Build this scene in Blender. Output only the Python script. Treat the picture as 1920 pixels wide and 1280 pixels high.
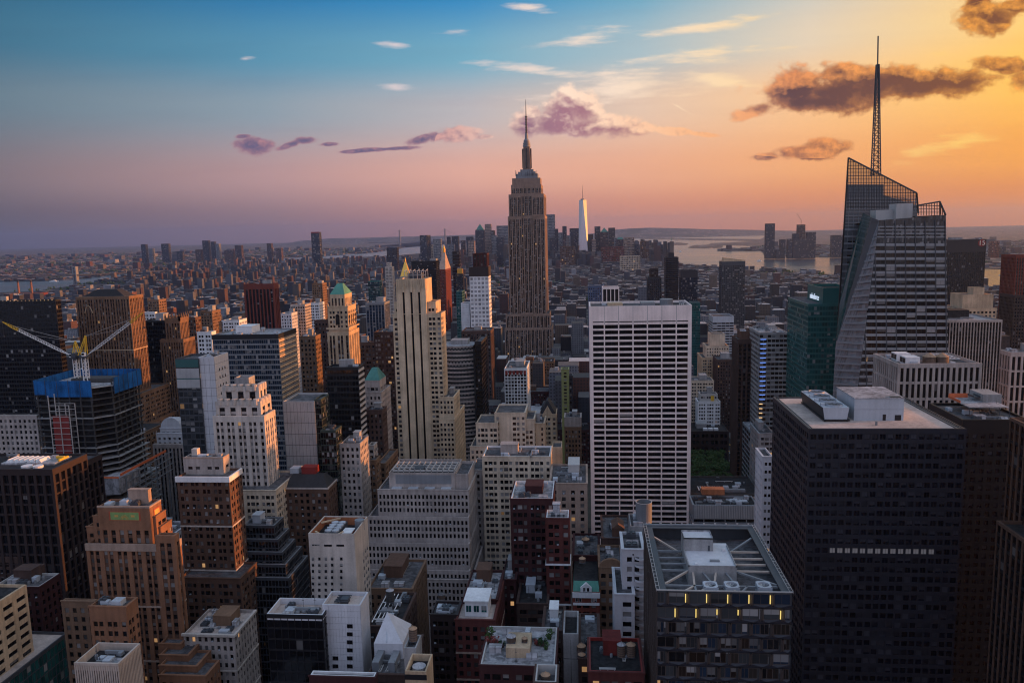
import bpy, math, random
import numpy as np
from mathutils import Vector
for o in list(bpy.data.objects): bpy.data.objects.remove(o)
SC = bpy.context.scene
COL = SC.collection
RND = random.Random(11)
rad = math.radians

# ------------------------------------------------------------------ camera
# x = grid west (right), y = downtown along the avenues, z = up; the camera stands on a roof deck
FPX, CAMZ = 1470.0, 240.0
YAW, PITCH, ROLL = rad(5.4), math.atan(207/1470.0), rad(1.4)
FW = Vector((-math.sin(YAW)*math.cos(PITCH), math.cos(YAW)*math.cos(PITCH), -math.sin(PITCH)))
R0 = Vector((math.cos(YAW), math.sin(YAW), 0))
U0 = R0.cross(FW)
CR, SR = math.cos(ROLL), math.sin(ROLL)
cam = bpy.data.objects.new('camera', bpy.data.cameras.new('camera'))
COL.objects.link(cam)
XR, YU = R0*CR - U0*SR, R0*SR + U0*CR
from mathutils import Matrix
cam.matrix_world = Matrix(((XR.x, YU.x, -FW.x, 0), (XR.y, YU.y, -FW.y, 0), (XR.z, YU.z, -FW.z, CAMZ), (0, 0, 0, 1)))
cam.data.sensor_width = 36.0
cam.data.lens = FPX/1920*36
cam.data.clip_start, cam.data.clip_end = 1.0, 120000.0
SC.camera = cam

def ray(px, py):
    dx, dy = px-960, py-640
    a, b = dx*CR - dy*SR, dx*SR + dy*CR
    return FW*FPX + R0*a - U0*b
def at(px, py, Y):
    d = ray(px, py); t = Y/d.y
    return d.x*t, Y, CAMZ + d.z*t
def ground(px, py, z=0.0):
    d = ray(px, py); t = (z-CAMZ)/d.z
    return d.x*t, d.y*t
def proj(X, Y, Z):
    v = Vector((X, Y, Z-CAMZ)); f = v.dot(FW)
    a, b = FPX*v.dot(R0)/f, -FPX*v.dot(U0)/f
    return 960 + a*CR + b*SR, 640 - a*SR + b*CR

# ------------------------------------------------------------------ colour helpers
def s2l(c):
    c = c/255.0
    return c/12.92 if c <= 0.04045 else ((c+0.055)/1.055)**2.4
def L3(r, g, b): return (s2l(r), s2l(g), s2l(b), 1.0)

# ------------------------------------------------------------------ sky, sun, exposure
W = bpy.data.worlds.new('World'); SC.world = W; W.use_nodes = True
SUN_AZ, SUN_EL = 80.0, 5.4     # degrees from straight ahead (y) towards x, and above the horizon
def build_sky():
    nt = W.node_tree; nt.nodes.clear()
    N = nt.nodes.new; Lk = nt.links.new
    def math_(op, a, b=None, c=None, clamp=False):
        n = N('ShaderNodeMath'); n.operation = op; n.use_clamp = clamp
        for i, v in enumerate((a, b, c)):
            if v is None: continue
            if isinstance(v, (int, float)): n.inputs[i].default_value = v
            else: Lk(v, n.inputs[i])
        return n.outputs[0]
    def mixc(f, a, b, mode='MIX'):
        n = N('ShaderNodeMix'); n.data_type = 'RGBA'; n.blend_type = mode
        for s, v in ((n.inputs[0], f), (n.inputs[6], a), (n.inputs[7], b)):
            if isinstance(v, (int, float)): s.default_value = v
            elif isinstance(v, tuple): s.default_value = v
            else: Lk(v, s)
        return n.outputs[2]
    tc = N('ShaderNodeTexCoord')
    sep = N('ShaderNodeSeparateXYZ'); Lk(tc.outputs['Generated'], sep.inputs[0])
    X, Y, Z = sep.outputs
    el = math_('MULTIPLY', math_('ARCSINE', Z), 180/math.pi)
    az = math_('MULTIPLY', math_('ARCTAN2', X, Y), 180/math.pi)
    t = math_('DIVIDE', math_('ADD', el, 2.0), 62.0, clamp=True)
    # elevation stops (degrees) and colours for a set of azimuths
    els = (-2, 1.2, 4, 8.5, 12, 16.5, 28, 60)
    tab = {
      -38: ((80,76,94),(98,90,104),(122,108,118),(96,118,134),(52,104,132),(14,84,118),(70,108,140),(110,136,165)),
      -22: ((116,94,108),(146,118,126),(180,144,146),(134,150,164),(80,138,168),(14,110,164),(84,130,168),(125,150,178)),
       -8: ((158,108,108),(194,138,132),(222,166,150),(182,176,180),(110,164,188),(22,126,184),(100,148,184),(135,160,186)),
        4: ((190,122,106),(216,144,118),(232,168,136),(224,192,170),(164,184,192),(84,156,188),(120,162,190),(145,168,190)),
       15: ((192,116,88),(224,142,98),(240,168,112),(246,194,140),(222,202,176),(176,188,190),(150,172,190),(152,172,192)),
       27: ((192,112,76),(228,140,76),(243,162,74),(253,192,84),(250,202,116),(222,190,150),(176,178,180),(160,176,192)),
       75: ((320,190,95),(400,250,105),(400,262,120),(370,256,135),(320,242,155),(268,222,172),(200,195,194),(165,180,196)),  # glow round the sun, out of view, raised to warm the west faces
      140: ((186,158,158),(206,179,174),(210,190,190),(206,197,203),(199,199,215),(194,199,219),(185,194,221),(169,190,224)),  # this row and the next: unseen north sky, brightened to lift building fronts
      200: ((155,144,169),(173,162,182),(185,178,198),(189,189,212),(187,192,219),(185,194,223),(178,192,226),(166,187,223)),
      290: ((117,106,127),(134,121,140),(153,138,155),(148,151,165),(131,148,170),(119,144,170),(127,151,178),(138,161,189)),
    }
    def ramp(cols):
        r = N('ShaderNodeValToRGB'); r.color_ramp.interpolation = 'EASE'
        e = r.color_ramp.elements
        while len(e) < len(cols): e.new(0.5)
        for i, (d, c) in enumerate(zip(els, cols)):
            e[i].position = (d+2)/62.0; e[i].color = L3(*c)
        Lk(t, r.inputs[0]); return r.outputs[0]
    # azimuth wrapped to start at -70
    azw = math_('SUBTRACT', math_('WRAP', math_('ADD', az, 0.0), 290.0, -70.0), 0.0)
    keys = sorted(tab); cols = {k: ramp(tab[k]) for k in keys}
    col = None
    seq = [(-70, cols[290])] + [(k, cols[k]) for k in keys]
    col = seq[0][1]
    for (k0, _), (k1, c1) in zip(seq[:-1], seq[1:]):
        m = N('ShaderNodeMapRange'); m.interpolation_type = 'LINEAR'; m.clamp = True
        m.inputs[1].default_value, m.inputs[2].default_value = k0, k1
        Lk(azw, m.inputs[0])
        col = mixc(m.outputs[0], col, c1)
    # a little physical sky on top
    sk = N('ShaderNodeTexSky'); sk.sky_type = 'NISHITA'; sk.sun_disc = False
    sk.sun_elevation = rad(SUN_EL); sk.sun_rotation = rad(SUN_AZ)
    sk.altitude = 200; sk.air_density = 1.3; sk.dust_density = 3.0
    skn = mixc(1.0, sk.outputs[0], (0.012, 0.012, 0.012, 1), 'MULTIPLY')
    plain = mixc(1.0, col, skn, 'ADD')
    # ---- clouds, on the gnomonic plane u = x/y, v = z/y in front
    yy = math_('MAXIMUM', Y, 0.05)
    comb = N('ShaderNodeCombineXYZ')
    Lk(math_('DIVIDE', X, yy), comb.inputs[0]); Lk(math_('DIVIDE', Z, yy), comb.inputs[1])
    P = comb.outputs[0]
    def uv(px, py):
        d = ray(px, py); return d.x/d.y, d.z/d.y
    def vadd(a, off):
        n = N('ShaderNodeVectorMath'); n.operation = 'ADD'; Lk(a, n.inputs[0]); n.inputs[1].default_value = off; return n.outputs[0]
    def noise(vec, scale, detail, sx=1, sy=1, rough=0.55):
        mp = N('ShaderNodeMapping'); mp.inputs['Scale'].default_value = (sx, sy, 1); Lk(vec, mp.inputs[0])
        n = N('ShaderNodeTexNoise'); n.inputs['Scale'].default_value = scale; n.inputs['Detail'].default_value = detail
        n.inputs['Roughness'].default_value = rough
        Lk(mp.outputs[0], n.inputs['Vector']); return n.outputs['Fac']
    def blobs(vec, lst, grow=1.0):
        out = None
        for cx, cy, rx, ry, rot in lst:
            u, v = uv(cx, cy)
            mp = N('ShaderNodeMapping'); mp.vector_type = 'TEXTURE'
            mp.inputs['Location'].default_value = (u, v, 0)
            mp.inputs['Rotation'].default_value = (0, 0, rad(rot + 1.4))
            mp.inputs['Scale'].default_value = (rx*grow/1490.0, ry*grow/1490.0, 1)
            Lk(vec, mp.inputs[0])
            ln = N('ShaderNodeVectorMath'); ln.operation = 'LENGTH'; Lk(mp.outputs[0], ln.inputs[0])
            d = ln.outputs['Value']
            out = d if out is None else math_('MINIMUM', out, d)
        return out
    CUM = [(1064,212,44,38,0),(1040,236,66,20,0),(1105,238,64,18,0),(1155,238,38,17,0),(1190,242,34,10,0),(1092,208,30,30,0),(988,236,26,22,0),(1000,214,14,14,0),
           (1505,165,60,34,0),(1570,172,110,30,-3),(1660,152,90,24,0),(1740,158,80,24,0),(1800,156,70,18,4),(1525,190,80,16,0),(1415,208,32,10,14),(1590,140,60,16,0),
           (1895,126,50,14,-8),(1918,148,24,20,0),(1848,32,40,30,0),(1835,8,26,26,0),(1905,10,30,10,0),
           (1548,278,34,16,0),(1500,286,52,11,0),(1440,293,26,7,0),(1265,246,34,6,-8),(1320,252,26,4,-8),
           (473,272,34,14,0),(456,256,14,4,0),(545,271,24,6,16),(572,264,22,6,0),(618,271,20,4,0),(858,252,40,13,0),(822,256,20,8,0),(790,261,22,7,10),(906,257,18,4,0),
           (720,280,54,3.5,0),(660,284,32,3,0)]
    MAIN = CUM[:8]+CUM[9:13]+[CUM[20]]
    def nz(vec):
        return math_('ADD', math_('MULTIPLY', noise(vec, 30, 3, 1, 1.35, 0.5), 0.68), math_('MULTIPLY', noise(vec, 95, 6, 1, 1.2, 0.62), 0.32))
    n0 = nz(P); n1 = nz(vadd(P, (0.0040, 0.0050, 0)))
    def dens(b, n): return math_('ADD', math_('SUBTRACT', 1.02, b), math_('MULTIPLY', math_('SUBTRACT', n, 0.5), 2.1))
    bm1 = blobs(vadd(P, (0.007, 0.012, 0)), MAIN, 1.36)
    d0 = dens(blobs(P, CUM, 1.36), n0)
    def srange(v, a, b):
        m = N('ShaderNodeMapRange'); m.interpolation_type = 'SMOOTHSTEP'; Lk(v, m.inputs[0])
        m.inputs[1].default_value, m.inputs[2].default_value = a, b; return m.outputs[0]
    alpha = math_('MULTIPLY', srange(d0, -0.02, 0.44), 0.985)
    relief = math_('MULTIPLY', math_('SUBTRACT', n0, n1), 3.6)
    rim = math_('MULTIPLY', math_('SUBTRACT', srange(bm1, 0.35, 1.15), 0.40), math_('LESS_THAN', bm1, 2.4))
    ca = N('ShaderNodeMapRange'); Lk(azw, ca.inputs[0]); ca.inputs[1].default_value, ca.inputs[2].default_value = -12, 24
    base = math_('SUBTRACT', 0.42, math_('MULTIPLY', math_('ABSOLUTE', math_('SUBTRACT', ca.outputs[0], 0.34)), 0.95))
    lit = math_('ADD', math_('ADD', relief, math_('MULTIPLY', rim, 1.1)), base)
    edge = math_('SUBTRACT', 1.0, srange(d0, 0.05, 0.8))
    lit = math_('MAXIMUM', math_('MINIMUM', math_('MAXIMUM', lit, 0.0), 1.0), math_('MULTIPLY', edge, 0.55))
    body = N('ShaderNodeValToRGB'); Lk(ca.outputs[0], body.inputs[0])
    lite = N('ShaderNodeValToRGB'); Lk(ca.outputs[0], lite.inputs[0])
    def setr(r, lst):
        e = r.color_ramp.elements
        while len(e) < len(lst): e.new(0.5)
        for i, (p, c) in enumerate(lst): e[i].position = p; e[i].color = L3(*c)
    setr(body, [(0, (104,94,124)), (0.14, (124,98,122)), (0.30, (164,116,130)), (0.55, (168,118,112)), (0.72, (92,64,68)), (1, (122,74,50))])
    setr(lite, [(0, (200,142,142)), (0.30, (255,224,200)), (0.55, (250,184,132)), (0.72, (232,148,92)), (1, (252,168,70))])
    ccol = mixc(lit, body.outputs[0], lite.outputs[0])
    # thin cirrus
    CIR = [(1090,72,95,20,2),(1310,52,130,14,4),(975,128,110,15,-8),(740,84,36,8,-10),(742,163,50,9,-9),(860,60,50,8,0),(1300,106,170,20,3),(1340,150,120,18,-14),(1180,160,200,40,0),
           (1278,204,30,2.2,-33),(985,14,50,10,-12),(1790,270,110,22,10),(460,110,24,5,0),(1760,100,40,6,0)]
    cb = blobs(P, CIR)
    cn = noise(P, 26, 6, 0.55, 3.2, 0.6)
    ci = math_('ADD', math_('SUBTRACT', 1.0, cb), math_('MULTIPLY', math_('SUBTRACT', cn, 0.55), 3.2))
    cal = math_('MULTIPLY', srange(ci, -0.1, 1.1), 0.85)
    ccir = N('ShaderNodeValToRGB'); Lk(ca.outputs[0], ccir.inputs[0]); setr(ccir, [(0, (222,206,206)), (0.4, (250,224,200)), (0.8, (255,214,140)), (1, (255,206,110))])
    # faint streaky veil low in the sky
    vn = noise(P, 7, 5, 0.5, 6.0, 0.6)
    veil = math_('MULTIPLY', srange(vn, 0.42, 0.75), 0.16)
    c0 = mixc(veil, plain, mixc(1.0, plain, (0.78, 0.72, 0.78, 1), 'MULTIPLY'))
    c1 = mixc(cal, c0, ccir.outputs[0])
    c2 = mixc(alpha, c1, ccol)
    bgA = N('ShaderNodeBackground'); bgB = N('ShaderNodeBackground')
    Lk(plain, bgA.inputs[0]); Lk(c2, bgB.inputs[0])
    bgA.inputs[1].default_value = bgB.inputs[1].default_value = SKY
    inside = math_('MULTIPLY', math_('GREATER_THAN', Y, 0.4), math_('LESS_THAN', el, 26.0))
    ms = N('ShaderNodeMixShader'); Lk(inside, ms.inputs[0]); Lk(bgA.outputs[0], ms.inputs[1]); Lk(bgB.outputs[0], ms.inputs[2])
    out = N('ShaderNodeOutputWorld'); Lk(ms.outputs[0], out.inputs[0])
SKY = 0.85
build_sky()
W.cycles.sampling_method = 'MANUAL'; W.cycles.sample_map_resolution = 512
sd = bpy.data.lights.new('sun', 'SUN'); sd.energy = 5.0; sd.angle = rad(0.6); sd.color = (1.0, 0.36, 0.10)
sun = bpy.data.objects.new('sun', sd); COL.objects.link(sun)
sun.rotation_euler = Vector((math.cos(rad(SUN_EL))*math.sin(rad(SUN_AZ)), math.cos(rad(SUN_EL))*math.cos(rad(SUN_AZ)), math.sin(rad(SUN_EL)))).to_track_quat('Z', 'Y').to_euler()
SC.view_settings.view_transform = 'Standard'; SC.view_settings.look = 'None'
SC.view_settings.gamma = 1.0; SC.view_settings.exposure = 0.35; SC.view_settings.use_curve_mapping = False
SC.cycles.use_denoising = True; SC.cycles.filter_width = 1.15
SC.cycles.max_bounces = 5; SC.cycles.diffuse_bounces = 1; SC.cycles.glossy_bounces = 2; SC.cycles.transmission_bounces = 3
SC.cycles.volume_bounces = 0; SC.cycles.transparent_max_bounces = 12
SC.cycles.sample_clamp_indirect = 4.0
# ------------------------------------------------------------------ mesh helpers
Z4 = ((0, 0),)*4
class MB:
    def __init__(s): s.v = []; s.f = []; s.u = []; s.m = []; s.cm = 0
    def quad(s, a, b, c, d, uv=Z4):
        i = len(s.v); s.v += (a, b, c, d); s.f.append((i, i+1, i+2, i+3)); s.u += uv; s.m.append(s.cm)
    def poly(s, pts):
        i = len(s.v); s.v += pts; s.f.append(tuple(range(i, i+len(pts)))); s.u += ((0, 0),)*len(pts); s.m.append(s.cm)
    def box(s, x0, x1, y0, y1, z0, z1, faces='NSWET'):
        for c in faces:
            if c == 'N': s.quad((x0,y0,z0),(x1,y0,z0),(x1,y0,z1),(x0,y0,z1))
            elif c == 'S': s.quad((x1,y1,z0),(x0,y1,z0),(x0,y1,z1),(x1,y1,z1))
            elif c == 'W': s.quad((x1,y0,z0),(x1,y1,z0),(x1,y1,z1),(x1,y0,z1))
            elif c == 'E': s.quad((x0,y1,z0),(x0,y0,z0),(x0,y0,z1),(x0,y1,z1))
            elif c == 'T': s.quad((x0,y0,z1),(x1,y0,z1),(x1,y1,z1),(x0,y1,z1))
            elif c == 'B': s.quad((x0,y1,z0),(x1,y1,z0),(x1,y0,z0),(x0,y0,z0))
    def frus(s, a, b, cap=True):
        # a, b = (x0,x1,y0,y1,z): four-sided frustum
        p = [(a[0],a[2],a[4]),(a[1],a[2],a[4]),(a[1],a[3],a[4]),(a[0],a[3],a[4])]
        q = [(b[0],b[2],b[4]),(b[1],b[2],b[4]),(b[1],b[3],b[4]),(b[0],b[3],b[4])]
        for i in range(4):
            j = (i+1) % 4; s.quad(p[i], p[j], q[j], q[i])
        if cap: s.quad(*q)
    def cyl(s, cx, cy, z0, z1, r0, r1=None, n=14, cap=True, bot=False):
        if r1 is None: r1 = r0
        P = [(math.cos(2*math.pi*i/n), math.sin(2*math.pi*i/n)) for i in range(n)]
        lo = [(cx+r0*a, cy+r0*b, z0) for a, b in P]; hi = [(cx+r1*a, cy+r1*b, z1) for a, b in P]
        for i in range(n):
            j = (i+1) % n
            if r1 > 1e-4: s.quad(lo[i], lo[j], hi[j], hi[i])
            else: s.poly([lo[i], lo[j], (cx, cy, z1)])
        if cap and r1 > 1e-4: s.poly(hi)
        if bot: s.poly(lo[::-1])
    def bar(s, p, q, w, h=None):
        p, q = Vector(p), Vector(q); d = (q-p)
        if d.length < 1e-6: return
        d.normalize(); up = Vector((0, 0, 1)) if abs(d.z) < 0.95 else Vector((1, 0, 0))
        a = d.cross(up).normalized()*w/2; b = a.cross(d).normalized()*(h or w)/2
        A = [tuple(p+a+b), tuple(p-a+b), tuple(p-a-b), tuple(p+a-b)]; B = [tuple(q+a+b), tuple(q-a+b), tuple(q-a-b), tuple(q+a-b)]
        for i in range(4):
            j = (i+1) % 4; s.quad(A[j], A[i], B[i], B[j])
        s.quad(*A); s.quad(*B[::-1])
    def build(s, name, mat, parent=None, kind=None, off=None, smooth=False):
        if not s.f: return None
        me = bpy.data.meshes.new(name)
        o3 = off if off is not None else (base_of(parent) if parent is not None else (0, 0, 0))
        va = np.array(s.v, dtype=np.float64) - np.array(o3)
        fl = np.array([len(f) for f in s.f], dtype=np.int32)
        me.vertices.add(len(va)); me.vertices.foreach_set('co', va.astype(np.float32).ravel())
        tot = int(fl.sum()); me.loops.add(tot); me.loops.foreach_set('vertex_index', np.array([i for f in s.f for i in f], dtype=np.int32))
        me.polygons.add(len(fl)); me.polygons.foreach_set('loop_start', (np.cumsum(fl)-fl).astype(np.int32))
        if s.u:
            ul = me.uv_layers.new(name='UVMap'); ul.data.foreach_set('uv', np.array(s.u, dtype=np.float32).ravel())
        mats = mat if isinstance(mat, (list, tuple)) else [mat]
        for m in mats: me.materials.append(MT(m))
        if len(mats) > 1: me.polygons.foreach_set('material_index', np.array(s.m, dtype=np.int32))
        me.update(calc_edges=True); me.validate()
        me.polygons.foreach_set('use_smooth', [bool(smooth)]*len(fl))
        ob = bpy.data.objects.new(name, me); COL.objects.link(ob)
        if parent is not None: ob.parent = parent
        else: ob.location = o3
        if isinstance(kind, str): ob['kind'] = kind
        return ob
def base_of(o):
    while o.parent is not None: o = o.parent
    return tuple(o.location)
LABELS = {}
def tag(o, label, cat, group=None):
    o['label'] = label; o['category'] = cat
    if group: o['group'] = group
def thing(name, label, cat, loc, group=None):
    o = bpy.data.objects.new(name, None); o.empty_display_size = 2; COL.objects.link(o)
    o.location = loc; tag(o, label, cat, group); return o

# ------------------------------------------------------------------ materials
MATS = {}
WALLS = {  # linear albedo, roughness, soiling
 'limestone': ((0.54,0.44,0.34),.9,.5), 'limestone_pale': ((0.5,0.44,0.4),.9,.4), 'limestone_grey': ((0.37,0.32,0.3),.9,.5),
 'travertine': ((0.8,0.68,0.65),.8,.25), 'buff_stone': ((0.48,0.355,0.24),.9,.5), 'tan_brick': ((0.185,0.112,0.074),.95,.45),
 'orange_brick': ((0.235,0.115,0.068),.95,.4), 'brown_brick': ((0.115,0.064,0.046),.95,.4), 'red_brick': ((0.1,0.03,0.027),.95,.4),
 'dark_red_brick': ((0.055,0.02,0.021),.95,.4), 'maroon': ((0.16,0.042,0.03),.9,.3), 'brownstone': ((0.075,0.046,0.04),.95,.5),
 'dark_granite': ((0.026,0.015,0.015),.6,.3), 'black_metal': ((0.01,0.01,0.013),.5,.2), 'bronze_metal': ((0.03,0.025,0.028),.5,.2),
 'slate_metal': ((0.019,0.019,0.028),.5,.2), 'concrete': ((0.3,0.295,0.3),.9,.5), 'concrete_dark': ((0.07,0.066,0.066),.9,.5),
 'white_paint': ((0.70,0.70,0.72),.7,.25), 'white_tile': ((0.56,0.56,0.60),.5,.2), 'grey_panel': ((0.36,0.36,0.37),.7,.25),
 'grey_metal': ((0.42,0.45,0.50),.5,.25), 'steel': ((0.2,0.21,0.23),.5,.3), 'dark_steel': ((0.055,0.06,0.072),.5,.3),
 'green_metal': ((0.02,0.12,0.115),.4,.2), 'copper_green': ((0.09,0.26,0.205),.8,.4), 'copper_teal': ((0.07,0.2,0.175),.8,.4), 'gold': ((0.85,0.50,0.10),.35,.2),
 'roof_gravel': ((0.46,0.37,0.33),.95,.5), 'roof_pale': ((0.36,0.35,0.37),.9,.7), 'roof_grey': ((0.11,0.105,0.113),.95,.7), 'roof_tar': ((0.03,0.029,0.032),.95,.6),
 'slate_roof': ((0.03,0.03,0.034),.8,.4), 'red_roof': ((0.14,0.022,0.02),.8,.5), 'wood_tank': ((0.16,0.11,0.085),.95,.5), 'tank_cone': ((0.36,0.23,0.15),.9,.5),
 'rust': ((0.36,0.13,0.06),.9,.6), 'orange_paint': ((0.70,0.16,0.06),.7,.3), 'yellow_paint': ((0.70,0.42,0.03),.6,.3), 'red_paint': ((0.22,0.024,0.02),.6,.3),
 'blue_net': ((0.01,0.1,0.3),.9,.9), 'lime_paint': ((0.27,0.28,0.11),.8,.3), 'teal_panel': ((0.03,0.1,0.1),.5,.2), 'mid_teal': ((0.04,0.12,0.135),.5,.2),
 'dark_green': ((0.03,0.045,0.038),.5,.3), 'pale_band': ((0.25,0.26,0.28),.5,.15), 'gold_stone': ((0.56,0.43,0.30),.9,.45), 'esb_stone': ((0.25,0.175,0.14),.9,.4), 'blue_panel': ((0.06,0.09,0.17),.5,.2), 'gem_metal': ((0.075,0.055,0.05),.5,.3), 'asphalt': ((0.03,0.03,0.034),.95,.5), 'pavement': ((0.17,0.165,0.16),.95,.5),
 'trunk': ((0.06,0.045,0.03),.95,.3), 'frame_dark': ((0.012,0.012,0.015),.5,.2), 'frame_pale': ((0.45,0.43,0.42),.6,.2), 'beige_metal': ((0.45,0.37,0.32),.7,.3),
 'soil': ((0.07,0.065,0.055),.95,.5), 'far_ground': ((0.085,0.08,0.085),.95,.6), 'hill': ((0.05,0.06,0.05),.95,.5), 'pier': ((0.2,0.19,0.18),.95,.5),
 'mosaic_green': ((0.22,0.34,0.12),.7,.4), 'mosaic_gold': ((0.62,0.36,0.10),.6,.4), 'mosaic_red': ((0.42,0.09,0.05),.8,.3), 'bark_light': ((0.3,0.3,0.3),.9,.3), 'pink_stone': ((0.36,0.26,0.21),.9,.4),
 'cream_bar': ((0.75,0.70,0.62),.8,.3),
}
def MT(name):
    if name in MATS: return MATS[name]
    m = bpy.data.materials.new(name); m.use_nodes = True; MATS[name] = m
    nt = m.node_tree; N = nt.nodes.new; Lk = nt.links.new
    b = nt.nodes['Principled BSDF']
    if name.startswith('glass'): return glass_mat(name, m, nt, N, Lk, b)
    if name.startswith('lamp_'):
        c = {'lamp_warm': (1,.62,.28,1), 'lamp_white': (.32,.29,.28,1), 'lamp_blue': (.16,.34,1,1), 'lamp_red': (1,.1,.06,1), 'lamp_gold': (1,.72,.2,1), 'lamp_cyan': (.3,.7,1,1), 'lamp_sign': (.75,.85,1,1)}[name]
        b.inputs['Base Color'].default_value = c; b.inputs['Emission Color'].default_value = c
        b.inputs['Emission Strength'].default_value = {'lamp_blue': .8, 'lamp_gold': 0.75, 'lamp_white': .08, 'lamp_red': .5, 'lamp_sign': .5}.get(name, 1.0)
        return m
    if name in ('leaf', 'leaf2', 'leaf_red'): return leaf_mat(name, m, nt, N, Lk, b)
    c, ro, soil = WALLS[name]
    tc = N('ShaderNodeTexCoord')
    n1 = N('ShaderNodeTexNoise'); n1.inputs['Scale'].default_value = 0.11; n1.inputs['Detail'].default_value = 4; Lk(tc.outputs['Object'], n1.inputs['Vector'])
    mp = N('ShaderNodeMapping'); mp.inputs['Scale'].default_value = (1.3, 1.3, 0.06); Lk(tc.outputs['Object'], mp.inputs[0])
    n2 = N('ShaderNodeTexNoise'); n2.inputs['Scale'].default_value = 0.5; n2.inputs['Detail'].default_value = 3; Lk(mp.outputs[0], n2.inputs['Vector'])
    n3 = N('ShaderNodeTexNoise'); n3.inputs['Scale'].default_value = 1.7; n3.inputs['Detail'].default_value = 2; Lk(tc.outputs['Object'], n3.inputs['Vector'])
    oi = N('ShaderNodeObjectInfo')
    def ma(op, a, bb):
        n = N('ShaderNodeMath'); n.operation = op
        for i, v in enumerate((a, bb)):
            if isinstance(v, (int, float)): n.inputs[i].default_value = v
            else: Lk(v, n.inputs[i])
        return n.outputs[0]
    s = ma('ADD', ma('MULTIPLY', n1.outputs[0], 0.9), ma('ADD', ma('MULTIPLY', n2.outputs[0], 0.7), ma('MULTIPLY', n3.outputs[0], 0.4)))
    s = ma('SUBTRACT', s, 1.0)
    s = ma('ADD', ma('MULTIPLY', s, soil*2.3), 1.0)
    s = ma('MULTIPLY', s, ma('ADD', ma('MULTIPLY', oi.outputs['Random'], 0.10), 0.95))
    if name.startswith('roof_') and name != 'roof_gravel':      # tar patches, ponding marks and seams
        n4 = N('ShaderNodeTexNoise'); n4.inputs['Scale'].default_value = 0.28; n4.inputs['Detail'].default_value = 5; n4.inputs['Distortion'].default_value = 1.2; Lk(tc.outputs['Object'], n4.inputs['Vector'])
        mr = N('ShaderNodeMapRange'); mr.inputs[1].default_value = .47; mr.inputs[2].default_value = .60; mr.inputs[3].default_value = 1.08; mr.inputs[4].default_value = .62; Lk(n4.outputs[0], mr.inputs[0])
        bk = N('ShaderNodeTexBrick'); bk.inputs['Scale'].default_value = 1; bk.inputs['Brick Width'].default_value = 7.0; bk.inputs['Row Height'].default_value = 1.6; bk.inputs['Mortar Size'].default_value = .07; Lk(tc.outputs['Object'], bk.inputs['Vector'])
        bk.inputs['Color1'].default_value = (1,1,1,1); bk.inputs['Color2'].default_value = (.86,.86,.86,1); bk.inputs['Mortar'].default_value = (.6,.6,.6,1)
        s = ma('MULTIPLY', s, ma('MULTIPLY', mr.outputs[0], bk.outputs[0]))
    mx = N('ShaderNodeMix'); mx.data_type = 'RGBA'; mx.blend_type = 'MULTIPLY'; mx.inputs[0].default_value = 1
    mx.inputs[6].default_value = (*c, 1); Lk(s, mx.inputs[7])
    Lk(mx.outputs[2], b.inputs['Base Color']); b.inputs['Roughness'].default_value = ro
    if name == 'gold': b.inputs['Metallic'].default_value = 0.85
    b.inputs['Specular IOR Level'].default_value = 0.25 if ro > .7 else 0.4
    return m
GLASS = {'glass_dark': ((.007,.007,.009), .36), 'glass_black': ((.004,.004,.006), .05), 'glass_teal': ((.010,.07,.07), .15), 'glass_blue': ((.012,.022,.04), .25),
         'glass_brown': ((.016,.010,.008), .3), 'glass_grey': ((.035,.038,.042), .3), 'glass_far': ((.02,.02,.025), .35), 'glass_bright': ((.10,.11,.13), .2),
         'glass_white': ((.32,.33,.36), .25), 'glass_violet': ((.008,.007,.012), .45), 'glass_lit': ((.02,.016,.014), .5), 'glass_mirror': ((.30,.32,.36), .0), 'glass_sky': ((.17,.19,.215), .1)}
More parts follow.
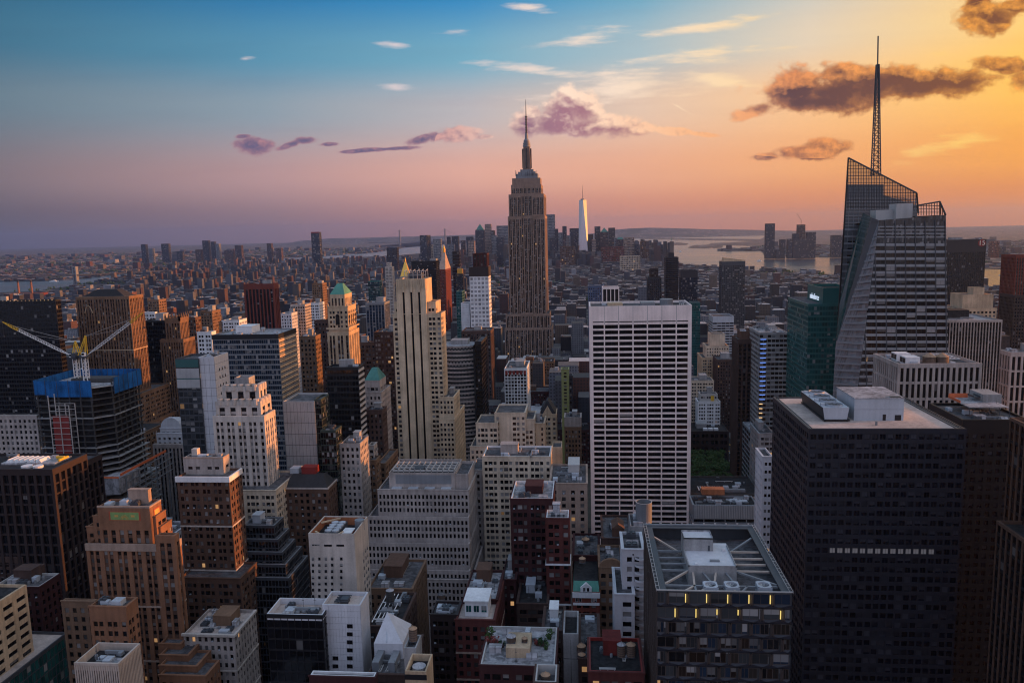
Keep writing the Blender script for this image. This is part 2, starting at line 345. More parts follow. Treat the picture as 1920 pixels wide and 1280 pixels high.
def glass_mat(name, m, nt, N, Lk, b):
    c, blind = GLASS[name]
    uv = N('ShaderNodeUVMap'); uv.uv_map = 'UVMap'
    fl = N('ShaderNodeVectorMath'); fl.operation = 'FLOOR'; Lk(uv.outputs[0], fl.inputs[0])
    fr = N('ShaderNodeVectorMath'); fr.operation = 'FRACTION'; Lk(uv.outputs[0], fr.inputs[0])
    oi = N('ShaderNodeObjectInfo')
    ad = N('ShaderNodeVectorMath'); ad.operation = 'ADD'; Lk(fl.outputs[0], ad.inputs[0]); Lk(oi.outputs['Random'], ad.inputs[1])
    wn = N('ShaderNodeTexWhiteNoise'); wn.noise_dimensions = '3D'; Lk(ad.outputs[0], wn.inputs['Vector'])
    sc = N('ShaderNodeSeparateColor'); Lk(wn.outputs['Color'], sc.inputs[0])
    sf = N('ShaderNodeSeparateXYZ'); Lk(fr.outputs[0], sf.inputs[0])
    def ma(op, a, bb, cl=False):
        n = N('ShaderNodeMath'); n.operation = op; n.use_clamp = cl
        for i, v in enumerate((a, bb)):
            if isinstance(v, (int, float)): n.inputs[i].default_value = v
            else: Lk(v, n.inputs[i])
        return n.outputs[0]
    has = ma('LESS_THAN', sc.outputs[0], blind)
    thr = ma('ADD', ma('MULTIPLY', sc.outputs[1], 0.5), 0.12)
    msk = ma('MULTIPLY', has, ma('GREATER_THAN', sf.outputs[1], thr))
    amt = ma('MULTIPLY', msk, ma('ADD', ma('MULTIPLY', sc.outputs[2], 0.7), 0.25))
    mx = N('ShaderNodeMix'); mx.data_type = 'RGBA'; Lk(amt, mx.inputs[0]); mx.inputs[6].default_value = (*c, 1)
    mx.inputs[7].default_value = (.20, .19, .19, 1) if name != 'glass_violet' else (.03, .03, .04, 1)
    var = ma('ADD', ma('MULTIPLY', sc.outputs[2], 0.9), 0.55)
    m2 = N('ShaderNodeMix'); m2.data_type = 'RGBA'; m2.blend_type = 'MULTIPLY'; m2.inputs[0].default_value = 1; Lk(mx.outputs[2], m2.inputs[6]); Lk(var, m2.inputs[7])
    Lk(m2.outputs[2], b.inputs['Base Color'])
    Lk(ma('ADD', ma('MULTIPLY', amt, 0.5), {'glass_mirror': .04, 'glass_sky': .32}.get(name, .10)), b.inputs['Roughness'])
    b.inputs['Specular IOR Level'].default_value = 0.5
    if name in ('glass_mirror',): b.inputs['Metallic'].default_value = 0.9
    if name in ('glass_dark', 'glass_brown', 'glass_lit', 'glass_violet', 'glass_grey'):
        lim = {'glass_lit': .05, 'glass_grey': .004, 'glass_violet': .002}.get(name, .007)
        on = ma('MULTIPLY', ma('GREATER_THAN', sc.outputs[0], 1-lim), ma('MULTIPLY', sc.outputs[1], 0.4))
        b.inputs['Emission Color'].default_value = (1, .55, .24, 1); Lk(on, b.inputs['Emission Strength'])
    return m
def leaf_mat(name, m, nt, N, Lk, b):
    c = {'leaf': ((.026,.058,.018), (.058,.105,.03)), 'leaf2': ((.018,.045,.02), (.05,.085,.03)), 'leaf_red': ((.16,.03,.03), (.28,.08,.07))}[name]
    tc = N('ShaderNodeTexCoord'); n = N('ShaderNodeTexNoise'); n.inputs['Scale'].default_value = .8; n.inputs['Detail'].default_value = 3
    Lk(tc.outputs['Object'], n.inputs['Vector'])
    r = N('ShaderNodeValToRGB'); Lk(n.outputs[0], r.inputs[0]); r.color_ramp.elements[0].position = .35; r.color_ramp.elements[1].position = .65
    r.color_ramp.elements[0].color = (*c[0], 1); r.color_ramp.elements[1].color = (*c[1], 1)
    Lk(r.outputs[0], b.inputs['Base Color']); b.inputs['Roughness'].default_value = .8; b.inputs['Specular IOR Level'].default_value = .2
    return m
_gm = glass_mat
def glass_mat(name, m, nt, N, Lk, b):
    if name != 'glass_clear': return _gm(name, m, nt, N, Lk, b)
    t = N('ShaderNodeBsdfTransparent'); t.inputs[0].default_value = (.62, .63, .60, 1)
    b.inputs['Base Color'].default_value = (.05, .05, .05, 1); b.inputs['Roughness'].default_value = .1
    mx = N('ShaderNodeMixShader'); mx.inputs[0].default_value = .16
    out = [n for n in nt.nodes if n.type == 'OUTPUT_MATERIAL'][0]
    Lk(t.outputs[0], mx.inputs[1]); Lk(b.outputs[0], mx.inputs[2]); Lk(mx.outputs[0], out.inputs['Surface'])
    return m

def text_mesh(name, fc, mat):
    t = bpy.data.objects.new(name, fc); COL.objects.link(t)
    me = bpy.data.meshes.new_from_object(t.evaluated_get(bpy.context.evaluated_depsgraph_get())); bpy.data.objects.remove(t)
    me.name = name; me.materials.clear(); me.materials.append(MT(mat))
    o = bpy.data.objects.new(name, me); COL.objects.link(o); return o
# ------------------------------------------------------------------ building kit
PRE = {
 'lime':   dict(punched=True, bay=3.0, fl=3.7, pier=.50, span=.45, d=.35, sd=.25, top=3.0, wall='limestone', glass='glass_dark'),
 'vert':   dict(bay=2.7, fl=3.7, pier=.46, span=.38, d=.55, sd=.10, top=3.0, wall='limestone', glass='glass_dark', sp='concrete_dark'),
 'ribbon': dict(bay=6.0, fl=3.8, pier=.05, span=.48, d=.20, sd=.30, top=2.0, wall='white_paint', glass='glass_dark'),
 'curtain':dict(bay=1.8, fl=3.9, pier=.08, span=.16, d=.15, sd=.10, top=1.5, wall='black_metal', glass='glass_black'),
 'grid':   dict(bay=3.0, fl=3.7, pier=.28, span=.34, d=.40, sd=.38, top=2.5, wall='white_paint', glass='glass_dark'),
 'blank':  dict(kind='blank', wall='limestone_grey', bay=3, fl=4, pier=0, span=0, d=.1, sd=.1, top=0, glass='glass_dark'),
 'panel':  dict(kind='panel', bay=1.6, fl=3.2, pier=.05, span=.03, d=.10, sd=.1, top=0, wall='grey_panel', glass='glass_black'),
}
def S(base, **kw):
    d = dict(PRE[base]); d.update(kw); return d
ALL = []                     # every building, for the layout of the smaller ones
PANES = {}
def pane_mesh(w, h, face, glass, frame):
    k = (round(w, 2), round(h, 2), face, glass, frame)
    if k in PANES: return PANES[k]
    m = MB(); t = min(.09, w*.08); e = .05
    def bx(a0, a1, z0, z1, d, fc):
        if face == 'N': m.box(a0, a1, -d, 0, z0, z1, fc)
        elif face == 'W': m.box(0, d, a0, a1, z0, z1, fc.replace('N', 'W').replace('X', 'NS'))
        else: m.box(-d, 0, a0, a1, z0, z1, fc.replace('N', 'E').replace('X', 'NS'))
    sd = 'X' if face != 'N' else 'WE'
    m.cm = 0
    o = .03
    if face == 'N': m.quad((-w/2, -o, -h/2), (w/2, -o, -h/2), (w/2, -o, h/2), (-w/2, -o, h/2), ((0, .02), (.98, .02), (.98, .98), (0, .98)))
    elif face == 'W': m.quad((o, -w/2, -h/2), (o, w/2, -h/2), (o, w/2, h/2), (o, -w/2, h/2), ((0, .02), (.98, .02), (.98, .98), (0, .98)))
    else: m.quad((-o, w/2, -h/2), (-o, -w/2, -h/2), (-o, -w/2, h/2), (-o, w/2, h/2), ((0, .02), (.98, .02), (.98, .98), (0, .98)))
    m.cm = 1
    bx(-w/2, -w/2+t, -h/2, h/2, .10, 'N'+sd); bx(w/2-t, w/2, -h/2, h/2, .10, 'N'+sd)
    bx(-w/2+t, w/2-t, h/2-t, h/2, .09, 'N'); bx(-w/2+t, w/2-t, -h/2, -h/2+t, .09, 'NT')
    if w > 1.6: bx(-t/2, t/2, -h/2+t, h/2-t, .07, 'N'+sd)
    ob = m.build('window', [glass, frame], off=(0, 0, 0)); me = ob.data; bpy.data.objects.remove(ob)
    PANES[k] = me; return me
UNITM = {}
def unit_mesh(k):
    if k in UNITM: return UNITM[k]
    m = MB()
    if k == 0:      # boxy air handler on rails
        m.box(-.5, .5, -.5, .5, .12, .95); m.box(-.4, .4, -.53, -.5, .25, .8, 'NWET'); m.cyl(-.2, 0, .95, 1.0, .2, n=8); m.cyl(.25, 0, .95, 1.0, .2, n=8); m.box(-.45, -.3, -.5, .5, 0, .12); m.box(.3, .45, -.5, .5, 0, .12)
    elif k == 1:    # stair head
        m.box(-.5, .5, -.5, .5, 0, .95); m.box(-.55, .55, -.55, .55, .95, 1.0); m.box(-.15, .15, -.53, -.5, 0, .6, 'NWET')
    elif k == 3:    # fan drum
        m.cyl(0, 0, 0, .8, .5, n=12); m.cyl(0, 0, .8, 1.0, .42, .36, 12)
    elif k == 4:    # pipe run on blocks
        m.box(-.5, .5, -.5, -.2, .3, .55, 'NSWETB'); m.box(-.5, .5, .2, .45, .3, .5, 'NSWETB'); m.box(-.45, -.4, -.5, .5, 0, .3); m.box(0, .05, -.5, .5, 0, .3); m.box(.4, .45, -.5, .5, 0, .3)
    elif k == 5:    # skylight
        m.box(-.5, .5, -.5, .5, 0, .4); m.frus((-.5, .5, -.5, .5, .4), (-.5, .5, -.05, .05, 1.0))
    elif k == 6:    # antenna mast
        m.box(-.5, .5, -.5, .5, 0, .03); m.box(-.06, .06, -.06, .06, .03, 1.0); m.box(-.4, .4, -.04, .04, .7, .73, 'NSWETB')
    elif k == 7:    # dark chiller
        m.box(-.5, .5, -.5, .5, .1, .8); m.cyl(-.25, -.2, .8, 1.0, .2, n=10); m.cyl(.25, -.2, .8, 1.0, .2, n=10); m.cyl(-.25, .25, .8, 1.0, .2, n=10); m.cyl(.25, .25, .8, 1.0, .2, n=10)
    else:           # duct run
        m.box(-.5, .5, -.12, .12, .3, .8); m.box(.3, .5, -.5, -.12, .3, .8); m.box(-.42, -.34, -.1, .1, 0, .3); m.box(.1, .18, -.1, .1, 0, .3)
    mt = ['grey_metal', 'roof_pale', 'steel', 'steel', 'frame_pale', 'roof_pale', 'dark_steel', 'dark_steel'][k]
    ob = m.build('rooftop_unit', mt, off=(0, 0, 0)); UNITM[k] = ob.data; bpy.data.objects.remove(ob); return UNITM[k]

class Bld:
    def __init__(s, name, label, yb=1300, cat='building', group=None):
        s.name, s.label, s.yb, s.cat, s.group = name, label, yb, cat, group
        s.p = {}; s.T = []; s.win = []; s.units = []; s.rects = []; s.custom = []
        ALL.append(s)
    def mb(s, part, mat, kind=None):
        return s.p.setdefault((part, mat, kind), MB())
    def tier(s, x0, x1, y, Y, xs, st, zb=None, par=1.1, roof='roof_grey', faces=None, dep=None, rnd=True, yb=None):
        Z = at((x0+x1)/2, y, Y)[2]; X0 = at(x0, y, Y)[0]; X1 = at(x1, y, Y)[0]
        Y1 = Y + (dep or 25.0)
        if xs is not None:
            xe = X1 if xs > x1 else X0
            lo, hi = Y+1.0, Y+420.0
            f = lambda q: abs(proj(xe, q, Z)[0]-xs)
            g = lambda q: proj(xe, q, Z)[0]-xs
            a, b = g(lo), g(hi)
            if a*b < 0:
                for _ in range(40):
                    m = (lo+hi)/2
                    if g(m)*a > 0: lo = m
                    else: hi = m
                Y1 = lo
        if dep: Y1 = Y + dep
        s.rects.append((min(x0, xs or x0), max(x1, xs or x1), y, yb or s.yb, Y))
        return s.block(X0, X1, Y, Y1, Z, st, zb, par, roof, faces)
    def block(s, X0, X1, Y, Y1, Z, st, zb=None, par=1.1, roof='roof_grey', faces=None):
        if zb is None:
            zb = 0.0
            for t in s.T:
                if t[0]-.6 <= X0 and t[1]+.6 >= X1 and t[2]-.6 <= Y and t[3]+3 >= Y1 and t[5] < Z: zb = max(zb, t[5]-t[6])
        if faces is None: faces = 'NW' if X1 < -20 else ('NE' if X0 > 20 else 'NWE')
        kind = st.get('kind')
        wall = s.mb('wall', st['wall'])
        if st.get('punched') and 'alt' not in st: st = dict(st, alt=((1.0,), (1.2, .38), (1.0,), (1.3, .4, .4), (1.1, .45))[hash((round(X0*3), round(Z))) % 5])
        if kind == 'blank':
            wall.box(X0, X1, Y, Y1, zb, Z-par, 'NWES')
        else:
            core = s.mb('windows' if kind != 'panel' else 'joints', st['glass'], 'stuff')
            wall.box(X0, X1, Y, Y1, zb, Z-par, 'S' + ''.join(c for c in 'WE' if c not in faces))
            for f in faces: s.facade(core, wall, st, f, X0, X1, Y, Y1, zb, Z, par)
        t = .45
        ti = len(s.T); r = s.mb('roof', roof, ti); r.quad((X0+t, Y+t, Z-par), (X1-t, Y+t, Z-par), (X1-t, Y1-t, Z-par), (X0+t, Y1-t, Z-par))
        pw = s.mb('parapet', st.get('par', st['wall']), ti)
        pw.box(X0, X1, Y, Y+t, Z-par, Z, 'NSWET'); pw.box(X0, X1, Y1-t, Y1, Z-par, Z, 'NSWET')
        pw.box(X1-t, X1, Y+t, Y1-t, Z-par, Z, 'WET'); pw.box(X0, X0+t, Y+t, Y1-t, Z-par, Z, 'WET')
        if st.get('punched') and not st.get('cornice') and Z > 20: st = dict(st, cornice=(.6, .45, st['wall']))
        if st.get('cornice'):
            c, hgt, mt = st['cornice']; q = s.mb('cornice', mt, ti)
            zz = Z+.06
            q.box(X0-c, X1+c, Y-c, Y, zz-hgt, zz, 'NWETB')
            if 'W' in faces: q.box(X1, X1+c, Y, Y1, zz-hgt, zz, 'WSTB')
            if 'E' in faces: q.box(X0-c, X0, Y, Y1, zz-hgt, zz, 'ESTB')
        s.T.append((X0, X1, Y, Y1, zb, Z, par)); return s.T[-1]
    def facade(s, core, wall, st, face, X0, X1, Y0, Y1, z0, z1, par):
        if face == 'N': a0, a1, p = X0, X1, Y0
        elif face == 'W': a0, a1, p = Y0, Y1, X1
        else: a0, a1, p = Y0, Y1, X0
        L = a1-a0; nb = max(1, round(L/st['bay'])); bw = L/nb; fl = st['fl']; zt = z1-st['top']
        if st.get('kind') == 'panel': zt = z1
        nf = max(0, int((zt-z0)/fl)); sp = st['span']*fl; d, sd = st['d'], st['sd']
        u = [(0, (z0-zt)/fl+400), (nb, (z0-zt)/fl+400), (nb, (z1-par-zt)/fl+400), (0, (z1-par-zt)/fl+400)]
        if face == 'N': core.quad((X0, Y0, z0), (X1, Y0, z0), (X1, Y0, z1-par), (X0, Y0, z1-par), tuple(u))
        elif face == 'W': core.quad((X1, Y0, z0), (X1, Y1, z0), (X1, Y1, z1-par), (X1, Y0, z1-par), tuple(u))
        else: core.quad((X0, Y1, z0), (X0, Y0, z0), (X0, Y0, z1-par), (X0, Y1, z1-par), tuple(u))
        def fb(m, b0, b1, dd, q0, q1, ends=True, topf=True):
            if face == 'N': m.box(b0, b1, p-dd, p, q0, q1, 'N' + ('WE' if ends else '') + ('T' if topf else ''))
            elif face == 'W': m.box(p, p+dd, b0, b1, q0, q1, 'W' + ('NS' if ends else '') + ('T' if topf else ''))
            else: m.box(p-dd, p, b0, b1, q0, q1, 'E' + ('NS' if ends else '') + ('T' if topf else ''))
        ex = d if face == 'N' else 0.0
        if st.get('kind') == 'panel':
            j = st['pier']*bw/2; jz = sp/2
            m = s.mb('wall_panels', st['wall'], 'stuff'); holes = st.get('holes', {})
            for k in range(nf+1):
                q1 = zt-k*fl-jz; q0 = max(z0, zt-(k+1)*fl+jz)
                if q1-q0 < .2: continue
                for i in range(nb):
                    if (face, i, k) in holes: continue
                    fb(m, a0+i*bw+j, a0+(i+1)*bw-j, d, q0, q1, True, True)
            return
        e = .04
        fb(wall, a0-ex, a1+ex, d+e, zt, z1)                       # top band
        zl = zt-nf*fl
        if zl-z0 > .2: fb(wall, a0-ex, a1+ex, d+e, z0, zl)           # base band
        spm = s.mb('spandrels', st['sp'], 'stuff') if st.get('sp') else wall
        skip = st.get('skip', ())                                   # floors without windows
        for k in range(nf):
            zc = zt-k*fl
            if sp > .05:
                if k in skip: fb(wall, a0-ex, a1+ex, d+e, zc-fl, zc, True, True)
                else: fb(spm, a0, a1, sd, zc-fl, zc-fl+sp, False, True)
        alt = st.get('alt', (1.0,)); blank = st.get('blanks', ())   # bays that are solid
        pw0 = st['pier']*bw
        if pw0 > .02:
            for i in range(nb+1):
                w = pw0*alt[i % len(alt)]
                b0, b1 = a0+i*bw-w/2, a0+i*bw+w/2
                if i == 0: b0, b1 = a0-ex, a0+max(w/2, st.get('edge', 0))
                if i == nb: b0, b1 = a1-max(w/2, st.get('edge', 0)), a1+ex
                fb(wall, b0, b1, d, zl, zt, True, False)
        for i in blank:
            ii = i if i >= 0 else nb+i
            if ii < nb: fb(wall, a0+ii*bw, a0+(ii+1)*bw, d-.02, zl, zt, True, False)
        if st.get('bands'):                                          # string courses every n floors
            n, mt, bd = st['bands']; m = s.mb('string_course', mt, 'stuff')
            for k in range(n, nf, n): fb(m, a0-ex-bd+d, a1+ex+bd-d, bd, zt-k*fl-.1, zt-k*fl+.6)
        if st.get('punched') and face == 'N' and p < 470 and not st.get('ind'):
            m = s.mb('window_unit', 'grey_metal', 'stuff'); r = random.Random(int(p*7+a0*3) & 0xffff); wv = bw-pw0
            if wv > .9:
                for k in range(nf):
                    for i in range(nb):
                        if r.random() < .10 and i not in blank: c = a0+(i+.5)*bw; z = zt-k*fl-(fl-sp); m.box(c-.38, c+.38, p-.42, p-.02, z+.02, z+.5, 'NWET')
        if st.get('ind') and face in st.get('indf', 'NWE'):
            wv, hv = bw-pw0, fl-sp
            for k in range(nf):
                if k in skip: continue
                for i in range(nb):
                    zc = zt-k*fl-(fl-sp)/2
                    pos = (a0+(i+.5)*bw, p, zc) if face == 'N' else (p, a0+(i+.5)*bw, zc)
                    px, py = proj(*pos)
                    lit = (face, k, i) in st.get('lit', ())
                    if -10 < px < 1930 and py < 1290: s.win.append((pos, wv-.02, hv-.02, face, 'lamp_white' if lit else st['glass'], st.get('frame', 'frame_dark')))
    def part(s, name, mat, kind=None): return s.mb(name, mat, kind)
    def clutter(s, t, n, pent=True, seed=0):
        X0, X1, Y0, Y1, zb, Z, par = t; r = random.Random(hash((round(X0), round(Y0), seed)) & 0xffff)
        z = Z-par; w, h = X1-X0, Y1-Y0
        if w < 6 or h < 6: return
        if pent:
            pw, ph = w*r.uniform(.25, .45), h*r.uniform(.25, .5); x = X0+2+r.random()*(w-pw-4); y = Y0+h*.35+r.random()*(h*.6-ph)
            zz = z+r.uniform(3.5, 6.5)
            m = s.mb('penthouse', s.pent if hasattr(s, 'pent') else 'concrete'); m.box(x, x+pw, y, y+ph, z, zz); m.box(x-.2, x+pw+.2, y-.2, y+ph+.2, zz, zz+.3)
        for i in range(n):
            k = r.choice((0, 0, 1, 2, 3, 3, 4, 5, 6, 7, 7)); sx, sy, sz = r.uniform(1.6, 4.2), r.uniform(1.6, 3.6), r.uniform(1.2, 2.6)
            if k == 3: sx = sy = r.uniform(.9, 1.8); sz = r.uniform(.8, 1.6)
            if k == 4: sx, sy, sz = r.uniform(4, min(14, w*.7)), 1.0, 1.0
            if k == 6: sx = sy = .9; sz = r.uniform(3, 6)
            if k == 2: sx = r.uniform(5, min(12, w*.6)); sy = 3
            x = X0+1.2+sx/2+r.random()*max(.1, (w-2.4-sx)); y = Y0+1.2+sy/2+r.random()*max(.1, (h-2.4-sy))
            s.units.append((k, (x, y, z), (sx, sy, sz), r.choice((0, 0, math.pi/2)) if k in (2, 4) and h > 16 else 0))
    def finish(s):
        if not s.T and not s.p: return None
        if s.T:
            a = s.T; cx = (min(t[0] for t in a)+max(t[1] for t in a))/2; cy = (min(t[2] for t in a)+max(t[3] for t in a))/2
        else:
            v = [q for m in s.p.values() for q in m.v]; cx = sum(q[0] for q in v)/len(v); cy = sum(q[1] for q in v)/len(v)
        root = thing(s.name, s.label, s.cat, (cx, cy, 0), s.group); s.root = root
        for (nm, mat, kind), m in s.p.items(): m.build(nm, mat, root, kind)
        s.win.sort(key=lambda q: (q[3] != 'N', proj(*q[0])[1]))
        for pos, w, h, face, gl, fr in s.win[:300]:
            o = bpy.data.objects.new('window', pane_mesh(w, h, face, gl, fr)); COL.objects.link(o); o.parent = root
            o.location = (pos[0]-cx, pos[1]-cy, pos[2])
        rest = s.win[300:]
        for k, pos, sc, rz in s.units:
            o = bpy.data.objects.new(('rooftop_unit', 'stair_head', 'roof_duct', 'fan_drum', 'pipe_run', 'skylight', 'antenna', 'chiller')[k], unit_mesh(k)); COL.objects.link(o); o.parent = root
            o.location = (pos[0]-cx, pos[1]-cy, pos[2]); o.scale = sc; o.rotation_euler = (0, 0, rz)
        for fn in s.custom: fn(root)
        return root

def H(name, label, yb, tiers, cat='building', units=4, pent=True, group=None, pm=None, which=-1):
    b = Bld(name, label, yb, cat, group)
    if pm: b.pent = pm
    for t in tiers:
        o = t[6] if len(t) > 6 else {}
        b.tier(t[0], t[1], t[2], t[3], t[4], t[5], **o)
    if units or pent: b.clutter(b.T[which], units if b.T[which][2] > 700 else int(units*1.8)+2, pent)
    return b

def tank(label, px, ytop, ybot, Y, wpx, zroof, body='wood_tank', cone='tank_cone', group='rooftop water tanks', flat=False):
    X = at(px, ybot, Y)[0]; z0 = at(px, ybot, Y)[2]; z1 = at(px, ytop, Y)[2]
    r = wpx/2/1470*Y
    z0 = max(z0, zroof+.3); z1 = max(z1, z0+1.6*r)
    ch = .55*r if not flat else .12*r
    root = thing('water_tank', label, 'water tank', (X, Y, zroof), group)
    m = MB(); m.cyl(X, Y, z0, z1-ch, r, n=18, bot=True); m.build('tank_body', body, root)
    m = MB(); m.cyl(X, Y, z1-ch, z1, r*1.06, r*.12, n=18, bot=True); m.cyl(X, Y, z1, z1+.2, r*.13, n=8); m.build('tank_roof', cone, root)
    m = MB()
    for k in range(5): zz = z0+(z1-ch-z0)*(k+.5)/5; m.cyl(X, Y, zz, zz+.12, r*1.015, n=18)
    m.build('hoop', 'frame_dark', root, 'stuff')
    for sx in (-1, 1):
        for sy in (-1, 1):
            m = MB(); a, b = X+sx*r*.6, Y+sy*r*.6; m.box(a-.15, a+.15, b-.15, b+.15, zroof, z0); m.build('leg', 'dark_steel', root)
    m = MB(); m.box(X-r*.95, X+r*.95, Y-r*.95, Y+r*.95, z0-.25, z0-.01); m.build('platform', 'dark_steel', root)
    return root
# ------------------------------------------------------------------ named buildings, near to far
lime, vert, ribbon, curtain, grid, blank, panel = [(lambda k: (lambda **kw: S(k, **kw)))(k) for k in ('lime', 'vert', 'ribbon', 'curtain', 'grid', 'blank', 'panel')]
def pz(px, py, z):            # point on the level z seen at a pixel
    x, y = ground(px, py, z); return x, y, z

# ---- foreground, left
b = Bld('office_block', 'warm beige concrete office block with long dark windows in the bottom left corner', 1300)
xw = at(47, 1095, 272)[0]; zt = at(47, 1095, 272)[2]
b.rects.append((-60, 66, 1092, 1300, 190)); b.block(xw-36, xw, 188, 272, zt, S('grid', bay=7.2, fl=3.75, pier=.30, span=.52, d=.5, sd=.48, wall='buff_stone', glass='glass_black', ind=True, top=3.2), roof='roof_tar')
b.clutter(b.T[0], 3)
b = Bld('glass_block', 'low dark glass block with a gravel roof beside the warm beige office block', 1300)
xw = at(126, 1184, 285)[0]; zt = at(126, 1184, 285)[2]
b.rects.append((58, 135, 1182, 1300, 215)); b.block(xw-26, xw, 210, 285, zt, S('curtain', bay=2.2, fl=4.2, wall='dark_steel', glass='glass_teal', span=.10), roof='roof_gravel')
H('brick_building', 'dark brick building with white roof edge behind the warm beige office block', 1300,
  [(-10, 73, 1098, 292, 111, lime(wall='dark_red_brick', glass='glass_black', bay=3.4, par='frame_pale')), (33, 62, 1068, 300, 82, lime(wall='brownstone', top=6))], units=5, pm='brownstone', which=0)
H('stone_building', 'low dark roofed building at the left edge, above the dark brick one', 1120, [(-40, 42, 1042, 330, 52, lime(wall='brownstone'))], units=5)
H('stepped_building', 'pale grey stepped building with mechanical penthouse left of the orange brick skyscraper', 1180,
  [(76, 156, 1052, 372, 166, lime(wall='white_tile', bay=4.2, pier=.62, span=.55)), (80, 147, 1030, 376, 160, lime(wall='white_tile', bay=4.2, pier=.62)), (104, 134, 1000, 384, 144, S('grid', wall='grey_metal', bay=5, fl=3.5))], units=4, pent=False, which=1)
# orange brick skyscraper with mosaic panels
OB = dict(wall='orange_brick', bay=3.1, fl=3.55, pier=.52, span=.48, top=3.2, glass='glass_dark', ind=False)
b = H('brick_skyscraper', 'stepped orange brick skyscraper with a green and gold mosaic panel at its top', 1300,
  [(300, 385, 1264, 278, 410, S('lime', **OB)), (300, 368, 1246, 282, 394, S('lime', **OB)), (300, 352, 1226, 287, 374, S('lime', **OB)), (300, 338, 1205, 293, 357, S('lime', **OB)),
   (164, 321, 1019, 300, 337, S('vert', **{**OB, 'alt': (1.25, .5), 'sp': 'brown_brick', 'sd': .2, 'bands': (7, 'pink_stone', .7), 'cornice': (.8, 3.0, 'pink_stone')})), (294, 326, 1003, 298.6, 333, S('vert', **{**OB, 'alt': (1.25, .5), 'sp': 'brown_brick', 'sd': .2})),
   (164, 300, 986, 305, 320, S('lime', **OB)), (176, 291, 966, 303.6, 309, S('lime', **OB)), (186, 279, 948, 302, 299, S('vert', wall='orange_brick', sp='brown_brick', bay=3.6, top=10.5, fl=3.6, cornice=(.7, .7, 'pink_stone')))], units=3, pent=True, pm='pink_stone')
def mosaic(root, b=b):
    t = b.T[8]; X0, X1, Y0, Y1, zb, Z, par = t; w = X1-X0
    m = MB(); m.cm = 0; m.box(X0+w*.2, X1-w*.17, Y0-.75, Y0-.6, Z-6.2, Z-2.2, 'NWETB')
    m.cm = 1; m.box(X0+w*.23, X1-w*.20, Y0-.82, Y0-.75, Z-5.9, Z-2.5, 'NWETB')
    m.cm = 2; c = X0+w*.515
    for k in range(9):
        a = math.pi*(k+.5)/9; m.bar((c+.7*math.cos(a), Y0-.86, Z-5.5+.7*math.sin(a)), (c+1.9*math.cos(a), Y0-.86, Z-5.5+1.9*math.sin(a)), .16)
    for dx in (-.33, .33): m.box(c+dx*w*.5-.8, c+dx*w*.5+.8, Y0-.86, Y0-.82, Z-4.6, Z-3.7, 'NWET')
    m.build('mosaic_panel', ['mosaic_red', 'mosaic_green', 'mosaic_gold'], root)
    m = MB(); m.cm = 0; h = Y1-Y0; m.box(X1+.6, X1+.75, Y0+h*.25, Y0+h*.8, Z-6.2, Z-2.2, 'WNSTB'); m.cm = 1; m.box(X1+.75, X1+.82, Y0+h*.3, Y0+h*.75, Z-5.7, Z-2.7, 'WNSTB'); m.build('mosaic_panel', ['mosaic_red', 'mosaic_gold'], root)
b.custom.append(mosaic)
H('brick_building', 'low brick building with black roof at the foot of the orange brick skyscraper', 1300, [(117, 176, 1125, 272, 181, lime(wall='tan_brick', bay=2.9))], units=2, pent=False)
H('brick_building', 'low orange brown brick building attached in front of the orange brick skyscraper', 1300, [(169, 235, 1135, 256, 256, lime(wall='orange_brick', bay=2.8, top=6.0))], units=2, pent=False)
# ribbed beige mechanical block
b = H('ribbed_building', 'ribbed beige metal building with an open mechanical roof at the bottom left', 1300,
  [(140, 221, 1242, 214, 262, S('vert', wall='beige_metal', bay=.75, pier=.6, span=0, sp=None, top=.8, d=.16, fl=60, glass='glass_far'), dict(par=2.6, roof='roof_tar'))], units=4, pent=False)
# grey classical block with cornice
b = H('stone_building', 'grey brown classical stone block with a deep pale cornice and cluttered roof', 1300,
  [(346, 438, 1187, 296, 478, lime(wall='limestone_grey', bay=2.7, fl=3.8, cornice=(1.0, 1.0, 'limestone_pale'), top=1.5, bands=(4, 'limestone_pale', .6)), dict(par=1.4, roof='roof_gravel'))], units=13, pm='tan_brick')
# brown tower with white cornice
b = H('brick_tower', 'brown brick tower with a bright white cornice and set back stone penthouse', 1160,
  [(338, 450, 1082, 336, 480, lime(wall='brown_brick', bay=3.0, pier=.55)), (333, 428, 893, 345, 451, lime(wall='brown_brick', bay=2.9, pier=.55, top=2.6, cornice=(.9, 2.6, 'white_paint'), skip=(), bands=(6, 'limestone_pale', .5))),
   (345, 417, 857, 352, 428, lime(wall='limestone_grey', bay=5.2, pier=.7, span=.6, top=4.5, cornice=(.4, .8, 'pink_stone')))], units=3, pent=False)
m = b.part('penthouse', 'limestone_pale'); t = b.T[2]; m.box(t[0]+2.4, t[0]+5.2, t[2]+3, t[2]+6, t[5]-1, t[5]+3.2)
# dark glass ziggurat
zig = lambda: S('grid', bay=1.7, fl=3.6, pier=.14, span=.16, d=.25, sd=.22, wall='dark_steel', glass='glass_black', top=1.4, par='steel')
H('glass_ziggurat', 'dark blue glass office building stepping back in five terraces', 1160,
  [(452, 541, 1082, 352, 577, zig()), (452, 535, 1057, 356, 566, zig()), (453, 529, 1034, 360, 553, zig()), (454, 521, 1010, 364, 542, zig()), (456, 514, 984, 368, 531, zig())], units=3, pm='grey_metal')
